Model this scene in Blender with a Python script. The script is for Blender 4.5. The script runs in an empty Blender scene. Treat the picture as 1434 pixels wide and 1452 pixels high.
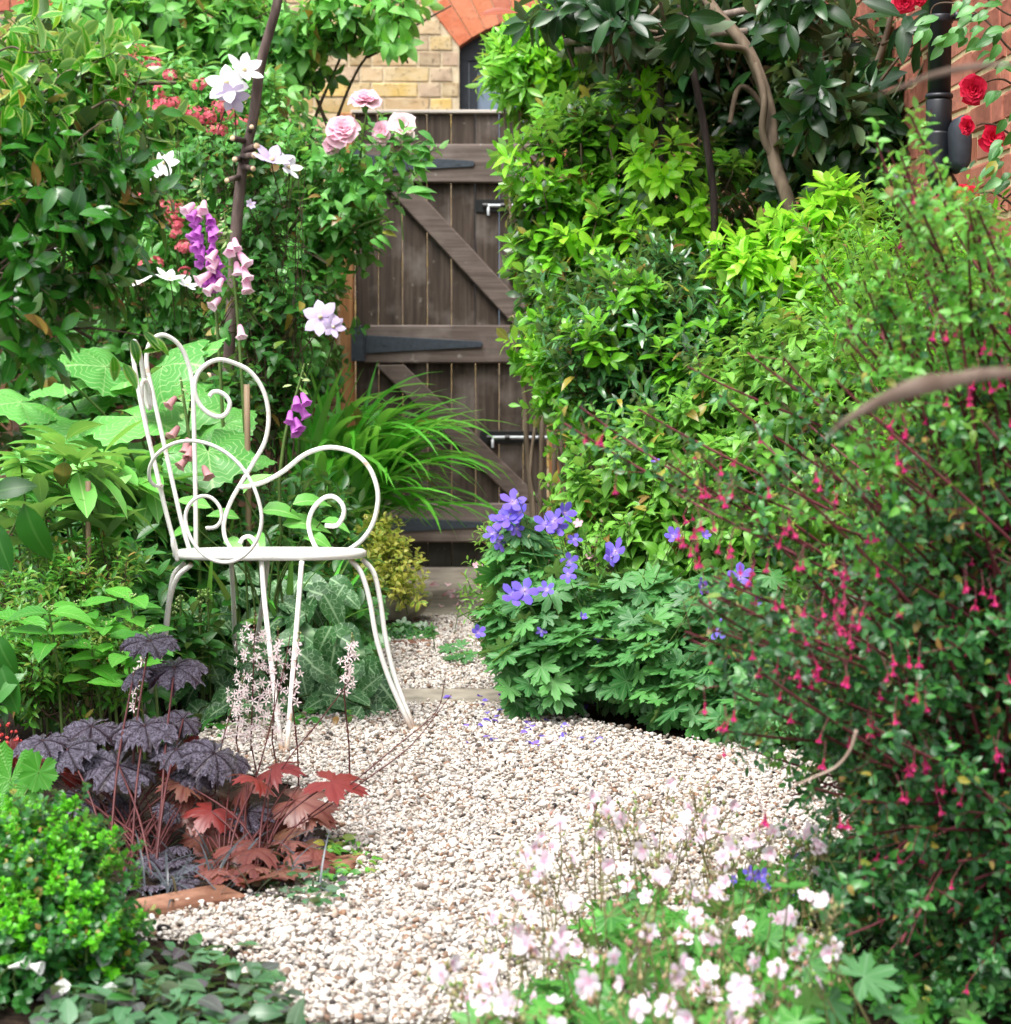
import bpy, bmesh, math
import numpy as np
from mathutils import Matrix, Vector

# ------------------------------------------------------------------ camera, world, sun, exposure
scene = bpy.context.scene
COL = scene.collection
FPX, CX, CY, CAM_H, HORIZON = 3000.0, 717.0, 726.0, 0.94, 500.0
PITCH = math.atan((CY - HORIZON) / FPX)
cam_data = bpy.data.cameras.new('camera')
cam = bpy.data.objects.new('camera', cam_data)
COL.objects.link(cam)
cam.location = (0, 0, CAM_H)
cam.rotation_euler = (math.pi / 2 - PITCH, 0, 0)
cam_data.sensor_fit = 'HORIZONTAL'
cam_data.sensor_width = 36
cam_data.lens = 36 * FPX / 1434
cam_data.clip_start = 0.05
cam_data.clip_end = 600
cam_data.dof.use_dof = True
cam_data.dof.focus_distance = 4.9
cam_data.dof.aperture_fstop = 7.5
scene.camera = cam

world = bpy.data.worlds.new('World')
scene.world = world
world.use_nodes = True
wn, wl = world.node_tree.nodes, world.node_tree.links
wn.clear()
SUN_EL, SUN_ROT = math.radians(62), math.radians(215)
sky = wn.new('ShaderNodeTexSky')
sky.sky_type = 'NISHITA'
sky.sun_disc = False
sky.sun_elevation = SUN_EL
sky.sun_rotation = SUN_ROT
sky.air_density = 1.0
sky.dust_density = 6.0
sky.ozone_density = 1.0
hs = wn.new('ShaderNodeHueSaturation')          # cloud cover: the same sky, greyer
hs.inputs['Saturation'].default_value = 0.3
bg = wn.new('ShaderNodeBackground')
bg.inputs['Strength'].default_value = 0.15
wo = wn.new('ShaderNodeOutputWorld')
wl.new(sky.outputs[0], hs.inputs['Color'])
wl.new(hs.outputs[0], bg.inputs['Color'])
wl.new(bg.outputs[0], wo.inputs['Surface'])

sun_data = bpy.data.lights.new('sun', 'SUN')
sun_data.energy = 1.2
sun_data.angle = math.radians(28)
sun_data.color = (1.0, 0.975, 0.94)
sun = bpy.data.objects.new('sun', sun_data)
COL.objects.link(sun)
sd = Vector((math.cos(SUN_EL) * math.sin(SUN_ROT), math.cos(SUN_EL) * math.cos(SUN_ROT), math.sin(SUN_EL)))
sun.rotation_euler = sd.to_track_quat('Z', 'Y').to_euler()
sun.location = (0, 0, 12)

scene.view_settings.view_transform = 'Standard'
scene.view_settings.look = 'None'
scene.view_settings.exposure = 1.3
scene.view_settings.gamma = 1
scene.view_settings.use_curve_mapping = False
scene.render.engine = 'CYCLES'
scene.cycles.max_bounces = 8
scene.cycles.diffuse_bounces = 5
scene.cycles.transmission_bounces = 5
scene.cycles.transparent_max_bounces = 6
scene.cycles.sample_clamp_indirect = 8

# ------------------------------------------------------------------ helpers
rng = np.random.default_rng(11)
SP, CP = math.sin(PITCH), math.cos(PITCH)
UP = np.array([0, 0, 1.0])


def P(px, py, Y):
    """point at depth Y (metres from the lens along the garden) that shows at photo pixel px, py"""
    u, v = (np.asarray(px, float) - CX) / FPX, (CY - np.asarray(py, float)) / FPX
    t = Y / (CP + SP * v)
    return np.stack([u * t, np.asarray(Y, float) + 0 * u + 0 * v, CAM_H + (CP * v - SP) * t], -1)


def G(px, py, z=0.0):
    u, v = (px - CX) / FPX, (CY - py) / FPX
    t = (z - CAM_H) / (CP * v - SP)
    return np.array([u * t, (CP + SP * v) * t, z])


def project(p):
    d = p - np.array([0, 0, CAM_H])
    zc = d[:, 1] * CP - d[:, 2] * SP
    yc = d[:, 1] * SP + d[:, 2] * CP
    return CX + FPX * d[:, 0] / zc, CY - FPX * yc / zc, zc


def sc(Y):
    return FPX / Y


def unit(a):
    return a / np.maximum(np.linalg.norm(a, axis=-1, keepdims=True), 1e-9)


def rnd(a, b, n=None):
    return rng.uniform(a, b, n)


def srgb(r, g, b, k=1.0):
    def f(c):
        c /= 255
        return (c / 12.92 if c <= 0.04045 else ((c + 0.055) / 1.055) ** 2.4) * k
    return (f(r), f(g), f(b), 1)


class Noise:
    def __init__(self, freq, seed):
        r = np.random.default_rng(seed)
        self.k = unit(r.normal(size=(7, 3))) * freq * r.uniform(0.6, 1.6, (7, 1))
        self.ph = r.uniform(0, 6.28, 7)

    def __call__(self, p):
        return np.sin(p @ self.k.T + self.ph).sum(-1) / 3.2


def make_mesh(name, V, F, mats, uv=None, smooth=True, midx=None):
    """F: (m,3) or (m,4) int array or a list of index lists"""
    me = bpy.data.meshes.new(name)
    V = np.asarray(V, np.float32)
    if isinstance(F, np.ndarray):
        k = F.shape[1]
        me.vertices.add(len(V))
        me.vertices.foreach_set('co', V.ravel())
        me.loops.add(F.size)
        me.loops.foreach_set('vertex_index', F.astype(np.int32).ravel())
        me.polygons.add(len(F))
        me.polygons.foreach_set('loop_start', np.arange(0, F.size, k, dtype=np.int32))
        me.update(calc_edges=True)
        if uv is not None:
            ul = me.uv_layers.new(name='UVMap')
            ul.data.foreach_set('uv', np.asarray(uv, np.float32)[F.ravel()].ravel())
    else:
        me.from_pydata([tuple(v) for v in V], [], [list(f) for f in F])
        me.update()
    me.polygons.foreach_set('use_smooth', np.full(len(me.polygons), bool(smooth)))
    for m in (mats if isinstance(mats, (list, tuple)) else [mats]):
        me.materials.append(m)
    if midx is not None:
        me.polygons.foreach_set('material_index', np.asarray(midx, np.int32))
    return me


def link(name, me, parent=None, kind=None):
    o = bpy.data.objects.new(name, me)
    COL.objects.link(o)
    if parent is not None:
        o.parent = parent
        o.location = -Vector(parent_origin(parent))
    if kind:
        o['kind'] = kind
    return o


def parent_origin(o):
    v = Vector((0, 0, 0))
    while o is not None:
        v += o.location
        o = o.parent
    return v


def tag(o, label, cat, group=None, kind=None):
    o['label'] = label
    o['category'] = cat
    if group:
        o['group'] = group
    if kind:
        o['kind'] = kind
    return o


def thing(name, label, cat, loc, group=None):
    o = bpy.data.objects.new(name, None)
    o.empty_display_size = 0.05
    COL.objects.link(o)
    o.location = [float(c) for c in loc]
    return tag(o, label, cat, group)


def place(name, me, pos, R, s, parent):
    """an object sharing mesh data, at world frame (pos, R, s) under a thing"""
    o = bpy.data.objects.new(name, me)
    COL.objects.link(o)
    p = np.asarray(pos, float)
    if parent is not None:
        o.parent = parent
        p = p - np.array(parent_origin(parent))
    M = np.eye(4)
    M[:3, :3] = np.asarray(R) * s
    M[:3, 3] = p
    o.matrix_basis = Matrix(M.tolist())
    return o


def frames(d, n):
    """rotation matrices with local y = d and local z close to n"""
    y = unit(d)
    z = unit(n - (n * y).sum(-1, keepdims=True) * y)
    x = np.cross(y, z)
    return np.stack([x, y, z], -1)


def catmull(pts, k=8):
    p = np.asarray(pts, float)
    p = np.vstack([2 * p[0] - p[1], p, 2 * p[-1] - p[-2]])
    t = np.linspace(0, 1, k, endpoint=False)[:, None]
    out = []
    for i in range(1, len(p) - 2):
        a, b, c, d = p[i - 1:i + 3]
        out.append(0.5 * (2 * b + (c - a) * t + (2 * a - 5 * b + 4 * c - d) * t ** 2 + (3 * b - a - 3 * c + d) * t ** 3))
    out.append(p[-2][None])
    return np.vstack(out)


def tube(pts, r, sides=5, caps=True):
    p = np.asarray(pts, float)
    r = np.broadcast_to(np.asarray(r, float), (len(p),)) if np.ndim(r) == 0 or len(np.atleast_1d(r)) == len(p) else np.linspace(r[0], r[-1], len(p))
    tg = unit(np.gradient(p, axis=0))
    ref = np.array([0.13, 0.21, 0.97]) if abs(tg[:, 2]).mean() < 0.8 else np.array([0.95, 0.2, 0.1])
    a = unit(np.cross(tg, ref))
    for i in range(1, len(a)):                       # carry the frame along
        v = a[i - 1] - tg[i] * (a[i - 1] @ tg[i])
        a[i] = v / max(np.linalg.norm(v), 1e-9)
    b = np.cross(tg, a)
    th = np.linspace(0, 2 * math.pi, sides, endpoint=False)
    V = p[:, None] + r[:, None, None] * (np.cos(th)[None, :, None] * a[:, None] + np.sin(th)[None, :, None] * b[:, None])
    n = len(p)
    i, j = np.meshgrid(np.arange(n - 1), np.arange(sides), indexing='ij')
    q0 = (i * sides + j).ravel(); q1 = (i * sides + (j + 1) % sides).ravel()
    F = np.concatenate([np.stack([q0, q1, q1 + sides], 1), np.stack([q0, q1 + sides, q0 + sides], 1)])
    V = V.reshape(-1, 3)
    if caps:
        V = np.vstack([V, p[0], p[-1]])
        k = np.arange(sides)
        F = np.vstack([F, np.stack([(k + 1) % sides, k, np.full(sides, n * sides)], 1),
                       np.stack([(n - 1) * sides + k, (n - 1) * sides + (k + 1) % sides, np.full(sides, n * sides + 1)], 1)])
    return V, F


def merge(parts):
    V, F, o = [], [], 0
    for v, f in parts:
        V.append(v); F.append(f + o); o += len(v)
    return np.vstack(V), np.vstack(F)


def box(lo, hi, bevel=0.0):
    bm = bmesh.new()
    bmesh.ops.create_cube(bm, size=1)
    lo, hi = np.minimum(lo, hi), np.maximum(lo, hi)
    for v in bm.verts:
        v.co = Vector([float(lo[i] + (v.co[i] + 0.5) * (hi[i] - lo[i])) for i in range(3)])
    if bevel:
        bmesh.ops.bevel(bm, geom=bm.edges[:], offset=bevel, segments=1, affect='EDGES')
    V = np.array([v.co[:] for v in bm.verts])
    bmesh.ops.triangulate(bm, faces=bm.faces[:])
    bm.verts.index_update()
    F = np.array([[v.index for v in f.verts] for f in bm.faces])
    bm.free()
    return V, F


def prism(poly, y0, y1, bevel=0.0):
    """polygon in x,z extruded from y0 to y1"""
    bm = bmesh.new()
    vs = [bm.verts.new((float(x), float(y0), float(z))) for x, z in poly]
    f = bm.faces.new(vs)
    e = bmesh.ops.extrude_face_region(bm, geom=[f])
    for v in e['geom']:
        if isinstance(v, bmesh.types.BMVert):
            v.co.y = y1
    bmesh.ops.recalc_face_normals(bm, faces=bm.faces[:])
    if bevel:
        bmesh.ops.bevel(bm, geom=bm.edges[:], offset=bevel, segments=1, affect='EDGES')
    bmesh.ops.triangulate(bm, faces=bm.faces[:])
    bm.verts.index_update()
    V = np.array([v.co[:] for v in bm.verts])
    F = np.array([[v.index for v in f.verts] for f in bm.faces])
    bm.free()
    return V, F


# ------------------------------------------------------------------ materials
class NT:
    def __init__(self, name):
        self.m = bpy.data.materials.new(name)
        self.m.use_nodes = True
        self.n = self.m.node_tree.nodes
        self.l = self.m.node_tree.links
        self.n.clear()
        self.out = self.n.new('ShaderNodeOutputMaterial')

    def new(self, t, **kw):
        nd = self.n.new(t)
        for k, v in kw.items():
            if k in nd.inputs:
                if hasattr(v, 'is_output'):
                    self.l.new(v, nd.inputs[k])
                else:
                    nd.inputs[k].default_value = v
            else:
                setattr(nd, k, v)
        return nd

    def math(self, op, a, b=None, clamp=False):
        nd = self.n.new('ShaderNodeMath'); nd.operation = op; nd.use_clamp = clamp
        for i, v in enumerate((a, b)):
            if v is None: continue
            if hasattr(v, 'is_output'): self.l.new(v, nd.inputs[i])
            else: nd.inputs[i].default_value = v
        return nd.outputs[0]

    def mix(self, f, a, b, blend='MIX'):
        nd = self.n.new('ShaderNodeMix'); nd.data_type = 'RGBA'; nd.blend_type = blend
        for i, v in ((0, f), (6, a), (7, b)):
            if hasattr(v, 'is_output'): self.l.new(v, nd.inputs[i])
            else: nd.inputs[i].default_value = v
        return nd.outputs[2]

    def ramp(self, f, stops, interp='LINEAR'):
        nd = self.n.new('ShaderNodeValToRGB')
        cr = nd.color_ramp; cr.interpolation = interp
        while len(cr.elements) < len(stops): cr.elements.new(0.5)
        for e, (p, c) in zip(cr.elements, stops):
            e.position = p; e.color = c if len(c) == 4 else (*c, 1)
        self.l.new(f, nd.inputs[0])
        return nd.outputs[0]

    def random(self):
        g = self.n.new('ShaderNodeNewGeometry'); o = self.n.new('ShaderNodeObjectInfo')
        return self.math('FRACT', self.math('ADD', g.outputs['Random Per Island'], o.outputs['Random']))

    def noise(self, scale, detail=4, coord='Object', rough=0.55, stretch=None, w=None):
        tc = self.n.new('ShaderNodeTexCoord').outputs[coord]
        if stretch:
            mp = self.new('ShaderNodeMapping'); mp.inputs['Scale'].default_value = stretch
            self.l.new(tc, mp.inputs[0]); tc = mp.outputs[0]
        nd = self.new('ShaderNodeTexNoise', Scale=scale, Detail=detail, Roughness=rough)
        self.l.new(tc, nd.inputs['Vector'])
        if w is not None:
            nd.noise_dimensions = '4D'; self.l.new(w, nd.inputs['W'])
        return nd.outputs['Fac']

    def bump(self, h, strength=0.3, dist=0.01):
        nd = self.new('ShaderNodeBump', Strength=strength, Distance=dist)
        self.l.new(h, nd.inputs['Height'])
        return nd.outputs[0]

    def principled(self, color, rough=0.5, normal=None, spec=0.5, metallic=0.0, **kw):
        nd = self.new('ShaderNodeBsdfPrincipled')
        for k, v in (('Base Color', color), ('Roughness', rough), ('Normal', normal), ('Specular IOR Level', spec), ('Metallic', metallic)):
            if v is None: continue
            if hasattr(v, 'is_output'): self.l.new(v, nd.inputs[k])
            else: nd.inputs[k].default_value = v
        for k, v in kw.items(): nd.inputs[k].default_value = v
        return nd.outputs[0]

    def finish(self, sh):
        self.l.new(sh, self.out.inputs['Surface'])
        return self.m


def leaf_mat(name, cols, rough=0.42, trans=0.3, vein=0.0, veincol=None, spec=0.5, mott=0.25, edge=None, bump=0.0, veinw=0.07, back=1.25, tcol=None, age=True, side=0.0):
    """cols: sRGB triples of the leaves' own range of colour"""
    t = NT(name)
    n = len(cols)
    def green(k):                                     # fresh green: leaves reflect little red
        return (k[0] * 0.88, min(k[1] * 1.05, 255), k[2] * 0.86) if k[1] > k[0] * 1.1 else k
    stops = [(0.96 * i / max(n - 1, 1), srgb(*green(k))) for i, k in enumerate(cols)]
    if age and trans > 0.2 and n > 2:                          # a few ageing leaves on every plant
        stops += [(0.972, srgb(158, 150, 60)), (0.99, srgb(136, 104, 58))]
    c = t.ramp(t.random(), stops)
    no = t.noise(34, 3)
    c = t.mix(t.math('MULTIPLY', no, mott), c, t.mix(1.0, c, (0.55, 0.62, 0.5, 1), 'MULTIPLY'))
    uv = t.new('ShaderNodeSeparateXYZ')
    t.l.new(t.new('ShaderNodeTexCoord').outputs['UV'], uv.inputs[0])
    off = t.math('ABSOLUTE', t.math('SUBTRACT', uv.outputs[0], 0.5))
    nrm = None
    if vein:
        f = t.math('MULTIPLY', t.math('SUBTRACT', 1.0, t.math('DIVIDE', off, veinw, True), True), vein)
        c = t.mix(f, c, srgb(*veincol))
    if side:                                           # side veins
        sv = t.math('SINE', t.math('MULTIPLY', t.math('SUBTRACT', uv.outputs[1], t.math('MULTIPLY', off, 0.7)), 40.0))
        c = t.mix(t.math('MULTIPLY', t.math('MULTIPLY', t.math('SUBTRACT', sv, 0.8, True), 5.0, True), side), c, srgb(*veincol))
    if edge:
        f = t.math('MULTIPLY', t.math('SUBTRACT', off, 0.28, True), 6.0, True)
        c = t.mix(f, c, srgb(*edge))
    if bump:
        s = t.math('SINE', t.math('MULTIPLY', t.math('ADD', t.math('MULTIPLY', uv.outputs[1], 1.0), t.math('MULTIPLY', off, -0.5)), 60.0))
        nrm = t.bump(s, bump, 0.002)
    g = t.new('ShaderNodeNewGeometry')
    c = t.mix(g.outputs['Backfacing'], c, t.mix(0.35, c, (0.30, 0.36, 0.22, 1)) if back > 1 else c)
    pr = t.principled(c, rough, nrm, spec)
    if trans:
        tr = t.new('ShaderNodeBsdfTranslucent')
        t.l.new(t.mix(1.0, c, tcol or (1.5, 1.5, 0.7, 1), 'MULTIPLY'), tr.inputs['Color'])
        mx = t.new('ShaderNodeMixShader'); mx.inputs[0].default_value = trans
        t.l.new(pr, mx.inputs[1]); t.l.new(tr.outputs[0], mx.inputs[2])
        pr = mx.outputs[0]
    return t.finish(pr)


def petal_mat(name, inner, outer, pos=0.45, trans=0.35, rough=0.6, alt=None, streak=None):
    t = NT(name)
    uv = t.new('ShaderNodeSeparateXYZ')
    t.l.new(t.new('ShaderNodeTexCoord').outputs['UV'], uv.inputs[0])
    c = t.ramp(uv.outputs[1], [(0, srgb(*inner)), (pos, srgb(*outer)), (1, srgb(*outer))])
    if alt:
        c = t.mix(t.random(), c, t.mix(0.75, c, srgb(*alt)))
    if streak:
        s = t.math('SINE', t.math('MULTIPLY', uv.outputs[0], 42.0))
        c = t.mix(t.math('MULTIPLY', t.math('MAXIMUM', s, 0.0), 0.45), c, srgb(*streak))
    pr = t.principled(c, rough, None, 0.25)
    tr = t.new('ShaderNodeBsdfTranslucent'); t.l.new(c, tr.inputs['Color'])
    mx = t.new('ShaderNodeMixShader'); mx.inputs[0].default_value = trans
    t.l.new(pr, mx.inputs[1]); t.l.new(tr.outputs[0], mx.inputs[2])
    return t.finish(mx.outputs[0])


def plain_mat(name, cols, rough=0.6, nscale=20, spec=0.4, bump=0.2, metallic=0.0, stretch=None, dist=0.004):
    t = NT(name)
    no = t.noise(nscale, 5, stretch=stretch)
    c = t.ramp(no, [(0.25 + 0.5 * i / max(len(cols) - 1, 1), srgb(*k)) for i, k in enumerate(cols)])
    return t.finish(t.principled(c, rough, t.bump(no, bump, dist) if bump else None, spec, metallic))


def brick_mat(name, cols, speck=(60, 55, 50), pale=(215, 200, 170)):
    t = NT(name)
    r = t.random()
    n = len(cols)
    c = t.ramp(r, [(i / n, srgb(*k)) for i, k in enumerate(cols)], 'CONSTANT')
    w = t.math('MULTIPLY', r, 37.0)
    n1 = t.noise(16, 5, w=w, stretch=(0.7, 1, 1)); n2 = t.noise(60, 4, w=w)
    c = t.mix(t.ramp(n1, [(0.42, (0, 0, 0)), (0.72, (0.75, 0.75, 0.75))]), c, srgb(*pale))
    c = t.mix(t.ramp(n2, [(0.56, (0, 0, 0)), (0.7, (0.7, 0.7, 0.7))]), c, srgb(*speck))
    return t.finish(t.principled(c, 0.9, t.bump(n2, 0.5, 0.006), 0.15))


def wood_mat(name, cols, pale, grain='Z', streak=0.5, algae=0.0):
    """weathered timber; grain runs along the board"""
    t = NT(name)
    r = t.random()
    st = {'Z': (1, 1, 0.05), 'X': (0.05, 1, 1), 'Y': (1, 0.05, 1)}[grain]
    w = t.math('MULTIPLY', r, 53.0)
    g1 = t.noise(60, 6, stretch=st, w=w, rough=0.65); g2 = t.noise(5, 4, w=w)
    c = t.ramp(g1, [(0.3, srgb(*cols[0])), (0.5, srgb(*cols[1])), (0.68, srgb(*cols[2]))])
    c = t.mix(t.math('MULTIPLY', t.math('SUBTRACT', r, 0.3), 0.5, True), c, srgb(*cols[0]))
    c = t.mix(t.math('MULTIPLY', t.ramp(g2, [(0.5, (0, 0, 0)), (0.78, (1, 1, 1))]), streak), c, srgb(*pale))
    spots = t.noise(22, 5, w=w)
    c = t.mix(t.ramp(spots, [(0.66, (0, 0, 0)), (0.74, (0.5, 0.5, 0.5))]), c, srgb(186, 182, 174))     # lichen flecks
    if algae:                                          # green growth and wet on the foot of the boards
        g = t.new('ShaderNodeSeparateXYZ'); t.l.new(t.new('ShaderNodeNewGeometry').outputs['Position'], g.inputs[0])
        lowz = t.math('SUBTRACT', t.math('ADD', 0.28, t.math('MULTIPLY', g2, 0.3)), g.outputs[2], True)
        c = t.mix(t.math('MULTIPLY', t.math('MULTIPLY', lowz, 3.0, True), algae), c, srgb(40, 42, 34))
    return t.finish(t.principled(c, 0.75, t.bump(g1, 0.5, 0.004), 0.25))
# ------------------------------------------------------------------ leaf and flower shapes: V, F (triangles), uv
def leafT(w=0.4, n=4, fold=0.18, curl=0.25, peak=1.0, wave=0.0, sharp=0.85):
    y = np.linspace(0, 1, n + 1)
    hw = w / 2 * np.sin(math.pi * y ** peak) ** sharp
    V, uv = [], []
    for i in range(n + 1):
        z = -curl * y[i] ** 2
        V.append((0, y[i] * (1 - 0.25 * curl * y[i]), z)); uv.append((0.5, y[i]))
    L, R = {}, {}
    for i in range(1, n):
        z = -curl * y[i] ** 2 + fold * hw[i] * 2
        yy = y[i] * (1 - 0.25 * curl * y[i])
        wz = wave * hw[i] * (1 if i % 2 else -1)
        L[i] = len(V); V.append((-hw[i], yy, z + wz)); uv.append((0.0, y[i]))
        R[i] = len(V); V.append((hw[i], yy, z - wz)); uv.append((1.0, y[i]))
    F = [(0, 1, L[1]), (0, R[1], 1), (n, L[n - 1], n - 1), (n, n - 1, R[n - 1])]
    for i in range(1, n - 1):
        F += [(i, i + 1, L[i + 1]), (i, L[i + 1], L[i]), (i, R[i], R[i + 1]), (i, R[i + 1], i + 1)]
    F = [(a, c, b) for a, b, c in F]
    F = np.array(F)
    V = np.array(V)
    nz = np.cross(V[F[:, 1]] - V[F[:, 0]], V[F[:, 2]] - V[F[:, 0]])[:, 2].sum()
    return V, (F if nz > 0 else F[:, ::-1]), np.array(uv)


def lobeT(nl=5, deep=0.4, N=48, span=320, cup=0.12, ruffle=0.0, teeth=0.06, side=0.8, crease=0.08, rufk=11, sharp=1.0, droop=0.0, seed=0):
    """palmate leaf, petiole at the origin, middle lobe along +y, radius about 1"""
    r_ = np.random.default_rng(seed)
    th = np.linspace(-span / 2, span / 2, N)
    step = span / nl
    ph = ((th + span / 2) / step) % 1.0
    ph[-1] = 1.0
    d = np.abs(ph - 0.5) * 2                              # 0 on a lobe's vein, 1 between lobes
    lobe = 1 - deep * d ** (1.6 * sharp)
    r = lobe * (1 - (1 - side) * np.abs(th) / (span / 2)) * (1 + teeth * np.where(np.arange(N) % 2, 1, -1)) * (1 + 0.04 * r_.normal(size=N))
    a = np.radians(90 - th)
    V, uv = [(0, 0, 0)], [(0.5, 0)]
    rings = (0.35, 0.7, 1.0)
    for q in rings:
        rr = r * q if q > 0.5 else q * (0.6 + 0.4 * r)
        z = cup * (rr ** 2) - crease * (1 - d) * q + ruffle * np.sin(rufk * np.radians(th) + 2.0 * q) * q - droop * rr ** 3
        for i in range(N):
            V.append((rr[i] * math.cos(a[i]), rr[i] * math.sin(a[i]), z[i])); uv.append((0.5 + 0.5 * d[i], q))
    F = []
    for i in range(N - 1):
        F.append((0, 1 + i + 1, 1 + i))
        for k in range(len(rings) - 1):
            p = 1 + k * N + i
            F += [(p, p + 1, p + N + 1), (p, p + N + 1, p + N)]
    F = np.array(F); V = np.array(V)
    nz = np.cross(V[F[:, 1]] - V[F[:, 0]], V[F[:, 2]] - V[F[:, 0]])[:, 2].sum()
    return V, (F if nz > 0 else F[:, ::-1]), np.array(uv)


def combine(parts):
    """[(V,F,uv,mat_index)] -> V,F,uv,midx"""
    V, F, U, M, o = [], [], [], [], 0
    for v, f, u, m in parts:
        V.append(v); F.append(f + o); U.append(u); M += [m] * len(f); o += len(v)
    return np.vstack(V), np.vstack(F), np.vstack(U), M


def moved(T, R=np.eye(3), s=1.0, t=(0, 0, 0)):
    return (np.asarray(T[0]) * s) @ np.asarray(R).T + np.asarray(t), T[1], T[2]


def rot(axis, deg):
    return np.array(Matrix.Rotation(math.radians(deg), 3, axis))


def lathe(prof, sides=8, lobes=0, lobe_amp=0.0):
    """prof: (r, y) along +y"""
    th = np.linspace(0, 2 * math.pi, sides, endpoint=False)
    V, uv = [], []
    k = len(prof)
    for i, (r, y) in enumerate(prof):
        q = i / (k - 1)
        rr = r * (1 + lobe_amp * q ** 3 * np.cos(lobes * th))
        for j in range(sides):
            V.append((rr[j] * math.cos(th[j]), y, rr[j] * math.sin(th[j]))); uv.append((j / sides, q))
    F = []
    for i in range(k - 1):
        for j in range(sides):
            a, b = i * sides + j, i * sides + (j + 1) % sides
            F += [(a, b, b + sides), (a, b + sides, a + sides)]
    return np.array(V), np.array(F)[:, ::-1], np.array(uv)


def star_flower(npet, w, cup=20, curl=0.1, n=5, peak=1.35, fold=-0.06, sharp=0.6, jit=0, layers=1):
    """petals round +z, radius 1"""
    parts = []
    r_ = np.random.default_rng(npet * 7 + int(w * 100))
    for L in range(layers):
        for i in range(npet):
            T = leafT(w, n, fold, curl, peak, 0, sharp)
            R = rot('Z', 360 / npet * (i + 0.5 * L) + r_.normal() * jit) @ rot('X', cup + L * 18 + r_.normal() * jit)
            parts.append((*moved(T, R, 1 - 0.2 * L), 0))
    return combine(parts)


def rose_mesh(name, mat, green, npet=26, seed=1):
    r_ = np.random.default_rng(seed)
    parts = []
    for i in range(npet):
        q = i / (npet - 1)                               # 0 outer .. 1 heart
        size = 1.0 - 0.5 * q
        tilt = 12 + 72 * q ** 0.8
        u = np.linspace(-1, 1, 5); v = np.linspace(0, 1, 5)
        V, uv = [], []
        for b in v:
            for a in u:
                wd = 0.62 * size * (0.25 + 0.75 * math.sin(min(1, b * 0.75 + 0.1) * math.pi * 0.62))
                x = a * wd
                z = 0.28 * size * a * a + 0.32 * size * math.sin(b * 2.2) * 0.5 - (0.22 * b ** 3 * (1 - q)) + 0.05 * math.sin(5 * a + 7 * b + i)
                y = b * size * (1 - 0.10 * a * a) + 0.03
                V.append((x, y, z)); uv.append((0.5 + a / 2, b))
        F = []
        for b in range(4):
            for a in range(4):
                p = b * 5 + a
                F += [(p, p + 1, p + 6), (p, p + 6, p + 5)]
        R = rot('Z', i * 137.5 + r_.normal() * 8) @ rot('X', tilt + r_.normal() * 6)
        parts.append((*moved((np.array(V), np.array(F), np.array(uv)), R, 1.0, (0, 0, 0.16 * q)), 0))
    cal = lathe([(0.02, -0.5), (0.16, -0.42), (0.2, -0.2), (0.3, -0.02)], 7)
    parts.append((*moved(cal, rot('X', 90)), 1))
    V, F, uv, mi = combine(parts)
    return make_mesh(name, V, F, [mat, green], uv, True, mi)


# ------------------------------------------------------------------ plants
PENDING = []


class Plant:
    def __init__(self, name, label, cat, loc, group=None, stem_mat=None):
        self.root = thing(name, label, cat, loc, group)
        self.o = np.array(self.root.location)
        self.tubes = []
        self.single = {}
        self.stem_mat = stem_mat
        ALL.append(self)

    def leaf(self, Ts, pos, d, n, size, mat, parts=300, name='leaf', stuff='foliage'):
        Ts = Ts if isinstance(Ts, list) else [Ts]
        pos = np.asarray(pos, float); N = len(pos)
        size = np.broadcast_to(size, (N,)).astype(float)
        R = frames(np.asarray(d, float), np.asarray(n, float))
        PENDING.append(dict(pl=self, Ts=Ts, ti=rng.integers(0, len(Ts), N), pos=pos, R=R, size=size, mat=mat, parts=parts, name=name, stuff=stuff))

    def tube(self, pts, r, sides=4):
        self.tubes.append(tube(pts, r, sides, False))

    def flower(self, name, me, pos, axis, size, spin=None, label=None):
        """mesh whose face looks along +z"""
        a = unit(np.asarray(axis, float))
        t = rng.normal(size=3)
        R = frames(np.cross(a, t)[None], a[None])[0]
        o = place(name, me, pos, R, size, self.root)
        if label: o['label'] = label
        return o

    def hang(self, name, me, pos, d, size):
        """mesh that runs along +y"""
        R = frames(np.asarray(d, float)[None], rng.normal(size=(1, 3)))[0]
        return place(name, me, pos, R, size, self.root)

    def mesh(self, name, V, F, mat, uv=None, kind=None, smooth=True):
        o = bpy.data.objects.new(name, make_mesh(name, np.asarray(V) - self.o, F, mat, uv, smooth))
        COL.objects.link(o)
        o.parent = self.root
        if kind: o['kind'] = kind
        return o

    def finish(self):
        if self.tubes:
            V, F = merge(self.tubes)
            self.mesh('stem', V, F, self.stem_mat or M_STEM, None, 'stuff' if len(self.tubes) > 1 else None)


ALL = []


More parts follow.
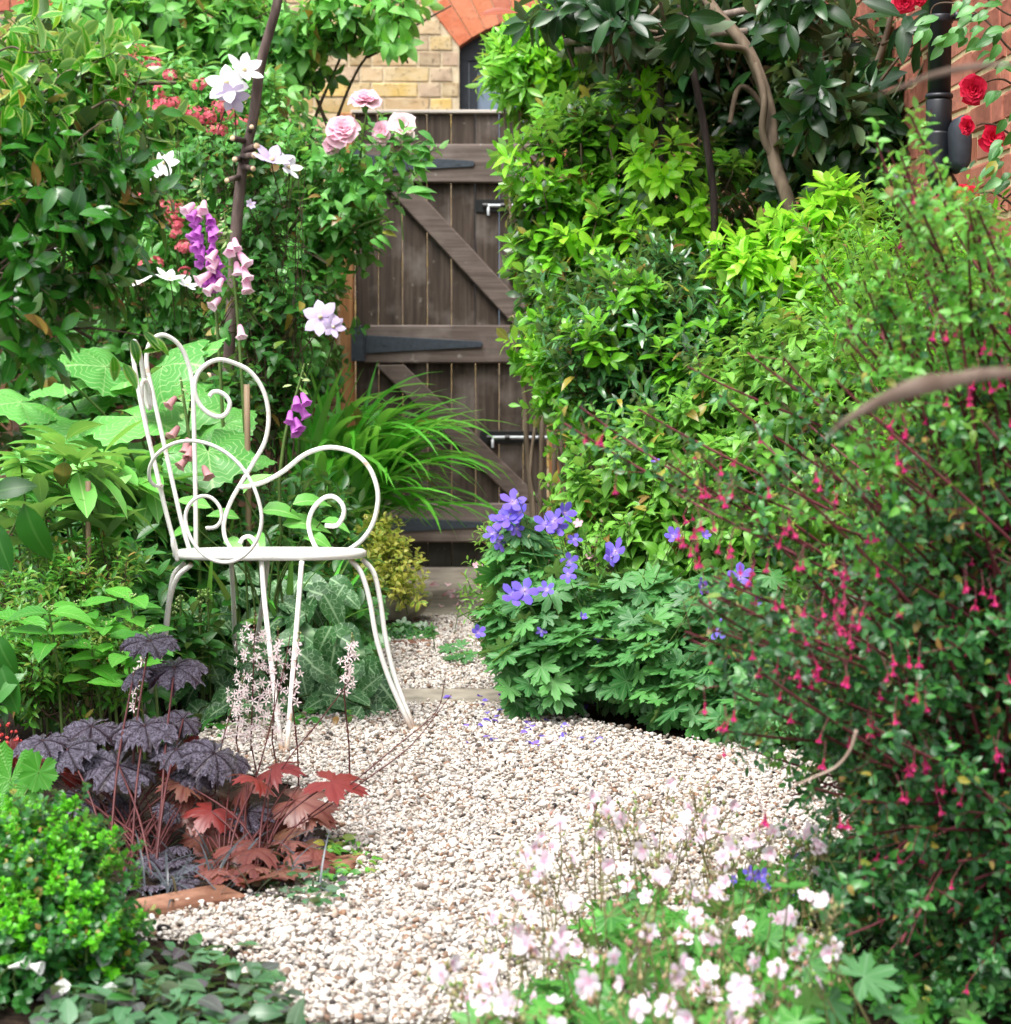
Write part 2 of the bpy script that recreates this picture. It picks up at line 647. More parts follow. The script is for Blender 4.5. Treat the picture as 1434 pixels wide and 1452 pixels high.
def resolve_leaves():
    """the leaves that show largest become objects of their own, the rest one mesh per plant"""
    for p in ALL:
        for (nm, _), q in p.single.items():
            p.leaf(q[0], np.array(q[2]), np.array(q[3]), np.array(q[4]), np.array(q[5]), q[1], 300, nm)
    cell = 6.0
    W, H = int(1434 / cell) + 2, int(1452 / cell) + 2
    grid = np.full((H + 4, W + 4), 1e9)
    for q in PENDING:
        T0 = q['Ts'][0][0]
        c = q['pos'] + 0.5 * T0[:, 1].max() * q['size'][:, None] * q['R'][:, :, 1]
        px, py, z = project(c)
        wpx = q['size'] * (T0[:, 0].max() - T0[:, 0].min()) * FPX / np.maximum(z, 0.3)
        lpx = q['size'] * T0[:, 1].max() * FPX / np.maximum(z, 0.3)
        view = unit(c - np.array([0, 0, CAM_H]))
        face = np.abs((q['R'][:, :, 2] * view).sum(-1))
        ok = (px > 4) & (px < 1430) & (py > 4) & (py < 1448) & (z > 0.3)
        ix, iy = (px / cell).astype(int) + 1, (py / cell).astype(int) + 1
        q.update(ix=ix, iy=iy, z=z, ok=ok, area=wpx * lpx * (0.25 + face), wpx=np.minimum(wpx, lpx) * (0.3 + face))
        for dx in (-1, 0, 1):
            for dy in (-1, 0, 1):
                m = ok & ((dx == 0 and dy == 0) | (q['wpx'] > 13))
                np.minimum.at(grid, (iy[m] + dy, ix[m] + dx), z[m])
    for q in PENDING:
        n = len(q['pos'])
        own = np.zeros(n, bool)
        if q['parts']:
            vis = np.zeros(n, bool)
            k = q['ok']
            vis[k] = q['z'][k] <= grid[q['iy'][k], q['ix'][k]] + 0.07
            vis &= q['wpx'] > 6
            cand = np.nonzero(vis)[0]
            cand = cand[np.argsort(-q['area'][cand])][:q['parts']]
            own[cand] = True
        pl = q['pl']
        V, F, U, o = [], [], [], 0
        for ti, T in enumerate(q['Ts']):
            tv, tf, tu = T
            sel = (q['ti'] == ti)
            mine = np.nonzero(sel & own)[0]
            if len(mine):
                me = make_mesh(q['name'], tv, tf, q['mat'], tu)
                for i in mine:
                    place(q['name'], me, q['pos'][i], q['R'][i], q['size'][i], pl.root)
            k = np.nonzero(sel & ~own)[0]
            if len(k):
                v = np.einsum('nij,vj->nvi', q['R'][k], tv) * q['size'][k][:, None, None] + q['pos'][k][:, None] - pl.o
                f = tf[None] + (np.arange(len(k)) * len(tv))[:, None, None] + o
                V.append(v.reshape(-1, 3)); F.append(f.reshape(-1, 3)); U.append(np.tile(tu, (len(k), 1)))
                o += len(k) * len(tv)
        if V:
            ob = bpy.data.objects.new(q['stuff'], make_mesh(q['stuff'], np.vstack(V), np.vstack(F), q['mat'], np.vstack(U)))
            COL.objects.link(ob)
            ob.parent = pl.root
            ob['kind'] = 'stuff'
    for p in ALL:
        p.finish()


def blob_points(blobs, n, shell=(0.5, 1.0), noise=None, gap=-9, rough=0.2, back=0.35, seed=0):
    """blobs: (px, py, Y, rx_px, ry_px, depth_m). Returns points in the outer shell of the clumps and outward normals"""
    rough_n = Noise(9, 31 + seed)
    w = np.array([b[3] * b[4] for b in blobs], float); w /= w.sum()
    P_, N_ = [], []
    for b, k in zip(blobs, rng.multinomial(int(n), w)):
        c = P(b[0], b[1], b[2]); s = sc(b[2])
        rad = np.array([b[3] / s, b[5], b[4] / s])
        d = unit(rng.normal(size=(k * 2, 3)))
        keep = (d[:, 1] < 0.15) | (rng.random(len(d)) < back)
        d = d[keep][:k]
        q = rnd(shell[0] ** 2, shell[1] ** 2, len(d)) ** 0.5
        q = q * (1 + rough * rough_n(c + d * rad))
        P_.append(c + d * rad * q[:, None]); N_.append(unit(d / rad))
    p, nn = np.vstack(P_), np.vstack(N_)
    if gap > -9:
        k = Noise(noise or 14, 77 + seed)(p) > gap
        p, nn = p[k], nn[k]
    k = p[:, 2] > 0.015
    return p[k], nn[k]


def shoots(pos, axis, L, n, t0=80, t1=25, size=0.05, opposite=False, tip=0.65, droop=0.0, jit=12, nj=0.25, upb=0.5, base=0.0):
    """n leaves spiralling (or in pairs) up each shoot"""
    N = len(pos)
    axis = unit(axis)
    ref = np.where(np.abs(axis[:, 2:3]) < 0.9, UP, np.array([1.0, 0, 0]))
    a = unit(np.cross(axis, ref)); b = np.cross(axis, a)
    i = np.arange(n)
    s = base + (1 - base) * ((i // 2 * 2 + 0.5) / n if opposite else (i + 0.5) / n)
    az = (i // 2) * math.pi / 2 + (i % 2) * math.pi if opposite else i * 2.39996
    az = az[None] + rnd(0, 6.28, (N, 1)) + rng.normal(size=(N, n)) * 0.25
    til = np.radians(t0 + (t1 - t0) * s[None] + rng.normal(size=(N, n)) * jit)
    perp = np.cos(az)[..., None] * a[:, None] + np.sin(az)[..., None] * b[:, None]
    d = np.cos(til)[..., None] * axis[:, None] + np.sin(til)[..., None] * perp
    d = d + np.array([0, 0, -droop]); d = unit(d)
    nrm = np.sin(til)[..., None] * axis[:, None] - np.cos(til)[..., None] * perp + UP * upb + rng.normal(size=d.shape) * nj
    L = np.broadcast_to(L, (N,))
    p = pos[:, None] + axis[:, None] * (L[:, None] * s[None])[..., None]
    sz = size * (1 - (1 - tip) * s[None] ** 2) * rnd(0.75, 1.2, (N, n))
    return p.reshape(-1, 3), d.reshape(-1, 3), nrm.reshape(-1, 3), sz.ravel()


def axes(nrm, out=0.6, up=0.7, j=0.35):
    return unit(nrm * out + UP * up + rng.normal(size=nrm.shape) * j)


def shrub(pl, blobs, n, T, mat, L=0.06, k=8, size=0.05, shell=(0.55, 1), gap=-9, noise=14, out=0.6, up=0.7, t0=85, t1=25, droop=0.0,
          opposite=False, parts=300, twig=0.09, tr=0.0018, tip=0.65, back=0.3, rough=0.2, seed=0, upb=0.5, twigs=0.5, stuff='foliage'):
    p, nn = blob_points(blobs, n, shell, noise, gap, rough, back, seed)
    ax = axes(nn, out, up)
    pl.leaf(T, *shoots(p, ax, L, k, t0, t1, size, opposite, tip, droop, upb=upb), mat, parts, 'leaf', stuff)
    sel = np.nonzero(rng.random(len(p)) < twigs)[0]
    for i in sel:
        q = p[i] - nn[i] * twig * rnd(0.6, 1.3) - UP * twig * 0.5
        pl.tube(np.array([q, (q + p[i]) / 2 + rng.normal(size=3) * 0.006, p[i], p[i] + ax[i] * L * 0.95]), [tr * 1.5, tr * 0.6], 3)
    return p, nn, ax


def arch(pl, base, tip, mid, r, sides=5, k=8, jit=0.0):
    """a branch through base, mid points and tip"""
    pts = catmull(np.vstack([base, *mid, tip]), k)
    pts[1:-1] += rng.normal(size=pts[1:-1].shape) * jit
    pl.tube(pts, r, sides)
    return pts


def strap(base, heading, L, rise, fall, w, n=9, twist=0.0, fold=0.25, tipw=0.02):
    """one long arching blade: starts along rise, bends over by fall degrees"""
    h = unit(np.array([math.cos(heading), math.sin(heading), 0.0]))
    side = np.cross(h, UP)
    el = np.radians(np.linspace(rise, rise - fall, n))
    st = L / (n - 1)
    p = np.zeros((n, 3)); p[0] = base
    for i in range(1, n):
        p[i] = p[i - 1] + st * (math.cos(el[i - 1]) * h + math.sin(el[i - 1]) * UP)
    q = np.linspace(0, 1, n)
    hw = w / 2 * (np.minimum(1, 0.45 + 2.2 * q) * (1 - q ** 2.6) + tipw)
    nrm = -np.sin(el)[:, None] * h + np.cos(el)[:, None] * UP
    tw = np.radians(twist) * q
    sd = np.cos(tw)[:, None] * side + np.sin(tw)[:, None] * nrm
    V = np.concatenate([p - sd * hw[:, None] + nrm * hw[:, None] * fold, p, p + sd * hw[:, None] + nrm * hw[:, None] * fold])
    F, i = [], np.arange(n - 1)
    for a, b in ((0, n), (n, 2 * n)):
        F += [np.stack([a + i, b + i, b + i + 1], 1), np.stack([a + i, b + i + 1, a + i + 1], 1)]
    uv = np.concatenate([np.stack([np.zeros(n), q], 1), np.stack([np.full(n, 0.5), q], 1), np.stack([np.ones(n), q], 1)])
    return V, np.vstack(F), uv


def inpoly(px, py, poly):
    x, y = np.asarray(px), np.asarray(py)
    r = np.zeros(x.shape, bool)
    n = len(poly)
    for i in range(n):
        x0, y0 = poly[i]; x1, y1 = poly[(i + 1) % n]
        c = ((y0 > y) != (y1 > y)) & (x < (x1 - x0) * (y - y0) / (y1 - y0 + 1e-12) + x0)
        r ^= c
    return r


def sample_poly(poly, n):
    a = np.array(poly, float)
    lo, hi = a.min(0), a.max(0)
    out = np.zeros((0, 2))
    while len(out) < n:
        q = rng.uniform(lo, hi, (n * 3, 2))
        out = np.vstack([out, q[inpoly(q[:, 0], q[:, 1], poly)]])
    return out[:n]


def lollipop(pl, T, base, at, nrm, size, mat, r=0.0025, bow=0.25, name='leaf', dirv=None, sides=4, stem=True):
    """a long-stalked leaf: stalk from base to at, blade facing nrm"""
    base, at = np.asarray(base, float), np.asarray(at, float)
    if stem:
        mid = base * 0.5 + at * 0.5 + (at - base) * np.array([-bow, -bow, bow * 0.6])
        pl.tube(catmull([base, mid, at], 5), [r * 1.3, r * 0.8], sides)
    d = (at - base) * np.array([1, 1, 0]) + rng.normal(size=3) * 0.02 if dirv is None else np.asarray(dirv, float)
    pl.single.setdefault((name, mat.name), [T, mat, [], [], [], []])
    q = pl.single[(name, mat.name)]
    q[2].append(at); q[3].append(d); q[4].append(np.asarray(nrm, float)); q[5].append(size)
# ------------------------------------------------------------------ materials of the setting
M_STEM = plain_mat('green stem', [(70, 95, 45), (95, 120, 60)], 0.6, 30, bump=0)
M_BARK = plain_mat('brown bark', [(70, 58, 48), (104, 90, 74), (130, 116, 98)], 0.85, 40, bump=0.6, stretch=(1, 1, 0.2))
M_TWIG = plain_mat('dark twig', [(58, 46, 36), (86, 70, 54)], 0.8, 40, bump=0)
M_SOIL = plain_mat('soil', [(22, 17, 13), (38, 30, 24), (58, 46, 36)], 0.95, 55, 0.1, 1.0, dist=0.02)
M_BED = plain_mat('gravel bed', [(104, 96, 86), (140, 131, 120), (168, 160, 148)], 0.95, 160, 0.1, 1.0, dist=0.01)
M_SLAB = plain_mat('grey paving', [(112, 106, 96), (140, 133, 120), (158, 152, 138)], 0.85, 12, 0.2, 0.3)
M_MORTAR = plain_mat('lime mortar', [(176, 160, 132), (206, 192, 164)], 0.95, 40, 0.1, 0.6)
M_MORTAR2 = plain_mat('cream mortar', [(190, 170, 130), (216, 198, 158)], 0.95, 40, 0.1, 0.6)
M_YBRICK = brick_mat('stock brick', [(170, 146, 100), (184, 162, 118), (158, 138, 112), (196, 168, 104), (168, 146, 124), (184, 160, 126), (150, 128, 92), (178, 152, 116)], (84, 72, 58), (206, 190, 160))
M_RBRICK = brick_mat('red brick', [(146, 90, 74), (156, 98, 82), (138, 84, 70), (150, 92, 72), (160, 104, 88)], (120, 66, 50), (196, 128, 104))
M_OBRICK = brick_mat('orange rubbed brick', [(186, 108, 78), (176, 98, 74), (194, 120, 88), (170, 100, 82)], (150, 84, 64), (206, 140, 110))
M_GBRICK = brick_mat('dull brown brick', [(126, 86, 70), (140, 96, 76), (112, 78, 66), (150, 108, 84)], (70, 58, 50), (160, 140, 120))
M_BOARD = wood_mat('stained board', [(48, 41, 36), (72, 62, 54), (98, 87, 77)], (156, 148, 142), 'Z', 0.55, 0.8)
M_LEDGE = wood_mat('stained rail', [(78, 69, 64), (104, 93, 86), (130, 118, 111)], (172, 162, 156), 'X', 0.45)
M_BRACE = wood_mat('stained brace', [(74, 65, 60), (100, 89, 82), (126, 114, 106)], (160, 146, 138), 'X', 0.35)
M_POST = wood_mat('tan timber', [(134, 90, 54), (164, 116, 74), (182, 136, 92)], (190, 160, 120), 'Z', 0.3)
M_CAPW = wood_mat('bleached timber', [(138, 130, 122), (172, 164, 154), (196, 190, 182)], (210, 205, 198), 'X', 0.4)
M_IRON = plain_mat('blue grey iron', [(44, 52, 60), (62, 72, 82)], 0.55, 60, 0.5, 0.2)
M_BLACK = plain_mat('black iron', [(14, 15, 17), (26, 28, 31)], 0.4, 60, 0.5, 0.15)
M_STEEL = plain_mat('galvanised rod', [(150, 156, 160), (190, 196, 200)], 0.4, 60, 0.6, 0, 0.2)
M_PIPE = plain_mat('black plastic pipe', [(20, 23, 29), (26, 30, 36)], 0.42, 30, 0.45, 0.05)
M_FRAME = plain_mat('charcoal painted frame', [(38, 42, 50), (50, 56, 64)], 0.5, 40, 0.4, 0.1)
M_GLASS = plain_mat('blue grey glass', [(104, 122, 144), (136, 152, 170)], 0.22, 2.0, 0.6, 0)
M_ROCK = plain_mat('mossy stone', [(104, 106, 84), (150, 148, 132), (190, 186, 172)], 0.9, 14, 0.2, 0.7, dist=0.01)
M_CANE = plain_mat('bamboo', [(104, 86, 66), (134, 114, 90), (156, 138, 112)], 0.6, 20, 0.3, 0.2, stretch=(1, 1, 0.1))
M_DRY = plain_mat('dry straw', [(118, 98, 84), (150, 130, 116), (180, 160, 146)], 0.7, 30, 0.3, 0.2, stretch=(1, 1, 0.1))

# ------------------------------------------------------------------ ground, path, paving
def sheet(name, poly, z, mat):
    me = bpy.data.meshes.new(name)
    me.from_pydata([(float(x), float(y), z) for x, y in poly], [], [list(range(len(poly)))])
    me.update(); me.materials.append(mat)
    if me.polygons[0].normal.z < 0: me.flip_normals()
    return link(name, me, None, 'structure')

sheet('ground', [(-80, -40), (80, -40), (80, 160), (-80, 160)], 0.0, M_SOIL)
PATH_PX = [(560, 868), (720, 868), (730, 1000), (920, 1050), (1150, 1075), (1215, 1200), (1150, 1460), (370, 1460), (385, 1405), (330, 1345), (185, 1330),
           (190, 1300), (340, 1280), (500, 1250), (535, 1232), (480, 1190), (430, 1120), (290, 1085), (285, 1045), (330, 1030), (440, 1020), (505, 1000), (530, 975), (525, 930), (570, 900)]
PATH = [G(x, y)[:2] for x, y in PATH_PX]
sheet('gravel_path', PATH, 0.004, M_BED)


def pebble_gravel():
    pts = []
    a = np.array(PATH); lo, hi = a.min(0), a.max(0)
    n = int((hi - lo).prod() / 0.0080 ** 2 * 2.0)
    q = rng.uniform(lo, hi, (n, 2))
    edge = q + rng.normal(size=q.shape) * 0.018
    q = q[inpoly(edge[:, 0], edge[:, 1], PATH)]
    for x0, x1, y0, y1 in SLABS:
        q = q[~((q[:, 0] > x0) & (q[:, 0] < x1) & (q[:, 1] > y0) & (q[:, 1] < y1))]
    k = len(q)
    hump = Noise(5, 5)(np.c_[q, np.zeros(k)]) * 0.004
    V = np.c_[q, 0.004 + np.abs(rng.normal(size=k)) * 0.006 + 0.002 + hump * 0.8]
    me = bpy.data.meshes.new('gravel')
    me.vertices.add(k); me.vertices.foreach_set('co', V.astype(np.float32).ravel()); me.update()
    def attr(nm, ty, key, val):
        at = me.attributes.new(nm, ty, 'POINT'); at.data.foreach_set(key, val.ravel())
    r = np.c_[rng.normal(size=(k, 2)) * 0.55, rnd(0, 6.28, k)].astype(np.float32)
    s = (0.0036 * np.exp(rng.normal(size=k) * 0.36))
    s = np.clip(s, 0.0018, 0.0092)
    attr('turn', 'FLOAT_VECTOR', 'vector', r)
    attr('size', 'FLOAT', 'value', s.astype(np.float32))
    attr('kind_index', 'INT', 'value', rng.integers(0, 8, k).astype(np.int32))
    t = NT('pebble')
    oi = t.n.new('ShaderNodeObjectInfo')
    c = t.ramp(oi.outputs['Random'], [(0, srgb(212, 208, 203)), (0.2, srgb(194, 186, 175)), (0.34, srgb(224, 221, 216)), (0.46, srgb(176, 167, 156)), (0.55, srgb(210, 204, 198)),
                                      (0.66, srgb(154, 150, 147)), (0.74, srgb(230, 227, 223)), (0.83, srgb(172, 152, 136)), (0.89, srgb(112, 104, 98)), (0.95, srgb(150, 120, 98)), (0.985, srgb(78, 72, 68)), (1.0, srgb(36, 34, 36))])
    nz = t.noise(1.3, 4, w=t.math('MULTIPLY', oi.outputs['Random'], 90.0))
    c = t.mix(t.math('MULTIPLY', nz, 0.5), c, t.mix(1.0, c, (0.62, 0.56, 0.5, 1), 'MULTIPLY'))
    m = t.finish(t.principled(c, 0.75, t.bump(nz, 0.3, 0.1), 0.3))
    coll = bpy.data.collections.new('pebble shapes')
    for i in range(8):
        bm = bmesh.new(); bmesh.ops.create_icosphere(bm, subdivisions=2, radius=1)
        r_ = np.random.default_rng(i); nn = Noise(1.3, i + 200)
        e = np.array([r_.uniform(0.75, 1.0), r_.uniform(1.0, 1.45), r_.uniform(0.5, 0.75)])
        for v in bm.verts:
            p = np.array(v.co[:]); v.co = Vector((p * e * (1 + 0.17 * nn(p[None])[0])).tolist())
        pm = bpy.data.meshes.new('pebble'); bm.to_mesh(pm); bm.free()
        pm.polygons.foreach_set('use_smooth', np.ones(len(pm.polygons), bool)); pm.materials.append(m)
        coll.objects.link(bpy.data.objects.new('pebble', pm))
    ob = link('gravel', me, None, 'stuff')
    tag(ob, 'cream and tan gravel stones strewn over the garden path', 'gravel')
    ng = bpy.data.node_groups.new('gravel stones', 'GeometryNodeTree')
    ng.interface.new_socket('Geometry', in_out='INPUT', socket_type='NodeSocketGeometry')
    ng.interface.new_socket('Geometry', in_out='OUTPUT', socket_type='NodeSocketGeometry')
    N, L = ng.nodes, ng.links
    gi, go = N.new('NodeGroupInput'), N.new('NodeGroupOutput')
    ci = N.new('GeometryNodeCollectionInfo'); ci.inputs['Collection'].default_value = coll
    ci.inputs['Separate Children'].default_value = True; ci.inputs['Reset Children'].default_value = True
    ip = N.new('GeometryNodeInstanceOnPoints'); ip.inputs['Pick Instance'].default_value = True
    def na(nm, ty):
        x = N.new('GeometryNodeInputNamedAttribute'); x.data_type = ty; x.inputs['Name'].default_value = nm
        return x.outputs['Attribute']
    e2r = N.new('FunctionNodeEulerToRotation')
    L.new(na('turn', 'FLOAT_VECTOR'), e2r.inputs[0]); L.new(e2r.outputs[0], ip.inputs['Rotation'])
    L.new(na('size', 'FLOAT'), ip.inputs['Scale']); L.new(na('kind_index', 'INT'), ip.inputs['Instance Index'])
    L.new(gi.outputs[0], ip.inputs['Points']); L.new(ci.outputs[0], ip.inputs['Instance']); L.new(ip.outputs[0], go.inputs[0])
    md = ob.modifiers.new('stones', 'NODES'); md.node_group = ng


SLABS = [(-0.42, 0.02, 5.56, 5.80), (-0.75, 0.42, 7.42, 9.06)]
for (x0, x1, y0, y1), h, lb in zip(SLABS, (0.014, 0.02), ('narrow grey paving slab sunk across the gravel behind the white chair', 'wide grey paving slab in front of the wooden gate')):
    V, F = box((x0, y0, -0.05), (x1, y1, h), 0.006)
    o = link('paving_slab', make_mesh('paving_slab', V, F, M_SLAB, None, False))
    o['kind'] = 'structure'
pebble_gravel()

# ------------------------------------------------------------------ brickwork
def brick_shapes(name, lx, ly, lz, mat, k=4, bevel=0.003):
    out = []
    for i in range(k):
        V, F = box((-lx / 2, -ly / 2, -lz / 2), (lx / 2, ly / 2, lz / 2), bevel)
        V = V + rng.normal(size=V.shape) * 0.0016
        out.append(make_mesh(name, V, F, mat, None, False))
    return out


def flemish(x0, x1, z0, z1, course=0.075, L=0.215, H=0.1025, j=0.010):
    """centres and lengths of bricks on a face"""
    out = []
    for r in range(int((z1 - z0) / course)):
        x = x0 + (0 if r % 2 == 0 else -(L + j) / 2 - (H + j) / 2 + 0.0) - 0.1
        k = r
        while x < x1:
            l = L if k % 2 == 0 else H
            a, b = max(x, x0), min(x + l, x1)
            if b - a > 0.03:
                out.append((a, b, z0 + r * course + course / 2, r))
            x += l + j; k += 1
    return out


def lay(root, bricks, face, mat, parts_test, depth=0.05, hgt=0.065):
    """bricks: (a, b, z) along the face; face(u, z) -> world point and frame; the ones in view are parts, the rest one mesh"""
    full = {round(l, 4): brick_shapes('brick', l, depth, hgt, mat) for l in (0.215, 0.1025)}
    rest = []
    cnt = 0
    for a, b, z, *_ in bricks:
        c, R = face((a + b) / 2, z)
        R = R @ rot('Y', rng.normal() * 0.35)
        off = -R[:, 1] * abs(rng.normal()) * 0.0022
        l = b - a
        key = round(l, 4)
        if parts_test(c) and cnt < 295:
            cnt += 1
            if key in full: me = full[key][rng.integers(0, 4)]
            else: me = brick_shapes('brick', l, depth, hgt, mat, 1)[0]
            place('brick', me, c + off, R, 1.0, root)
        else:
            V, F = box((-l / 2, -depth / 2, -hgt / 2), (l / 2, depth / 2, hgt / 2))
            rest.append((V @ R.T + c + off, F))
    if rest:
        V, F = merge(rest)
        o = link('brickwork', make_mesh('brickwork', V - np.array(root.location), F, mat, None, False), None, 'stuff')
        o.parent = root


# the house behind the gate
HY = 10.4
hx = lambda px: (px - CX) * HY / FPX
hz = lambda py: float(P(CX, py, HY)[2])
house = thing('brick_house', 'yellow stock brick house wall rising behind the wooden gate', 'house', (-1.0, HY, 0))
WX0, WX1 = hx(652), hx(915)
WXC, SPRING, RISE = (WX0 + WX1) / 2, hz(66), 0.155
HALF = (WX1 - WX0) / 2
RAD = (HALF ** 2 + RISE ** 2) / (2 * RISE)
ZC = SPRING + RISE - RAD
SILL = 0.95
VO = 0.235


def opening(z):
    """x interval of the opening, arch ring included, at height z"""
    if z < SILL: return None
    if z < SPRING - 0.02: return WX0, WX1
    ang = math.asin(HALF / RAD)
    if z > ZC + RAD + VO: return None
    w = math.sqrt(max((RAD + VO) ** 2 - (z - ZC) ** 2, 0))
    skew = HALF + max(z - SPRING, 0) * math.tan(ang)
    w = min(w, skew)
    return WXC - w, WXC + w


bl = []
for a, b, z, r in flemish(-4.2, 1.6, 0.0, 4.35):
    ov = opening(z)
    if ov is None: bl.append((a, b, z)); continue
    for p, q in ((a, min(b, ov[0] - 0.006)), (max(a, ov[1] + 0.006), b)):
        if q - p > 0.03: bl.append((p, q, z))


def inview(lo=-60, hi=1494, top=-60, bot=1500):
    def f(c):
        x, y, z = project(np.asarray(c)[None])
        return lo < x[0] < hi and top < y[0] < bot
    return f


lay(house, bl, lambda u, z: (np.array([u, HY + 0.025, z]), np.eye(3)), M_YBRICK, inview(120, 760, -40, 175))
core = [(-4.2, WX0, 0.0, 4.35), (WX1, 1.6, 0.0, 4.35), (WX0, WX1, 0.0, SILL), (WX0, WX1, ZC + RAD + 0.02, 4.35)]
cv = [box((a, HY + 0.004, c), (b, HY + 0.25, d)) for a, b, c, d in core]
n = 14
for i in range(n):                                         # spandrel above the arch
    xa, xb = WX0 + (WX1 - WX0) * i / n, WX0 + (WX1 - WX0) * (i + 1) / n
    za = ZC + math.sqrt(RAD ** 2 - (xa - WXC) ** 2) + 0.004; zb = ZC + math.sqrt(RAD ** 2 - (xb - WXC) ** 2) + 0.004
    cv.append(prism([(xa, za), (xb, zb), (xb, ZC + RAD + 0.02), (xa, ZC + RAD + 0.02)], HY + 0.004, HY + 0.25))
V, F = merge(cv)
o = link('mortar', make_mesh('mortar', V - np.array(house.location), F, M_MORTAR, None, False)); o.parent = house
ang = math.asin(HALF / RAD)
nv = 13
for i in range(nv):
    a0 = -ang + 2 * ang * i / nv + 0.0022; a1 = -ang + 2 * ang * (i + 1) / nv - 0.0022
    poly = [(WXC + R_ * math.sin(a), ZC + R_ * math.cos(a)) for R_, a in ((RAD, a0), (RAD, a1), (RAD + VO - 0.004, a1), (RAD + VO - 0.004, a0))]
    V, F = prism(poly, HY - 0.004 + rng.normal() * 0.001, HY + 0.1, 0.002)
    c = V.mean(0)
    place('arch_brick', make_mesh('arch_brick', V - c, F, M_OBRICK, None, False), c, np.eye(3), 1, house)
# window in its reveal: frame > glass pane
WY = HY + 0.085
arc = [(WXC + (RAD - 0.002) * math.sin(-ang + 2 * ang * i / 12), ZC + (RAD - 0.002) * math.cos(-ang + 2 * ang * i / 12)) for i in range(13)]
top = SPRING - 0.055
fr = [prism([(WX0 + 0.002, top), (WX1 - 0.002, top)] + arc[::-1], WY, WY + 0.1),
      box((WX0 + 0.002, WY, SILL), (WX0 + 0.045, WY + 0.1, top - 0.001)), box((WX1 - 0.045, WY, SILL), (WX1 - 0.002, WY + 0.1, top - 0.001)),
      box((WX0 + 0.046, WY, SILL), (WX1 - 0.046, WY + 0.1, SILL + 0.06))]
V, F = merge(fr)
wf = link('window', make_mesh('window', V - np.array(house.location), F, M_FRAME, None, False)); wf.parent = house
xm = WXC
for xa, xb in ((WX0 + 0.047, xm - 0.001), (xm + 0.001, WX1 - 0.047)):
    sf = [box((xa, WY + 0.012, SILL + 0.062), (xa + 0.04, WY + 0.06, top - 0.003)), box((xb - 0.04, WY + 0.012, SILL + 0.062), (xb, WY + 0.06, top - 0.003)),
          box((xa + 0.041, WY + 0.012, top - 0.045), (xb - 0.041, WY + 0.06, top - 0.003)), box((xa + 0.041, WY + 0.012, SILL + 0.062), (xb - 0.041, WY + 0.06, SILL + 0.11))]
    V, F = merge(sf)
    s_ = link('sash', make_mesh('sash', V - np.array(house.location), F, M_FRAME, None, False)); s_.parent = wf
    V, F = box((xa + 0.038, WY + 0.03, SILL + 0.1), (xb - 0.038, WY + 0.036, top - 0.043))
    g_ = link('pane', make_mesh('pane', V - np.array(house.location), F, M_GLASS, None, False)); g_.parent = wf
# a second orange lintel at the far left of the same wall
for i in range(9):
    x0 = hx(-60) + i * 0.075
    V, F = prism([(x0, hz(16)), (x0 + 0.069, hz(16)), (x0 + 0.069, hz(16) + 0.22), (x0, hz(16) + 0.22)], HY - 0.012, HY + 0.02, 0.002)
    c = V.mean(0)
    place('arch_brick', make_mesh('arch_brick', V - c, F, M_OBRICK, None, False), c, np.eye(3), 1, house)

# garden walls either side of the gate
GY = 9.1
gx = lambda px: (px - CX) * GY / FPX
gz = lambda py: float(P(CX, py, GY)[2])
gw = thing('garden_wall', 'dull brown brick garden wall left of the wooden gate', 'wall', (-1.6, GY + 0.1, 0))
lay(gw, flemish(-3.6, gx(483), 0, 1.66), lambda u, z: (np.array([u, GY + 0.065, z]), np.eye(3)), M_GBRICK, inview(380, 485, 300, 560))
V, F = box((-3.6, GY + 0.046, 0), (gx(483), GY + 0.25, 1.66)); o = link('mortar', make_mesh('mortar', V - np.array(gw.location), F, M_MORTAR, None, False)); o.parent = gw
gw = thing('garden_wall', 'short brown brick garden wall right of the wooden gate', 'wall', (0.6, GY + 0.1, 0))
lay(gw, flemish(gx(806), 1.15, 0, 1.9), lambda u, z: (np.array([u, GY + 0.065, z]), np.eye(3)), M_GBRICK, inview(800, 860, 560, 800))
V, F = box((gx(806), GY + 0.046, 0), (1.15, GY + 0.25, 1.9)); o = link('mortar', make_mesh('mortar', V - np.array(gw.location), F, M_MORTAR, None, False)); o.parent = gw

# the red house wall on the right, running away from the lens
RX, RK = 1.305, -0.0173
rw = thing('brick_house', 'red brick house side wall with cream mortar at the right edge', 'house', (1.3, 5.5, 0))
dv = unit(np.array([RK, 1.0, 0])); nv_ = np.array([-dv[1], dv[0], 0])       # nv_ faces the garden
RR = np.stack([dv, -nv_, UP], -1)
def rface(u, z):
    return np.array([RX + RK * u, u, z]) + RR[:, 1] * 0.025, RR
rb = [(a, b, z) for a, b, z, r in flemish(3.4, 9.0, 0.0, 2.85)]
rb.sort(key=lambda q: 0 if (4.55 < q[0] < 6.4 and 0.85 < q[2] < 2.1) else 1)
lay(rw, rb, rface, M_RBRICK, lambda c: 4.55 < c[1] < 6.5 and 0.85 < c[2] < 2.1, 0.05, 0.0615)
V, F = box((3.4, 0.003, 0), (9.0, 0.3, 2.85))
V = V @ RR.T + np.array([RX, 0, 0])
o = link('mortar', make_mesh('mortar', V - np.array(rw.location), F, M_MORTAR2, None, False)); o.parent = rw

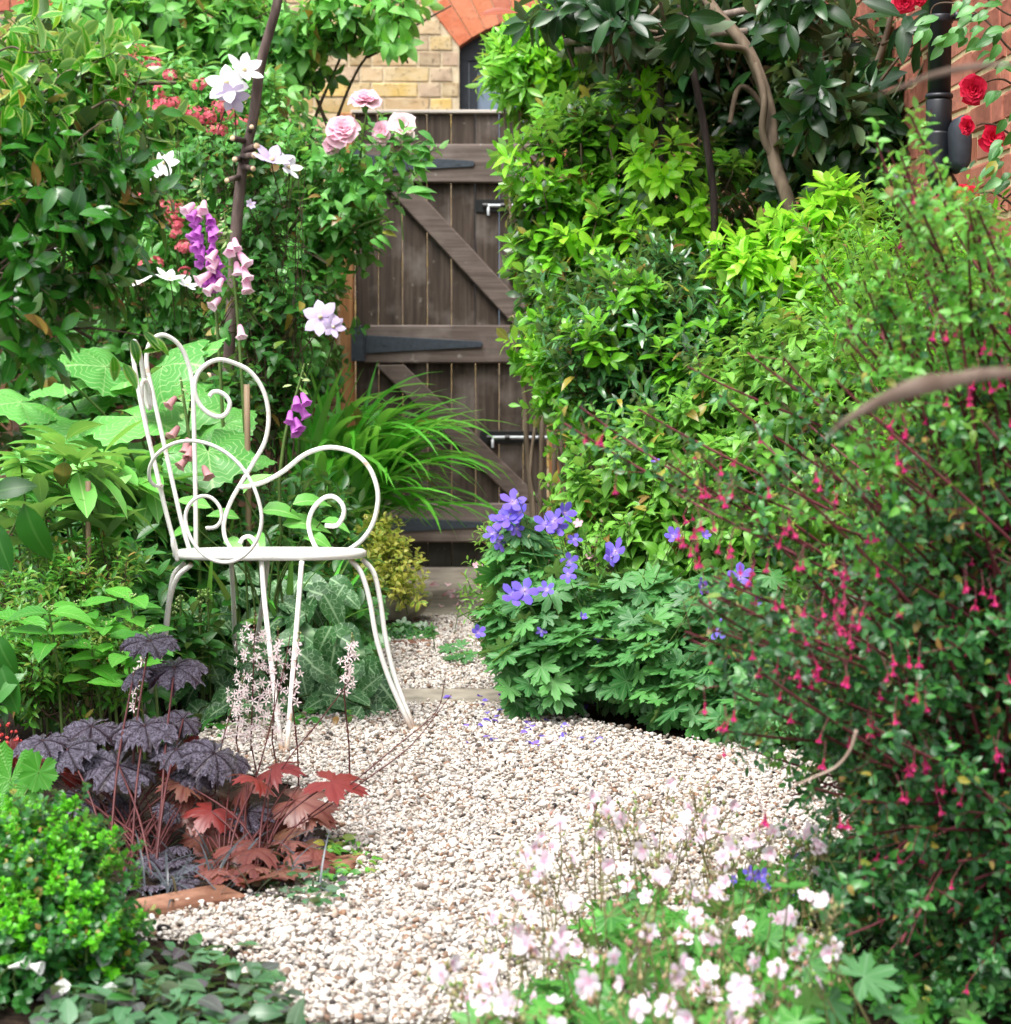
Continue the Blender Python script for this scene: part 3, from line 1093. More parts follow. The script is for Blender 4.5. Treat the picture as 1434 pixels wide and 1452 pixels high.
# drainpipe
PY = 5.3
pz = lambda py: float(P(1334, py, PY)[2])
ptop = P(1337, -30, PY); pbot = P(1333, 205, PY)
dp = thing('drainpipe', 'black plastic drainpipe fixed to the red brick wall', 'drainpipe', (ptop[0], PY, pbot[2]))
X0 = float((ptop[0] + pbot[0]) / 2 - 0.004)
def dpart(name, V, F, par=dp, mat=M_PIPE):
    o = link(name, make_mesh(name, V - np.array(parent_origin(par)), F, mat)); o.parent = par; return o
def ring(z0, z1, r0, r1):
    return tube(np.array([(X0, PY, z0), (X0, PY, z0 + 0.004), (X0, PY, z1 - 0.004), (X0, PY, z1)]), np.array([r0 * 0.94, r0, r1, r1 * 0.94]), 24)
dpart('pipe', *tube(np.array([(X0, PY, 2.6), (X0, PY, pz(140))]), 0.0285, 24))
for ra in ((pz(33), pz(21), 0.0325, 0.0325), (pz(140), pz(133), 0.0345, 0.0345), (pz(190), pz(141), 0.0315, 0.0325)):
    dpart('pipe_collar', *ring(*ra))
el = catmull([(X0, PY, pz(186)), (X0, PY, pz(215)), (X0 + 0.004, PY + 0.005, pz(245)), (X0 + 0.03, PY + 0.03, pz(268))], 6)
dpart('pipe_elbow', *tube(el, 0.0315, 24))
br = merge([box((X0 + 0.034, PY - 0.015, pz(28)), (X0 + 0.1, PY + 0.015, pz(21))), box((X0 + 0.026, PY - 0.045, pz(30)), (X0 + 0.042, PY - 0.03, pz(20)))])
dpart('bracket', *br)
# the dark rounded hood by the pipe's foot
hd = thing('wall_vent_cover', 'dark slate rounded vent hood beside the drainpipe foot', 'vent cover', P(1364, 240, 5.22))
q = [P(px, py, 5.22) for px, py in ((1350, 182), (1356, 168), (1366, 162), (1373, 175), (1376, 200), (1374, 232), (1364, 246), (1352, 232))]
V, F = prism([(p[0], p[2]) for p in q], 5.19, 5.30, 0.006)
o = link('hood', make_mesh('hood', V - np.array(hd.location), F, M_FRAME)); o.parent = hd

# ------------------------------------------------------------------ the gate
gate = thing('wooden_gate', 'dark brown ledged and braced wooden gate with iron strap hinges', 'gate', (gx(646), GY, 0))
GO = np.array(gate.location)
def gpart(name, V, F, mat, par=gate, label=None):
    c = V.mean(0)
    o = bpy.data.objects.new(name, make_mesh(name, V - c, F, mat, None, False)); COL.objects.link(o)
    o.parent = par
    o.location = Vector((c - np.array(parent_origin(par))).tolist())
    if label: o['label'] = label
    return o
bx = [505, 537.5, 571.5, 606.5, 640.5, 674.5, 708, 742, 776]
for a, b in zip(bx[:-1], bx[1:]):
    gpart('board', *box((gx(a) + 0.0013, GY, 0.015), (gx(b) - 0.0013, GY + 0.022, gz(162) + rng.normal() * 0.0005), 0.0035), M_BOARD)
gpart('cap_rail', *box((gx(500), GY - 0.02, gz(162) + 0.003), (gx(780), GY + 0.04, gz(156)), 0.003), M_CAPW)
for y0, y1 in ((205, 260), (461, 515), (713, 768)):
    gpart('ledge', *box((gx(517), GY - 0.034, gz(y1)), (gx(774), GY - 0.001, gz(y0)), 0.006), M_LEDGE)
for pts in (((545, 262), (586, 262), (768, 459), (726, 459)), ((532, 517), (574, 517), (772, 711), (730, 711))):
    V, F = prism([(gx(x), gz(y)) for x, y in pts], GY - 0.033, GY - 0.0015, 0.005)
    o = gpart('brace', V, F, M_BRACE)
for y, x1 in ((232, 672), (487, 683), (742, 683)):
    s = prism([(gx(500), gz(y - 13)), (gx(x1), gz(y - 3)), (gx(x1 + 2), gz(y)), (gx(x1), gz(y + 5)), (gx(500), gz(y + 15))], GY - 0.041, GY - 0.035, 0.001)
    h = gpart('strap_hinge', *s, M_IRON)
    gpart('hinge_plate', *box((gx(500), GY - 0.056, gz(y + 25)), (gx(516), GY - 0.042, gz(y - 25)), 0.002), M_IRON, h)
    V, F = tube(np.array([(gx(517), GY - 0.046, gz(y + 25)), (gx(517), GY - 0.046, gz(y - 25))]), 0.008, 10)
    gpart('hinge_pin', V, F, M_IRON, h)
    for k in range(4):
        xx = 545 + k * (x1 - 560) / 3.2
        V, F = tube(np.array([(gx(xx), GY - 0.0405, gz(y + 1)), (gx(xx), GY - 0.044, gz(y + 1))]), 0.005, 8)
        gpart('bolt_head', V, F, M_IRON, h)
for y, xa, xb in ((292, 675, 775), (620, 681, 790)):
    b_ = gpart('slide_bolt', *box((gx(xa), GY - 0.008, gz(y + 9)), (gx(xb - 25), GY - 0.001, gz(y - 9)), 0.001), M_BLACK)
    V, F = tube(np.array([(gx(xa + 14), GY - 0.022, gz(y)), (gx(xb - 2), GY - 0.022, gz(y))]), 0.0075, 10)
    gpart('bolt_rod', V, F, M_STEEL, b_)
    V, F = tube(np.array([(gx(xa + 18), GY - 0.022, gz(y)), (gx(xa + 18), GY - 0.036, gz(y + 7)), (gx(xa + 18), GY - 0.04, gz(y + 14))]), 0.006, 8)
    gpart('bolt_handle', V, F, M_STEEL, b_)
    for xx in (xa + 10, xa + 35, xa + 62, xa + 82):
        V, F = tube(np.array([(gx(xx), GY - 0.022, gz(y)), (gx(xx + 7), GY - 0.022, gz(y))]), 0.0125, 10)
        gpart('bolt_keeper', V, F, M_BLACK, b_)
gpart('latch', *box((gx(722), GY - 0.02, gz(398)), (gx(734), GY - 0.001, gz(372)), 0.002), M_BLACK)
for (a, b, t), lb in zip(((484, 503, 150), (779, 804, 150)), ('tan timber gate post on the hinge side by the brick wall', 'tan timber gate post on the bolt side behind the shrubs')):
    V, F = box((gx(a), GY - 0.03, 0), (gx(b), GY + 0.07, gz(t) - 0.03), 0.004)
    c = V.mean(0)
    o = bpy.data.objects.new('gate_post', make_mesh('gate_post', V - c, F, M_POST, None, False)); COL.objects.link(o); o.location = c.tolist()
    tag(o, lb, 'post', 'gate posts')

# brick edging, stone trough
def loose_brick(px0, py0, px1, py1, w, h, label, mat):
    a, b = G(px0, py0), G(px1, py1)
    d = unit(b - a); s = np.array([-d[1], d[0], 0])
    L = np.linalg.norm(b - a)
    V, F = box((0, 0, 0), (L, w, h), 0.006)
    V = V + rng.normal(size=V.shape) * 0.0015
    R = np.stack([d, s, UP], -1) @ rot('X', 3)
    o = bpy.data.objects.new('edging_brick', make_mesh('edging_brick', V, F, mat, None, False)); COL.objects.link(o)
    M = np.eye(4); M[:3, :3] = R; M[:3, 3] = a + np.array([0, 0, -0.012]); o.matrix_basis = Matrix(M.tolist())
    tag(o, label, 'brick', 'bricks edging the flower beds')
M_EDGE = brick_mat('weathered edging brick', [(98, 66, 52), (106, 72, 56), (92, 62, 50)], (90, 66, 54), (170, 130, 108))
loose_brick(188, 1316, 352, 1284, 0.085, 0.034, 'reddish brown edging brick lying beside the bronze leaved plant', M_EDGE)
loose_brick(462, 1240, 530, 1232, 0.07, 0.024, 'half buried edging brick below the bronze leaves', M_EDGE)
loose_brick(565, 921, 618, 917, 0.07, 0.03, 'small reddish edging brick in gravel below the stone trough', M_EDGE)
loose_brick(640, 921, 700, 917, 0.07, 0.025, 'small edging brick in gravel left of the blue flowers', M_EDGE)

tr = thing('stone_trough', 'shallow mossy grey stone bowl under yellow leaves', 'trough', G(532, 890))
c = G(532, 890); TY = float(c[1])
prof = [(0.05, 0.0), (0.15, 0.005), (0.2, 0.03), (0.235, 0.075), (0.24, 0.105), (0.225, 0.112), (0.2, 0.1), (0.05, 0.085)]
V, F, U = lathe(prof, 28)
V = V @ rot('X', 90).T
V[:, 2] = np.abs(V[:, 2])
V = V * np.array([0.82, 0.65, 0.85]); V = V + 0.008 * Noise(16, 9)(V)[:, None] * unit(V + 1e-6)
V = V + np.array([c[0], c[1] + 0.05, 0.02])
o = link('bowl', make_mesh('bowl', V - np.array(tr.location), F[:, ::-1], M_ROCK)); o.parent = tr
TROUGH = np.array([c[0], c[1] + 0.05, 0.12])
# ------------------------------------------------------------------ the white chair
def paint_mat():
    t = NT('chipped white paint')
    n1 = t.noise(45, 5); n2 = t.noise(9, 3)
    g = t.new('ShaderNodeSeparateXYZ'); t.l.new(t.new('ShaderNodeTexCoord').outputs['Object'], g.inputs[0])
    low = t.math('MULTIPLY', t.math('SUBTRACT', 0.06, g.outputs[2], True), 26.0, True)
    rim = t.math('MULTIPLY', t.math('SUBTRACT', 0.007, t.math('ABSOLUTE', t.math('SUBTRACT', g.outputs[2], 0.431)), True), 200.0, True)
    low = t.math('MAXIMUM', t.math('MULTIPLY', low, t.ramp(n2, [(0.35, (0.4, 0.4, 0.4)), (0.6, (1, 1, 1))])), t.math('MULTIPLY', rim, t.ramp(n2, [(0.42, (0, 0, 0)), (0.6, (0.9, 0.9, 0.9))])))      # rust where the feet stand in the wet
    k = t.math('ADD', t.math('MULTIPLY', t.ramp(n1, [(0.58, (0, 0, 0)), (0.66, (1, 1, 1))]), t.ramp(n2, [(0.48, (0, 0, 0)), (0.58, (0.7, 0.7, 0.7))])), low, True)
    c = t.mix(k, t.mix(n2, (0.74, 0.74, 0.71, 1), (0.62, 0.61, 0.57, 1)), t.ramp(n1, [(0.4, srgb(120, 82, 52)), (0.7, srgb(176, 140, 104))]))
    return t.finish(t.principled(c, 0.38, t.bump(n1, 0.15, 0.002), 0.5))
M_PAINT = paint_mat()
chair = thing('garden_chair', 'white wrought metal scroll chair standing on gravel', 'chair', (-0.58, 5.24, 0))
CO = np.array(chair.location)
def wire(name, paths, r=0.0064, extra=None, k=8):
    """paths of (px, py, Y) along each rod, as measured"""
    ps = []
    for q in paths:
        a = np.array(q, float)
        ps.append(tube(catmull(P(a[:, 0], a[:, 1], a[:, 2]), k), r, 10))
    if extra: ps += extra
    V, F = merge(ps)
    o = link(name, make_mesh(name, V - CO, F, M_PAINT)); o.parent = chair
    return o
def foot(px, py, Y): 
    p = P(px, py, Y); return [tube(np.array([(p[0], p[1], 0.0), (p[0], p[1], 0.022)]), 0.0125, 10)]
# seat: rounded plate with a rim
SC = np.array([-0.585, 5.235]); SA, SB, SZ = 0.236, 0.19, 0.448
th = np.linspace(0, 2 * math.pi, 48, endpoint=False)
ex = lambda r, z, zt: np.stack([SC[0] + (SA + r) * np.sign(np.cos(th)) * np.abs(np.cos(th)) ** 0.85, SC[1] + (SB + r) * np.sign(np.sin(th)) * np.abs(np.sin(th)) ** 0.85, z - zt * np.sin(th)], -1)
rings = [ex(-0.235 + 0.05, SZ - 0.004, 0.0), ex(-0.02, SZ - 0.002, 0.008), ex(-0.004, SZ + 0.003, 0.009), ex(0.003, SZ - 0.001, 0.009), ex(0.003, SZ - 0.012, 0.009), ex(-0.004, SZ - 0.015, 0.009), ex(-0.02, SZ - 0.012, 0.008), ex(-0.235 + 0.05, SZ - 0.012, 0)]
V = np.vstack(rings + [np.array([[*SC, SZ - 0.004], [*SC, SZ - 0.012]])])
F = []
for k in range(len(rings) - 1):
    for j in range(48):
        a, b = k * 48 + j, k * 48 + (j + 1) % 48
        F += [(a, b, b + 48), (a, b + 48, a + 48)]
nR = len(rings) * 48
for j in range(48):
    F.append(((j + 1) % 48, j, nR)); F.append((nR - 48 + j, nR - 48 + (j + 1) % 48, nR + 1))
o = link('seat', make_mesh('seat', V - CO, np.array(F)[:, ::-1], M_PAINT)); o.parent = chair
# legs: two rods each, running together at the foot
wire('leg', [[(371, 796, 5.06), (375, 850, 5.02), (386, 950, 4.94), (396, 1040, 4.885), (402, 1077, 4.865)],
             [(428, 796, 5.05), (423, 860, 5.01), (415, 960, 4.94), (409, 1040, 4.885), (405, 1077, 4.865)]], extra=foot(403, 1078, 4.865))
wire('leg', [[(497, 794, 5.17), (512, 812, 5.16), (524, 850, 5.155), (534, 905, 5.15), (551, 960, 5.15), (575, 1015, 5.15), (590, 1047, 5.15)],
             [(514, 793, 5.25), (530, 812, 5.245), (539, 850, 5.235), (547, 905, 5.21), (560, 960, 5.19), (580, 1015, 5.165), (593, 1047, 5.155)]], extra=foot(591, 1048, 5.155))
wire('leg', [[(272, 800, 5.12), (252, 818, 5.13), (241, 850, 5.15), (234, 905, 5.18), (218, 965, 5.23), (203, 1020, 5.29), (199, 1036, 5.30)],
             [(262, 798, 5.24), (247, 815, 5.245), (240, 850, 5.25), (232, 905, 5.265), (216, 965, 5.28), (203, 1020, 5.30), (199, 1036, 5.305)]], extra=foot(199, 1036, 5.305))
wire('leg', [[(328, 796, 5.41), (331, 850, 5.45), (334, 920, 5.53), (341, 970, 5.58), (347, 998, 5.62)],
             [(380, 796, 5.41), (373, 850, 5.45), (364, 910, 5.53), (354, 970, 5.58), (348, 998, 5.62)]], extra=foot(348, 999, 5.625))
# back
wire('back_hoop', [[(272, 790, 5.31), (258, 742, 5.32), (235, 640, 5.335), (216, 555, 5.345), (208, 515, 5.35), (211, 490, 5.353), (222, 477, 5.36), (236, 476, 5.37), (254, 489, 5.385), (266, 513, 5.395), (273, 545, 5.4), (275, 600, 5.4), (277, 690, 5.395), (278, 789, 5.38)]], 0.0059)
wire('back_scroll', [[(316, 560, 5.41), (308, 562, 5.41), (300, 557, 5.41), (313, 555, 5.41)][:0] + [(297, 562, 5.405), (302, 556, 5.408), (312, 556, 5.41), (322, 563, 5.412), (326, 573, 5.413), (321, 586, 5.412), (310, 591, 5.41), (296, 586, 5.405), (283, 573, 5.40), (276, 553, 5.395), (279, 533, 5.398), (291, 518, 5.405), (310, 510, 5.42), (333, 515, 5.435), (356, 528, 5.445), (374, 555, 5.455), (381, 590, 5.46), (376, 625, 5.46), (360, 655, 5.455), (342, 685, 5.45), (327, 712, 5.445), (318, 740, 5.44), (320, 765, 5.43), (334, 787, 5.42)],
                     [(340, 771, 5.42), (345, 763, 5.425), (354, 761, 5.43), (361, 767, 5.43), (365, 777, 5.425), (362, 789, 5.42)]], 0.0059)
wire('back_scroll', [[(207, 600, 5.22), (202, 575, 5.215), (201, 548, 5.21), (206, 540, 5.215), (212, 556, 5.23), (213, 578, 5.24), (208, 570, 5.245), (203, 530, 5.235), (198, 500, 5.22), (191, 484, 5.20), (188, 496, 5.18), (195, 545, 5.165), (206, 600, 5.16), (220, 660, 5.155), (234, 720, 5.15), (247, 770, 5.15), (253, 794, 5.15)],
                     [(245, 763, 5.12), (246, 775, 5.12), (252, 795, 5.13)]], 0.0058)
# arms
wire('armrest', [[(230, 689, 5.15), (219, 688, 5.12), (212, 678, 5.10), (213, 661, 5.08), (224, 643, 5.06), (246, 629, 5.045), (272, 625, 5.035), (300, 631, 5.025), (326, 646, 5.02), (347, 668, 5.015), (363, 698, 5.01), (371, 732, 5.01), (366, 762, 5.01), (351, 784, 5.015), (330, 796, 5.02), (308, 796, 5.02), (287, 785, 5.02), (270, 762, 5.025), (263, 735, 5.03), (269, 715, 5.03), (284, 704, 5.03), (300, 706, 5.03), (312, 720, 5.03), (314, 736, 5.03), (306, 747, 5.03), (292, 749, 5.03)]], 0.0046)
wire('armrest', [[(338, 690, 5.44), (350, 690, 5.44), (375, 683, 5.435), (402, 668, 5.43), (430, 646, 5.42), (455, 636, 5.41), (478, 635, 5.405), (503, 643, 5.40), (523, 662, 5.395), (534, 688, 5.39), (536, 712, 5.39), (529, 742, 5.39), (513, 766, 5.39), (488, 783, 5.39), (468, 788, 5.39), (452, 781, 5.39), (442, 763, 5.39), (438, 742, 5.39), (444, 722, 5.39), (458, 707, 5.39), (472, 704, 5.39), (484, 713, 5.39), (488, 726, 5.39), (482, 741, 5.39), (474, 746, 5.39), (461, 745, 5.39)]], 0.0062)
# ------------------------------------------------------------------ right side planting
T_OVAL = [leafT(0.46, 4, 0.14, c, 1.0) for c in (0.1, 0.3, 0.5)]
T_OBOV = [leafT(0.42, 4, 0.12, c, 1.25) for c in (0.05, 0.25, 0.45)]
T_NARR = [leafT(0.3, 4, 0.16, c, 1.0) for c in (0.1, 0.3, 0.55)]
T_LONG = [leafT(0.36, 5, 0.16, c, 1.05) for c in (0.1, 0.25, 0.4)]
T_ROUND = [leafT(0.72, 4, 0.1, c, 1.0, 0, 0.7) for c in (0.1, 0.3)]
T_OVATE = [leafT(0.52, 5, 0.14, c, 0.78, 0.04) for c in (0.15, 0.35, 0.6)]

def base_of(px, Y):
    p = P(px, 700, Y); return (p[0], Y, 0)

# mexican orange hedge
M_CH = leaf_mat('choisya green', [(76, 120, 30), (106, 156, 38), (130, 178, 48), (88, 136, 34)], 0.3, 0.36, 0.5, (150, 180, 90), mott=0.2)
M_CHY = leaf_mat('choisya lime', [(132, 180, 40), (160, 198, 52), (184, 210, 70)], 0.36, 0.4, 0.4, (205, 215, 120), mott=0.15)
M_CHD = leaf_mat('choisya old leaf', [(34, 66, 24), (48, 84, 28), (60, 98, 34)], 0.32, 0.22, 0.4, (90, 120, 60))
h = Plant('hedge_shrub', 'dense bright green shrub with whorled leaflets half hiding the gate', 'shrub', base_of(860, 6.9), None, M_BARK)
hb = [(830, 225, 7.0, 100, 60, .3), (775, 300, 6.9, 58, 100, .28), (800, 400, 6.8, 74, 84, .28), (775, 470, 6.7, 45, 62, .2), (905, 310, 6.9, 110, 90, .32),
      (890, 400, 6.75, 110, 70, .3), (980, 330, 7.0, 90, 120, .3), (880, 180, 7.1, 90, 50, .3), (815, 520, 6.6, 55, 60, .2), (960, 430, 6.7, 70, 70, .25)]
shrub(h, hb, 640, T_OBOV, M_CH, 0.045, 9, 0.078, (0.72, 1.04), -0.35, 12, 0.75, 0.6, 88, 30, 0.12, parts=260, twig=.1, tr=.0022, seed=1)
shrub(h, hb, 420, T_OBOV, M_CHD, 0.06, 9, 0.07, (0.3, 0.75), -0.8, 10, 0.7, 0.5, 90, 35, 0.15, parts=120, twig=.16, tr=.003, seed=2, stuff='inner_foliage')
shrub(h, [(760, 240, 6.75, 40, 60, .1), (735, 260, 6.75, 22, 30, .08), (745, 500, 6.55, 20, 40, .08), (835, 330, 6.6, 40, 40, .1), (930, 240, 6.6, 60, 50, .1), (970, 300, 6.6, 50, 50, .1), (900, 130, 6.8, 50, 50, .1), (920, 330, 6.55, 60, 40, .1), (860, 400, 6.5, 40, 30, .08)], 58, T_OBOV, M_CHY, 0.04, 9, 0.075, (0.4, 1), -9, 12, 0.8, 0.8, 80, 30, 0.1, parts=160, seed=3, stuff='young_foliage')
for i in range(26):
    a = np.array(base_of(rnd(800, 980), rnd(6.8, 7.2))); b = P(rnd(760, 1000), rnd(150, 480), rnd(6.7, 7.1))
    arch(h, a, b, [a * .5 + b * .5 + rng.normal(size=3) * .08], [.012, .003], 5, 8, .004)

g = Plant('golden_shrub', 'golden lime leaved shrub with starry whorls right of the hedge', 'shrub', base_of(1110, 6.2), None, M_BARK)
gb = [(1090, 400, 6.1, 62, 36, .16), (1150, 345, 6.1, 60, 34, .15), (1180, 295, 6.15, 40, 20, .12), (1050, 380, 6.1, 36, 26, .12), (1130, 445, 6.05, 70, 34, .14), (1200, 410, 6.05, 40, 50, .14)]
shrub(g, gb, 120, T_OBOV, M_CHY, 0.045, 10, 0.084, (0.55, 1), -9, 12, 0.7, 0.9, 82, 30, 0.1, parts=220, seed=4)
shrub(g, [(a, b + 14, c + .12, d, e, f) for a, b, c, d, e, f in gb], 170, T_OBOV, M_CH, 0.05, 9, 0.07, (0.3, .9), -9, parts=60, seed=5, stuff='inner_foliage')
for i in range(12):
    a = np.array(base_of(rnd(1080, 1160), 6.2)); b = P(rnd(1040, 1200), rnd(300, 450), 6.15)
    arch(g, a, b, [a * .5 + b * .5 + rng.normal(size=3) * .05], [.010, .003], 5, 8, .003)

# light bush over the gate corner
M_PI = leaf_mat('fresh light leaf', [(120, 168, 60), (146, 188, 78), (164, 200, 100)], 0.3, 0.4, 0.4, (190, 215, 140))
p = Plant('light_green_shrub', 'pale fresh green shrub with pointed leaves in front of the dark window', 'shrub', base_of(760, 7.8), None, M_BARK)
shrub(p, [(750, 110, 7.8, 40, 40, .15), (718, 100, 7.75, 18, 30, .1), (780, 130, 7.8, 50, 36, .15), (760, 90, 7.8, 40, 40, .15)], 190, T_NARR, M_PI, 0.07, 10, 0.085, (0.3, 1), -9, 12, 0.9, 0.5, 70, 25, parts=140, seed=6)
shrub(p, [(800, 70, 7.7, 56, 46, .15), (770, 48, 7.7, 34, 26, .1), (840, 40, 7.6, 60, 40, .15)], 110, T_NARR, M_CHY, 0.06, 10, 0.075, (0.3, 1), -9, 12, 0.9, 0.5, 75, 25, parts=70, seed=7, stuff='yellow_foliage')
for i in range(9):
    a = np.array(base_of(rnd(760, 850), 7.8)); b = P(rnd(700, 830), rnd(50, 140), 7.75)
    arch(p, a, b, [a * .5 + b * .5], [.014, .003], 5, 8, .004)

# dark evergreen tree
M_DK = leaf_mat('dark leathery leaf', [(26, 50, 28), (36, 64, 34), (50, 82, 42), (30, 56, 34)], 0.3, 0.14, 0.5, (64, 92, 64), spec=0.4, mott=0.2)
t = Plant('evergreen_tree', 'dark leathery leaved evergreen tree with pale crooked limbs at top right', 'tree', base_of(1130, 7.0), None, M_BARK)
tb = [(1180, 50, 6.9, 140, 70, .4), (940, 30, 6.9, 120, 40, .3), (1230, 120, 6.6, 90, 110, .4), (1160, 140, 6.6, 40, 60, .15), (1200, 230, 6.6, 100, 80, .35), (860, 20, 6.7, 110, 34, .3), (1290, 40, 6.3, 60, 60, .3), (1180, 270, 6.8, 80, 60, .3), (1020, 20, 7.0, 80, 30, .2)]
shrub(t, tb, 400, T_LONG, M_DK, 0.05, 8, 0.125, (0.3, 1), -0.5, 8, 0.9, 0.25, 92, 45, 0.22, parts=290, twig=.16, tr=.004, seed=8, tip=.8, upb=.7)
shrub(t, [(1180, 160, 7.4, 220, 170, .2), (1000, 80, 7.6, 200, 110, .2)], 420, T_LONG, M_DK, 0.05, 8, 0.13, (0.1, 1), -9, 8, 0.6, 0.4, 90, 40, 0.2, parts=0, twig=.16, tr=.004, seed=9, stuff='inner_foliage', back=1)
for pts, r in (([(1135, 340, 6.35), (1115, 275, 6.35), (1098, 225, 6.40), (1090, 150, 6.45), (1060, 70, 6.50), (1010, 10, 6.55), (985, -40, 6.60)], (.021, .017)),
               ([(1130, 700, 6.9), (1135, 450, 6.8), (1135, 340, 6.75)], (.04, .027)),
               ([(1090, 150, 6.45), (1062, 78, 6.45), (1030, 66, 6.40), (985, 62, 6.35), (930, 55, 6.30), (850, 40, 6.30)], (.013, .005)),
               ([(1072, 90, 6.45), (1084, 140, 6.40), (1082, 190, 6.40), (1100, 230, 6.40)], (.010, .012)),
               ([(1115, 275, 6.75), (1180, 200, 6.7), (1240, 100, 6.6), (1270, 0, 6.5)], (.018, .008)),
               ([(1035, 175, 6.8), (1045, 130, 6.85), (1060, 125, 6.85), (1082, 150, 6.85)], (.008, .010))):
    q = np.array(pts, float)
    t.tube(catmull(P(q[:, 0], q[:, 1], q[:, 2]), 8), np.linspace(r[0], r[1], 8 * (len(pts) - 1) + 1), 10)
shrub(t, [(940, 30, 6.3, 70, 30, .12), (1140, 20, 6.2, 80, 34, .12), (1160, 140, 6.2, 46, 44, .1), (880, 20, 6.4, 80, 30, .1)], 46, T_LONG, M_DK, 0.05, 8, 0.115, (0.2, 1), -9, 8, 0.9, 0.25, 92, 45, 0.22, parts=160, twig=.12, tr=.004, seed=80, tip=.8, upb=.7, stuff='near_foliage')
# rustic pergola poles
M_POLE = plain_mat('weathered pole', [(84, 74, 66), (128, 116, 106), (160, 148, 138)], 0.9, 50, 0.2, 0.6, stretch=(1, 1, .15))
M_POLED = plain_mat('dark pole bark', [(34, 28, 27), (56, 47, 45), (78, 68, 66)], 0.9, 50, 0.2, 0.8, stretch=(1, 1, .15))
def pole(label, pts, r, mat, group=None, stubs=()):
    q = np.array(pts, float); w = P(q[:, 0], q[:, 1], q[:, 2])
    t_ = thing('rustic_pole', label, 'pole', w[0], group)
    c = catmull(w, 8)
    rr = np.linspace(r[0], r[1], len(c)) * (1 + 0.06 * Noise(30, 3)(c))
    V, F = tube(c, rr, 12)
    o = link('pole', make_mesh('pole', V - w[0], F, mat)); o.parent = t_
    for a, b, rs in stubs:
        pa, pb = P(*a), P(*b)
        V, F = tube(np.array([pa, pa * .5 + pb * .5, pb]), rs, 8)
        o = link('branch_stub', make_mesh('branch_stub', V - w[0], F, mat)); o.parent = t_
        V, F = tube(np.array([pb + unit(pb - pa) * .0005, pb + unit(pb - pa) * .002]), rs * .93, 8)
        o2 = link('cut_end', make_mesh('cut_end', V - w[0], F, M_CUT)); o2.parent = t_
    return t_
M_CUT = plain_mat('fresh cut wood', [(190, 160, 126), (226, 204, 172)], 0.8, 60, 0.2, 0.1)
pole('dark upright pole standing in the hedge below the tree', [(1012, 700, 6.6), (1014, 340, 6.5), (1005, 220, 6.5), (985, 110, 6.5), (968, 30, 6.5), (960, -40, 6.5)], (.0125, .010), M_POLED, 'upright poles of the rustic trellis')
pole('slender dark upright pole left of the pale tree limb', [(935, 700, 6.9), (938, 180, 6.8), (930, 60, 6.8), (925, -40, 6.8)], (.0115, .010), M_POLED, 'upright poles of the rustic trellis')
pole('upper grey crossbar pole under the dark leaves', [(800, 60, 6.65), (880, 48, 6.65), (960, 34, 6.65), (1080, 10, 6.65)], (.012, .012), M_POLE, 'crossbars of the rustic trellis')
pole('lower grey crossbar pole under the dark leaves', [(815, 72, 6.6), (890, 66, 6.6), (960, 52, 6.6), (1060, 44, 6.6)], (.011, .011), M_POLE, 'crossbars of the rustic trellis')

# sweet box
M_SB = leaf_mat('sweet box leaf', [(44, 82, 46), (62, 104, 60), (92, 130, 86)], 0.24, 0.22, 0.4, (110, 130, 110), spec=0.75)
s = Plant('sweet_box_shrub', 'dark glossy narrow leaved shrub below the golden leaves', 'shrub', base_of(930, 6.2), None, M_TWIG)
sb_ = [(920, 480, 6.2, 90, 80, .25), (860, 540, 6.15, 70, 60, .2), (980, 450, 6.2, 60, 60, .2), (1010, 540, 6.1, 60, 60, .2), (900, 590, 6.1, 90, 40, .2), (930, 410, 6.3, 44, 40, .15), (960, 570, 6.05, 70, 40, .15), (1040, 500, 6.05, 60, 50, .15), (840, 450, 6.25, 40, 60, .15)]
shrub(s, sb_, 400, T_NARR, M_SB, 0.12, 13, 0.072, (0.4, 1.1), -0.35, 16, 0.5, 0.9, 75, 30, 0.05, parts=240, twig=.1, seed=10)
shrub(s, [(820, 560, 6.3, 50, 60, .15), (790, 500, 6.4, 40, 60, .15), (860, 620, 6.2, 60, 30, .12)], 150, T_OBOV, M_CH, 0.06, 9, 0.055, (0.4, 1), seed=11, parts=60, stuff='green_foliage')

shrub(s, [(900, 430, 6.1, 50, 40, .1), (960, 520, 6.0, 60, 50, .1), (1000, 470, 6.0, 50, 40, .1), (860, 500, 6.05, 50, 50, .1), (1040, 470, 6.0, 50, 50, .1)], 60, T_OBOV, M_CH, 0.05, 8, 0.066, (0.4, 1), seed=90, parts=80, twig=.15, stuff='mixed_foliage')
# light green bush
M_PH = leaf_mat('mock orange leaf', [(86, 124, 44), (108, 148, 58), (132, 168, 76), (148, 180, 92)], 0.4, 0.38, 0.4, (170, 195, 120))
b = Plant('mock_orange_shrub', 'loose light green shrub with many small curled leaves above the blue flowers', 'shrub', base_of(980, 5.9), None, M_STEM)
pb = [(970, 655, 5.95, 90, 66, .3), (880, 690, 5.9, 80, 60, .25), (1010, 720, 5.8, 110, 100, .3), (930, 780, 5.75, 100, 70, .25), (1080, 620, 5.8, 110, 120, .3), (840, 740, 5.9, 44, 50, .2), (1120, 760, 5.6, 120, 130, .3), (1150, 560, 5.6, 100, 90, .3)]
shrub(b, pb, 760, T_OVATE, M_PH, 0.11, 12, 0.056, (0.55, 1), -0.75, 13, 0.55, 0.9, 72, 35, 0.25, True, 290, .12, .0018, seed=12)
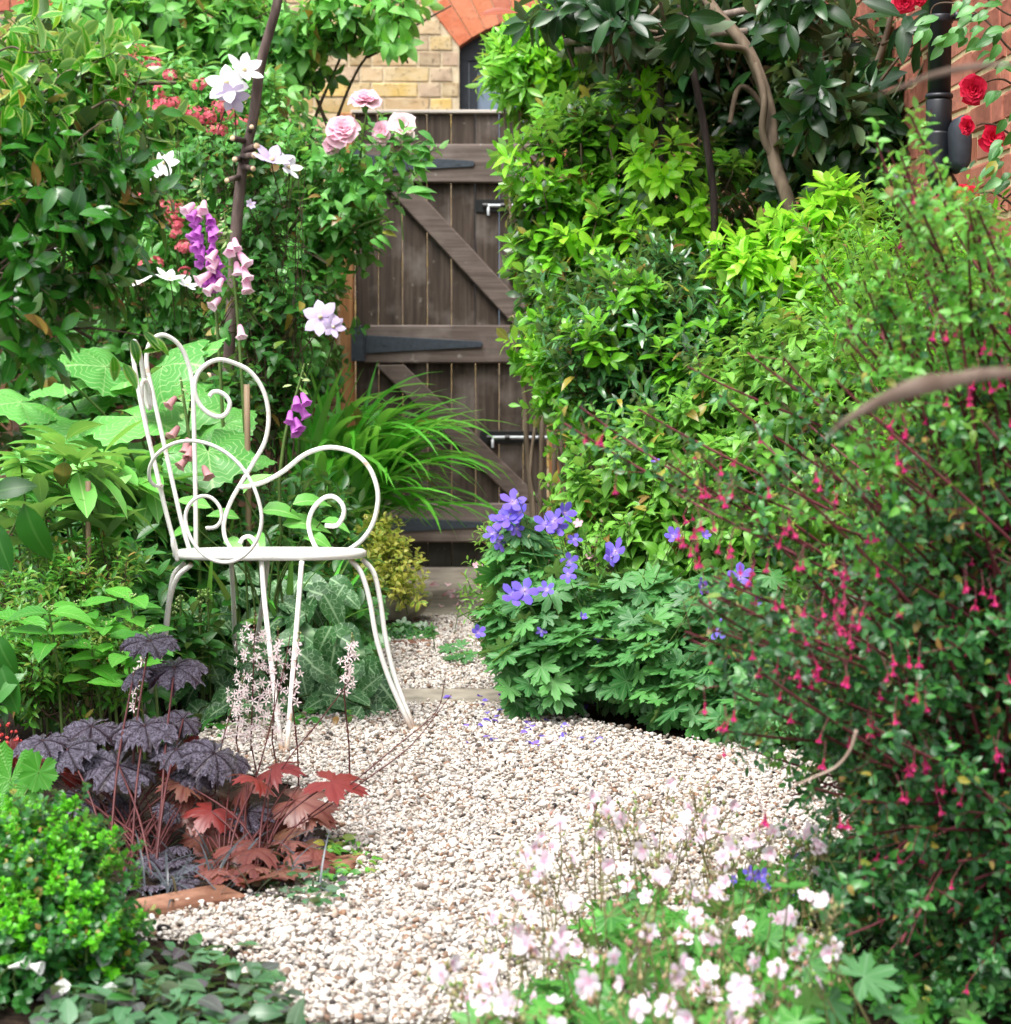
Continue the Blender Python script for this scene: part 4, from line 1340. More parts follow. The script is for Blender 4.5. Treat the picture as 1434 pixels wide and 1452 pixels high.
shrub(b, [(a, q + 8, c + .15, d, e, f) for a, q, c, d, e, f in pb], 420, T_OVATE, M_CHD, 0.1, 10, 0.056, (0.2, .7), -9, parts=0, seed=13, stuff='inner_foliage')
for i in range(22):
    a = np.array(base_of(rnd(900, 1120), rnd(5.7, 6.0))); e = P(rnd(840, 1180), rnd(540, 800), rnd(5.7, 6.0))
    arch(b, a, e, [a * .5 + e * .5 + rng.normal(size=3) * .05], [.008, .002], 4, 6, .003)
# ferny greens against the red wall
f = Plant('feathery_shrub', 'pale feathery foliage in front of the red brick wall', 'shrub', base_of(1260, 4.9), None, M_STEM)
shrub(f, [(1250, 440, 4.9, 90, 70, .25), (1330, 380, 4.8, 80, 70, .2), (1270, 540, 4.7, 110, 80, .25), (1380, 480, 4.6, 80, 110, .2), (1310, 640, 4.5, 120, 90, .25), (1220, 350, 5.2, 50, 50, .15)], 330, [leafT(.26, 3, .1, .3)], M_CH, 0.14, 20, 0.042, (0.3, 1), -0.8, 12, 0.5, 0.9, 65, 35, 0.1, parts=120, seed=14)
fi = Plant('iris_clump', 'few pale blue green upright sword leaves amid the light shrub', 'plant', base_of(1130, 5.4))
M_IRIS = leaf_mat('glaucous blade', [(120, 150, 120), (140, 168, 136)], 0.5, 0.25, 0.3, (160, 185, 150))
for i in range(9):
    q = P(rnd(1100, 1165), 760, 5.42)
    V, F, U = strap(q, rnd(0, 6.28), rnd(.24, .36), rnd(78, 92), rnd(5, 50), .022, 9, rnd(-40, 40))
    fi.mesh('leaf', V, F, M_IRIS, U)

# ---------- blue geranium mound
M_GE = leaf_mat('cranesbill leaf', [(52, 96, 58), (66, 112, 66), (80, 128, 74), (96, 142, 82)], 0.5, 0.25, 0.45, (120, 160, 110), veinw=0.12, age=False)
T_GER = [lobeT(7, .52, 57, 320, c, .03, .08, .78, .06, 7, seed=k) for k, c in enumerate((0.12, 0.0, -0.15))]
ge = Plant('blue_cranesbill', 'rounded mound of lobed leaves with violet blue flowers beside the path', 'flower plant', G(870, 1010), None, M_STEM)
gb = [(850, 920, 5.45, 150, 76, .22), (760, 930, 5.4, 76, 80, .2), (960, 930, 5.35, 130, 90, .25), (1050, 900, 5.3, 110, 110, .25), (800, 860, 5.5, 90, 60, .2), (740, 800, 5.6, 50, 70, .15), (900, 860, 5.5, 100, 60, .2), (1000, 985, 5.2, 110, 50, .2), (1080, 1000, 5.05, 70, 50, .15), (735, 880, 5.5, 56, 50, .15)]
pp, nn = blob_points(gb, 950, (0.6, 1.02), 12, -0.9, 0.12, 0.15, 15)
n_ = unit(nn * .8 + UP * .75 + rng.normal(size=nn.shape) * .35)
d_ = nn * np.array([1, 1, .4]) - UP * .5 + rng.normal(size=nn.shape) * .3
ge.leaf(T_GER, pp, d_, n_, rnd(.034, .066, len(pp)), M_GE, 300)
pp2, nn2 = blob_points([(a, q + 6, c + .1, d, e, f) for a, q, c, d, e, f in gb], 500, (0.1, .7), rough=.1, back=.5, seed=16)
ge.leaf(T_GER, pp2, nn2 - UP * .4, unit(nn2 + UP + rng.normal(size=nn2.shape) * .3), rnd(.04, .06, len(pp2)), M_GE, 0, 'leaf', 'inner_foliage')
for i in rng.choice(len(pp), 260, False):
    c0 = pp[i] * np.array([1, 1, 0]) * .35 + np.array(G(870, 1000)) * .65
    ge.tube(catmull([c0 * .5 + pp[i] * .5 - UP * .03, pp[i] * .8 + c0 * .2 + UP * .004, pp[i]], 3), [.0016, .0012], 3)
M_BLUE = petal_mat('violet blue petal', (226, 206, 244), (118, 106, 222), 0.35, 0.35, alt=(140, 108, 214), streak=(84, 56, 176))
M_PINKP = petal_mat('pale pink petal', (250, 226, 236), (238, 186, 206), 0.4, 0.4)
def geranium_mesh(name, mat, cup=12, w=.62):
    V, F, U, mi = star_flower(5, w, cup, .08, 5, 1.5, -.08, .55, 4)
    cen = lathe([(0.0, 0.0), (.05, .02), (.03, .16), (0.0, .18)], 6)
    c = moved(cen, rot('X', 90))
    V, F, U, mi = combine([(V, F, U, 0), (*c, 1)])
    return make_mesh(name, V, F, [mat, M_EYE], U, True, mi)
M_EYE = plain_mat('flower eye', [(210, 170, 190), (236, 206, 214)], 0.6, 20, bump=0)
BLUES = [geranium_mesh('flower', M_BLUE, c, .56) for c in (5, 20, 38)]
PINKS = [geranium_mesh('flower', M_PINKP, c, .66) for c in (15, 35)]
bl_ = [(713, 738, 22), (727, 712, 20), (738, 727, 20), (708, 768, 18), (744, 838, 22), (728, 845, 22), (775, 836, 15), (808, 797, 16), (806, 815, 13), (775, 744, 20), (787, 738, 18), (800, 728, 18), (815, 765, 12), (874, 782, 20), (866, 790, 15), (956, 760, 16), (995, 832, 14), (1050, 818, 22), (1074, 856, 13), (1020, 893, 17), (678, 897, 13), (768, 895, 9), (930, 654, 8), (700, 757, 17), (722, 735, 20), (850, 905, 9), (790, 748, 18), (733, 750, 14), (1000, 760, 9), (826, 875, 8)]
for x, y, r in bl_:
    q = P(x, y, (5.5 if y < 800 else 5.3) if x < 900 else 4.98)
    ax = unit(np.array([rng.normal() * .5, -.9, rnd(.15, .9)]))
    ge.flower('flower', BLUES[rng.integers(0, 3)], q, ax, r / sc(q[1]) * rnd(.95, 1.12))
    b0 = np.array([q[0] * .6 + G(870, 1000)[0] * .4, q[1] + .06, max(q[2] - rnd(.1, .2), .03)])
    ge.tube(catmull([b0, q * .5 + b0 * .5 + rng.normal(size=3) * .01, q - ax * .004], 4), [.0016, .001], 3)
V, F, U = lathe([(0, 0), (.3, .15), (.36, .5), (.2, .85), (.05, 1.3)], 6)
BUD = make_mesh('bud', V, F, leaf_mat('bud green', [(120, 150, 90), (140, 160, 100), (150, 130, 110)], .6, .1), U)
for i in range(60):
    x, y = rnd(690, 1100), rnd(700, 960)
    k = np.argmin([(x - a[0]) ** 2 + (y - a[1]) ** 2 for a in bl_])
    x, y = bl_[k][0] + rng.normal() * 26, bl_[k][1] + rng.normal() * 26
    q = P(x, y, 5.4)
    ge.hang('bud', BUD, q, np.array([rng.normal() * .3, -.2, rnd(.3, 1)]), rnd(.008, .014))
    ge.tube(np.array([q, q - np.array([rng.normal() * .02, -.03, .07])]), .0011, 3)
pk = Plant('pink_cranesbill', 'small pale pink flowers and ferny leaves left of the blue mound', 'flower plant', G(690, 905), None, M_STEM)
shrub(pk, [(690, 850, 5.75, 26, 50, .1), (720, 790, 5.75, 40, 60, .12), (830, 800, 5.7, 60, 40, .1)], 130, T_NARR, M_PH, .05, 9, .03, (.2, 1), parts=50, seed=17)
for x, y, r in [(677, 804, 9), (705, 812, 10), (697, 820, 9), (762, 752, 8), (690, 846, 10), (748, 792, 7), (820, 742, 8), (760, 815, 8), (845, 770, 9), (780, 775, 8), (836, 790, 8)]:
    q = P(x, y, 5.68); ax = unit(np.array([rng.normal() * .4, -.8, rnd(.3, 1)]))
    pk.flower('flower', PINKS[rng.integers(0, 2)], q, ax, r / sc(5.7)); pk.tube(np.array([q, q + np.array([.01, .03, -.08])]), .001, 3)
M_RUST = leaf_mat('russet dying leaf', [(140, 66, 40), (160, 80, 50)], .4, .2, .4, (190, 120, 80))
q = P(np.array([735., 700]), np.array([18., 12]), 6.6)
t.leaf(T_LONG, q[:1], np.array([[-1, -.1, .02]]), np.array([[.1, -.6, .8]]), np.array([.125]), M_RUST, 5, 'russet_leaf')
# ---------- foreground fuchsia
M_FU = leaf_mat('fuchsia leaf', [(36, 74, 48), (46, 88, 54), (60, 106, 62), (82, 130, 66)], 0.36, 0.22, 0.3, (110, 150, 100))
M_FUY = leaf_mat('fuchsia young leaf', [(80, 132, 50), (104, 152, 60), (122, 168, 76)], 0.42, 0.36, 0.3, (150, 190, 110))
M_REDST = plain_mat('red stem', [(70, 28, 36), (108, 46, 56), (124, 66, 70)], 0.6, 40, bump=0)
M_FUFL = petal_mat('crimson petal', (156, 34, 76), (176, 48, 94), 0.5, 0.25, alt=(180, 20, 80))
M_FUBELL = petal_mat('magenta petal', (170, 30, 110), (190, 40, 130), 0.5, 0.25)
fu = Plant('fuchsia_bush', 'large foreground fuchsia bush with red stems and hanging crimson flowers', 'shrub', (0.86, 3.15, 0), None, M_REDST)
def fuchsia_mesh():
    parts = [(*lathe([(.05, 0), (.09, .04), (.07, .12), (.06, .36), (.10, .46)], 7), 0)]
    for i in range(4):
        parts.append((*moved(leafT(.36, 3, .1, .25, .9), rot('Y', 90 * i + 20) @ rot('X', 62), .56, (0, .42, 0)), 0))
    for i in range(4):
        parts.append((*moved(leafT(.8, 3, .2, -.1, 1.4), rot('Y', 90 * i + 65) @ rot('X', 22), .34, (0, .44, 0)), 1))
    for i in range(3):
        V, F = tube(np.array([(0, .45, 0), (.03 * i - .03, .95 + .08 * i, .02)]), .012, 3)
        parts.append((V, F, np.zeros((len(V), 2)), 0))
    V, F, U, mi = combine(parts)
    return make_mesh('flower', V, F, [M_FUFL, M_FUBELL], U, True, mi)
FUF = [fuchsia_mesh() for _ in range(2)]
tips_poly = [(1265, 175), (1330, 230), (1434, 330), (1520, 380), (1520, 1452), (1190, 1452), (1140, 1150), (1010, 1020), (960, 930), (1000, 800), (990, 690), (1090, 600), (1180, 480), (1230, 380)]
tips = [(*q, rnd(2.75, 3.5)) for q in sample_poly(tips_poly, 300)]
tips += [(1290, 160, 3.1), (1240, 190, 3.05), (1300, 185, 3.2), (820, 575, 3.35), (800, 600, 3.3), (905, 580, 3.3), (945, 655, 3.2), (960, 700, 3.2), (975, 520, 3.3), (1060, 500, 3.3), (1160, 380, 3.2), (1185, 400, 3.1), (1110, 505, 3.25), (985, 640, 3.2), (1380, 300, 3.1), (1420, 350, 3.0), (1350, 320, 3.2), (1020, 560, 3.25), (1200, 450, 3.2)]
lp, ld, ln, ls, ly = [], [], [], [], []
stempts = []
for ii, (x, y, Y) in enumerate(tips):
    e = P(x, y, Y)
    a = np.array([rnd(.72, 1.05), rnd(3.0, 3.5), 0.0])
    lean = e - a
    m = a + lean * np.array([.32, .4, .62]) + rng.normal(size=3) * .03
    if lean[2] < .25: m[2] = max(m[2], e[2] + .08)
    c = catmull([a, m, e], 10)
    big = ii >= 300
    fu.tube(c, np.linspace(.0048, .0017, len(c)), 5)
    seg = np.linalg.norm(np.diff(c, axis=0), axis=1); s_ = np.r_[0, np.cumsum(seg)]
    s0 = s_[-1] * (.45 if not big else .3)
    at = np.arange(s0, s_[-1], .015)
    pos = np.stack([np.interp(at, s_, c[:, k]) for k in range(3)], -1)
    tg = unit(np.gradient(pos, axis=0)) if len(pos) > 1 else np.array([[0, 0, 1.0]])
    stempts.append(pos)
    # side twigs with their own leaves
    for k in range(len(pos)):
        if rng.random() < .55:
            az = rng.normal(size=3); az -= tg[k] * (az @ tg[k]); az = unit(az)
            ax = unit(az * .8 + tg[k] * .7 + UP * .15)
            L = rnd(.02, .07)
            if rng.random() < .4: fu.tube(np.array([pos[k], pos[k] + ax * L]), .0008, 3)
            lp.append(pos[k]); ld.append(ax); ls.append(L)
pos = np.array(lp); ax = np.array(ld); L = np.array(ls)
young = Noise(4, 21)(pos) + (pos[:, 2] - .62) * 2.2 + rng.normal(size=len(pos)) * .5 > .6
for m, mat, st in ((~young, M_FU, 'foliage'), (young, M_FUY, 'young_foliage')):
    q = shoots(pos[m], ax[m], L[m], 6, 78, 35, .0215, True, .6, .1)
    fu.leaf(T_OVATE[:2], *q, mat, 260 if st == 'foliage' else 160, 'leaf', st)
fb = [(1330, 1180, 3.35, 170, 240, .25), (1250, 1010, 3.3, 200, 130, .22), (1400, 950, 3.3, 120, 200, .25), (1330, 1400, 3.2, 180, 120, .25), (1290, 1440, 2.95, 170, 70, .15), (1400, 1330, 3.0, 80, 140, .15), (1230, 1240, 3.15, 110, 110, .15), (1180, 900, 3.35, 130, 110, .18), (1420, 700, 3.3, 80, 120, .2)]
p_, n_ = blob_points(fb, 2100, (.1, 1), 9, -.8, .15, .5, 61)
fu.leaf(T_OVATE[:2], *shoots(p_, unit(n_ + UP * .4 + rng.normal(size=n_.shape) * .5), .05, 10, 80, 35, .0195, True, .7, .1), M_FU, 60, 'leaf', 'inner_foliage')
allst = np.vstack(stempts)
fx = [(831, 618), (1010, 700), (1030, 690), (1005, 740), (1040, 770), (1050, 795), (1085, 810), (1060, 815), (1185, 795), (1190, 805), (1120, 745), (1395, 545), (1375, 555), (1280, 645), (1370, 830), (1400, 40 + 500), (1000, 1005), (1025, 1010), (1235, 1025), (1195, 1060), (1160, 1070), (1340, 1115), (1350, 1122), (1290, 1080), (1075, 1150), (1240, 750), (1100, 700), (1095, 770), (990, 770), (1130, 1000), (1180, 850), (1425, 515), (1330, 470), (1200, 1180), (1120, 950), (1250, 905), (1210, 925), (1140, 945), (1080, 920), (1390, 850), (1260, 610), (1150, 670)]
for k in range(30):
    u_ = rng.random(); fx.append((990 + 300 * u_ + rng.normal() * 60, 660 + 420 * u_ + rng.normal() * 70))
for x, y in fx:
    for k in range(rng.integers(1, 4)):
        q = P(x + rng.normal() * 12, y + rng.normal() * 10, rnd(2.72, 2.9))
        fu.hang('flower', FUF[0], q, np.array([rng.normal() * .2, rng.normal() * .2, -1]), rnd(.015, .021))
        fu.tube(np.array([q, q + np.array([rng.normal() * .006, .01, .022])]), .0006, 3)
for i in rng.choice(len(allst), 330, False):
    q = allst[i] + np.array([rng.normal() * .02, -abs(rng.normal()) * .04, -.02])
    fu.hang('flower', FUF[0], q, np.array([rng.normal() * .2, rng.normal() * .2, -1]), rnd(.012, .019))
    fu.tube(np.array([q, allst[i]]), .0006, 3)

# ---------- foreground white and pink cranesbill
M_WH = petal_mat('blush white petal', (220, 140, 180), (232, 226, 232), 0.45, 0.3, alt=(228, 190, 210))
M_CAL = leaf_mat('pink calyx', [(128, 140, 78), (150, 150, 96), (170, 124, 112), (120, 140, 70)], .6, .1)
M_PINKST = plain_mat('pinkish stalk', [(104, 118, 66), (140, 116, 88)], .6, 40, bump=0)
M_GL = leaf_mat('bright cranesbill leaf', [(56, 108, 46), (72, 128, 52), (90, 148, 58), (64, 106, 60)], .45, .28, .4, (130, 180, 100), veinw=.12, age=False)
wg = Plant('white_cranesbill', 'foreground clump of blush white cranesbill flowers with bright green leaves', 'flower plant', (0.25, 2.9, 0), None, M_PINKST)
WFL = [geranium_mesh('flower', M_WH, c, .68) for c in (0, 18, 45)]
V, F, U = lathe([(.02, 0), (.26, .12), (.34, .4), (.24, .7), (.08, .9), (.03, 1.7)], 7)
WBUD = make_mesh('bud', V, F, M_CAL, U)
fl_poly = [(745, 1200), (830, 1115), (960, 1110), (1050, 1140), (1170, 1170), (1200, 1290), (1180, 1400), (1100, 1460), (690, 1460), (630, 1370), (700, 1300)]
pts = sample_poly(fl_poly, 170)
extra = [(840, 1130), (862, 1150), (880, 1160), (850, 1180), (905, 1175), (930, 1190), (885, 1230), (890, 1255), (745, 1335), (735, 1320), (760, 1350), (700, 1300), (810, 1280), (690, 1385), (720, 1420), (985, 1300), (1000, 1310), (970, 1325), (1048, 1420), (925, 1410), (905, 1430), (1170, 1345), (1015, 1155), (935, 1250), (980, 1190), (640, 1365), (625, 1380)]
for i, (x, y) in enumerate(np.vstack([pts, np.array(extra, float)])):
    z = rnd(.1, .26) if y < 1300 else rnd(.06, .24)
    Y = max(float(G(x, y, z)[1]), 2.3)
    q = P(x, y, Y)
    if q[2] < .03: continue
    gnd = np.array([q[0] + rng.normal() * .05 + .02, Y + rnd(0, .1), 0.0])
    c = catmull([gnd, gnd * .45 + q * .55 + rng.normal(size=3) * .012, q], 5)
    wg.tube(c, [.0016, .0008], 3)
    ax = unit(np.array([rng.normal() * .6, -.7 + rng.normal() * .4, rnd(-.1, .8)]))
    if rng.random() < .8 or i >= 170:
        o = wg.flower('flower', WFL[rng.integers(0, 3)], q, ax, rnd(.013, .018))
    for k in range(rng.integers(3, 8)):
        b_ = q + np.array([rng.normal() * .016, rng.normal() * .012, rng.normal() * .012 - .012])
        wg.hang('bud', WBUD, b_, np.array([rng.normal() * .3, rng.normal() * .3, rnd(.4, 1)]), rnd(.006, .0095))
        wg.tube(np.array([c[-2] - UP * .01, b_]), .0007, 3)
lf = sample_poly([(860, 1260), (1000, 1290), (1100, 1220), (1180, 1260), (1190, 1400), (1190, 1470), (650, 1470), (720, 1410), (860, 1370)], 190)
for k, (x, y) in enumerate(lf):
    z = rnd(.03, .13)
    Y = max(float(G(x, y, z)[1]), 2.4); q = P(x, y, Y)
    gnd = np.array([q[0] + rng.normal() * .03, q[1] + .05, 0])
    lollipop(wg, T_GER, gnd, q, unit(np.array([rng.normal() * .4, -.35 + rng.normal() * .3, 1])), rnd(.026, .045), M_GL, .0011, .2, sides=3, dirv=rng.normal(size=3))
pp = np.c_[rnd(-.1, .8, 420), rnd(2.3, 3.6, 420), rnd(.01, .05, 420)]
pp = pp[(pp[:, 0] > .02 + .25 * np.abs(pp[:, 1] - 2.9))]
wg.leaf(T_GER, pp, rng.normal(size=pp.shape), UP + rng.normal(size=pp.shape) * .35, rnd(.025, .04, len(pp)), M_GL, 60, 'leaf', 'ground_foliage')
M_GBIG = leaf_mat('grey green palmate leaf', [(70, 104, 74), (84, 118, 84)], .5, .2, .4, (130, 160, 130), veinw=.08)
for x, y, r, nm in [(1225, 1385, 62, (-.1, -.6, .8)), (1175, 1420, 50, (.2, -.6, .8)), (1265, 1440, 50, (0, -.5, .85)), (1110, 1395, 46, (.1, -.5, .85)), (1150, 1370, 40, (0, -.5, .85)), (1120, 1255, 34, (0, -.4, .9))]:
    q = P(x, y, 2.62); lollipop(wg, T_GER, np.array([q[0], q[1] + .08, 0]), q, unit(np.array(nm)), r / sc(2.62), M_GBIG if x > 1160 else M_GL, .0014, .2, 'large_leaf' if x > 1160 else 'leaf', dirv=rng.normal(size=3) * np.array([1, 1, .2]))
bg_ = Plant('bellflower_clump', 'low violet flowers behind the blush white cranesbill', 'flower plant', G(1100, 1300), None, M_STEM)
for x, y, r in [(1065, 1240, 12), (1080, 1242, 12), (1040, 1248, 8), (1130, 1215, 8), (1123, 1270, 8), (1090, 1260, 8), (1150, 1235, 7), (1400, 1185, 10), (1340, 1195, 10), (1355, 1205, 10), (1335, 1225, 9), (1275, 1240, 10), (1265, 1255, 9), (1370, 1260, 8), (1250, 1230, 8), (1310, 1290, 8)]:
    z = .1; Y = float(G(x, y, z)[1]) - .05; q = P(x, y, Y)
    bg_.flower('flower', BLUES[rng.integers(0, 3)], q, unit(np.array([rng.normal() * .5, -.8, .4])), r / sc(Y) * 1.2)
    bg_.tube(np.array([q, np.array([q[0] + .01, Y + .03, 0])]), .001, 3)

# ---------- dry grass blades, red climbing rose
dg = thing('dry_grass_blade', 'broad dry straw coloured blade arching across the fuchsia', 'grass blade', P(1480, 560, 1.75))
a = np.array([(1170, 622, 1.85), (1195, 600, 1.84), (1245, 570, 1.82), (1300, 548, 1.8), (1350, 540, 1.78), (1400, 530, 1.76), (1490, 528, 1.73)], float)
def ribbon(par, path, w, mat):
    c = catmull(P(path[:, 0], path[:, 1], path[:, 2]), 6)
    q = np.linspace(0, 1, len(c)); hw = w * np.minimum(1, np.minimum(.08 + 1.9 * q, .35 + 1.4 * (1 - q)))
    up = np.array([0.05, -.45, .9]); up = up / np.linalg.norm(up)
    nr = np.array([0, -.9, -.45])
    V = np.concatenate([c + up * hw[:, None], c + nr * hw[:, None] * .3, c - up * hw[:, None]])
    n = len(c); i = np.arange(n - 1); F = []
    for A, B in ((0, n), (n, 2 * n)):
        F += [np.stack([A + i, B + i, B + i + 1], 1), np.stack([A + i, B + i + 1, A + i + 1], 1)]
    o = link('blade', make_mesh('blade', V - np.array(par.location), np.vstack(F), mat)); o.parent = par
ribbon(dg, a, .0098, M_DRY)
dg2 = thing('dry_grass_blade', 'thin pale straw blade arching in front of the drainpipe', 'grass blade', P(1480, 95, 1.8))
a = np.array([(1235, 138, 1.85), (1280, 122, 1.84), (1320, 107, 1.83), (1370, 96, 1.82), (1420, 91, 1.81), (1490, 92, 1.8)], float)
ribbon(dg2, a, .0034, M_DRY)
tw_ = thing('dead_twig', 'pale curved twig dangling at the lower left of the fuchsia', 'twig', P(1210, 1040, 2.6))
c = catmull(P(np.array([1215., 1205, 1185, 1155, 1125]), np.array([1035., 1065, 1088, 1102, 1115]), 2.62), 6)
V, F = tube(c, [.0022, .0014], 6); o = link('twig', make_mesh('twig', V - np.array(tw_.location), F, M_DRY)); o.parent = tw_

M_RR = petal_mat('red rose petal', (176, 14, 44), (214, 24, 60), 0.5, 0.2, alt=(226, 40, 84))
M_RL = leaf_mat('rose leaf', [(60, 104, 56), (84, 130, 72), (110, 150, 96)], .4, .3, .4, (130, 170, 120))
rr_ = Plant('red_climbing_rose', 'red climbing rose blooming against the red brick wall', 'rose', (1.12, 4.7, 0), None, M_TWIG)
RED = [rose_mesh('rose', M_RR, M_RL, 24, k) for k in (1, 2)]
for x, y, r, ax in [(1383, 127, 22, (-.4, -.8, -.1)), (1376, 178, 15, (-.7, -.5, -.2)), (1406, 197, 20, (.1, -1, .1)), (1284, 0, 18, (-.2, -.9, -.3)), (1378, 277, 14, (-.3, -.9, .2)), (1366, 270, 10, (-.6, -.7, .1)), (1300, -4, 14, (.3, -.9, 0))]:
    q = P(x, y, 4.72); rr_.flower('rose', RED[rng.integers(0, 2)], q, np.array(ax, float), r / sc(4.72))
for pts in ([(1480, 90, 4.7), (1434, 70, 4.7), (1400, 30, 4.7), (1360, 6, 4.75), (1325, 8, 4.8), (1318, 40, 4.8)], [(1470, 150, 4.7), (1434, 118, 4.7), (1415, 112, 4.7), (1393, 118, 4.72)], [(1470, 200, 4.7), (1434, 190, 4.7), (1415, 178, 4.7), (1395, 175, 4.72), (1385, 178, 4.72)],
            [(1470, 320, 4.7), (1420, 278, 4.7), (1395, 273, 4.72), (1380, 277, 4.73)], [(1470, 255, 4.7), (1440, 270, 4.7), (1420, 290, 4.7), (1428, 300, 4.7)], [(1480, 30, 4.7), (1430, 20, 4.7), (1390, -10, 4.7)]):
    q = np.array(pts, float); rr_.tube(catmull(P(q[:, 0], q[:, 1], q[:, 2]), 6), [.0032, .0016], 5)
lv = [(1350, 46, -.5), (1340, 58, -.4), (1320, 25, .2), (1310, 40, -.9), (1372, 22, .5), (1364, 35, -.8), (1400, 20, .3), (1420, 45, .4), (1410, 10, .8), (1425, 70, .2), (1405, 60, -.2), (1400, 75, .9), (1425, 85, .5), (1415, 130, -.9), (1410, 235, -.7), (1425, 215, -.4), (1415, 205, -.2), (1430, 250, .4), (1380, 8, .1), (1390, 45, .6), (1434, 160, -.8), (1405, 290, -.4)]
for x, y, tt in lv:
    for k in range(3):
        q = P(x + rng.normal() * 7, y + rng.normal() * 7, 4.66 + rng.normal() * .03)
        lollipop(rr_, T_OVATE, q, q, unit(np.array([rng.normal() * .5, -.8, .7])), rnd(.032, .05), M_RL, dirv=np.array([-.7 + tt * .3 + rng.normal() * .4, -.2, tt * .5 - .4]), stem=False)
# ------------------------------------------------------------------ left side planting
M_APP = leaf_mat('apple leaf', [(90, 136, 66), (116, 164, 84), (140, 184, 106), (160, 198, 130)], .42, .4, .4, (160, 190, 130))
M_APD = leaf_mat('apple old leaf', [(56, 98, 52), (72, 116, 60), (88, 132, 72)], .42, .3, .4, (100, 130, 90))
M_HED = leaf_mat('hedge leaf', [(46, 92, 40), (64, 114, 48), (84, 136, 58)], .42, .3, .3, (100, 130, 80))
# leafy fruit tree along the house wall
ap = Plant('fruit_tree', 'small fruit tree with dark thin branches hanging over the yellow brick wall', 'tree', base_of(330, 8.3), None, M_TWIG)
ab = [(330, 60, 8.2, 130, 70, .3), (230, 40, 8.1, 90, 60, .3), (490, 24, 8.0, 80, 30, .15), (420, 80, 8.2, 50, 60, .2), (560, 14, 7.9, 44, 18, .1), (390, 150, 8.2, 50, 50, .25), (280, 110, 8.2, 90, 50, .3), (120, 60, 8.0, 90, 80, .3), (565, 50, 7.85, 24, 26, .08)]
shrub(ap, ab, 330, T_OVATE, M_APP, .09, 7, .088, (.35, 1), -.6, 8, .5, .5, 85, 45, .3, parts=240, twig=.12, tr=.003, seed=31, tip=.75)
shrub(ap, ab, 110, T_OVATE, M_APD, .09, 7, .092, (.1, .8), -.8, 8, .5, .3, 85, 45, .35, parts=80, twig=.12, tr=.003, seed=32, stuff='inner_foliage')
for pts in ([(420, 700), (430, 320), (470, 190), (520, 80), (600, 30), (640, 8)], [(430, 320), (440, 190), (490, 60), (500, -30)], [(360, 700), (300, 200), (250, 60), (240, -20)], [(470, 190), (450, 140), (430, 60), (400, -10)], [(520, 80), (560, 60), (580, 40)], [(300, 200), (200, 90), (120, 30)]):
    q = np.array(pts, float); ap.tube(catmull(P(q[:, 0], q[:, 1], 8.15 + 0 * q[:, 0]), 8), [.009, .003], 6)
# back hedge that closes the bed against the brick wall
hg = Plant('hedge', 'mixed green hedge filling the bed in front of the left brick wall', 'hedge', base_of(200, 8.6), None, M_TWIG)
hb = [(60, 250, 8.6, 190, 190, .25), (260, 270, 8.6, 190, 170, .25), (400, 330, 8.7, 90, 160, .2), (60, 520, 8.4, 220, 160, .3), (280, 520, 8.4, 180, 150, .3), (410, 560, 8.3, 70, 130, .2), (-120, 300, 8.4, 160, 300, .3)]
shrub(hg, hb, 1500, T_OVATE, M_HED, .09, 9, .07, (.5, 1), -.9, 8, .8, .4, 85, 40, .2, parts=120, twig=.12, tr=.003, seed=33)

# climbing rose with pink flowers
M_ROS = leaf_mat('rose foliage', [(76, 126, 66), (98, 150, 80), (122, 170, 98), (146, 188, 122)], .34, .32, .4, (150, 180, 120), spec=.6)
ro = Plant('pink_rose_bush', 'climbing rose with four double pink flowers left of the gate', 'rose', base_of(430, 7.5), None, M_STEM)
rb = [(470, 260, 7.4, 90, 60, .2), (540, 240, 7.2, 50, 40, .12), (430, 210, 7.5, 60, 50, .2), (480, 330, 7.4, 60, 60, .2), (400, 300, 7.5, 50, 90, .2), (430, 400, 7.5, 50, 90, .2), (530, 300, 7.25, 28, 30, .1), (390, 470, 7.5, 60, 70, .2), (360, 190, 7.6, 60, 70, .2), (490, 215, 7.3, 40, 20, .1), (585, 215, 7.15, 14, 20, .05), (570, 270, 7.15, 22, 10, .05)]
shrub(ro, rb, 420, T_OVATE, M_ROS, .1, 8, .062, (.3, 1), -.7, 10, .6, .6, 75, 40, .15, parts=290, twig=.12, tr=.002, seed=34)
for pts in ([(420, 860, 7.6), (430, 500, 7.5), (470, 330, 7.4), (530, 240, 7.2), (598, 200, 7.15)], [(430, 500, 7.5), (480, 350, 7.3), (540, 310, 7.2), (552, 325, 7.2)], [(430, 500, 7.5), (440, 300, 7.4), (486, 205, 7.25), (488, 190, 7.2)], [(470, 330, 7.4), (500, 280, 7.3), (520, 160, 7.2)], [(530, 240, 7.2), (550, 205, 7.15), (565, 185, 7.15)], [(500, 280, 7.3), (560, 270, 7.2), (602, 268, 7.15)]):
    q = np.array(pts, float); ro.tube(catmull(P(q[:, 0], q[:, 1], q[:, 2]), 8), [.007, .003], 5)
M_RP = petal_mat('pink rose petal', (234, 140, 174), (248, 214, 226), .6, .35, alt=(242, 190, 210))
M_RPP = petal_mat('pale rose petal', (234, 140, 160), (250, 228, 232), .6, .35)
RP = [rose_mesh('rose', M_RP, M_RL, 26, 5), rose_mesh('rose', M_RPP, M_RL, 14, 6)]
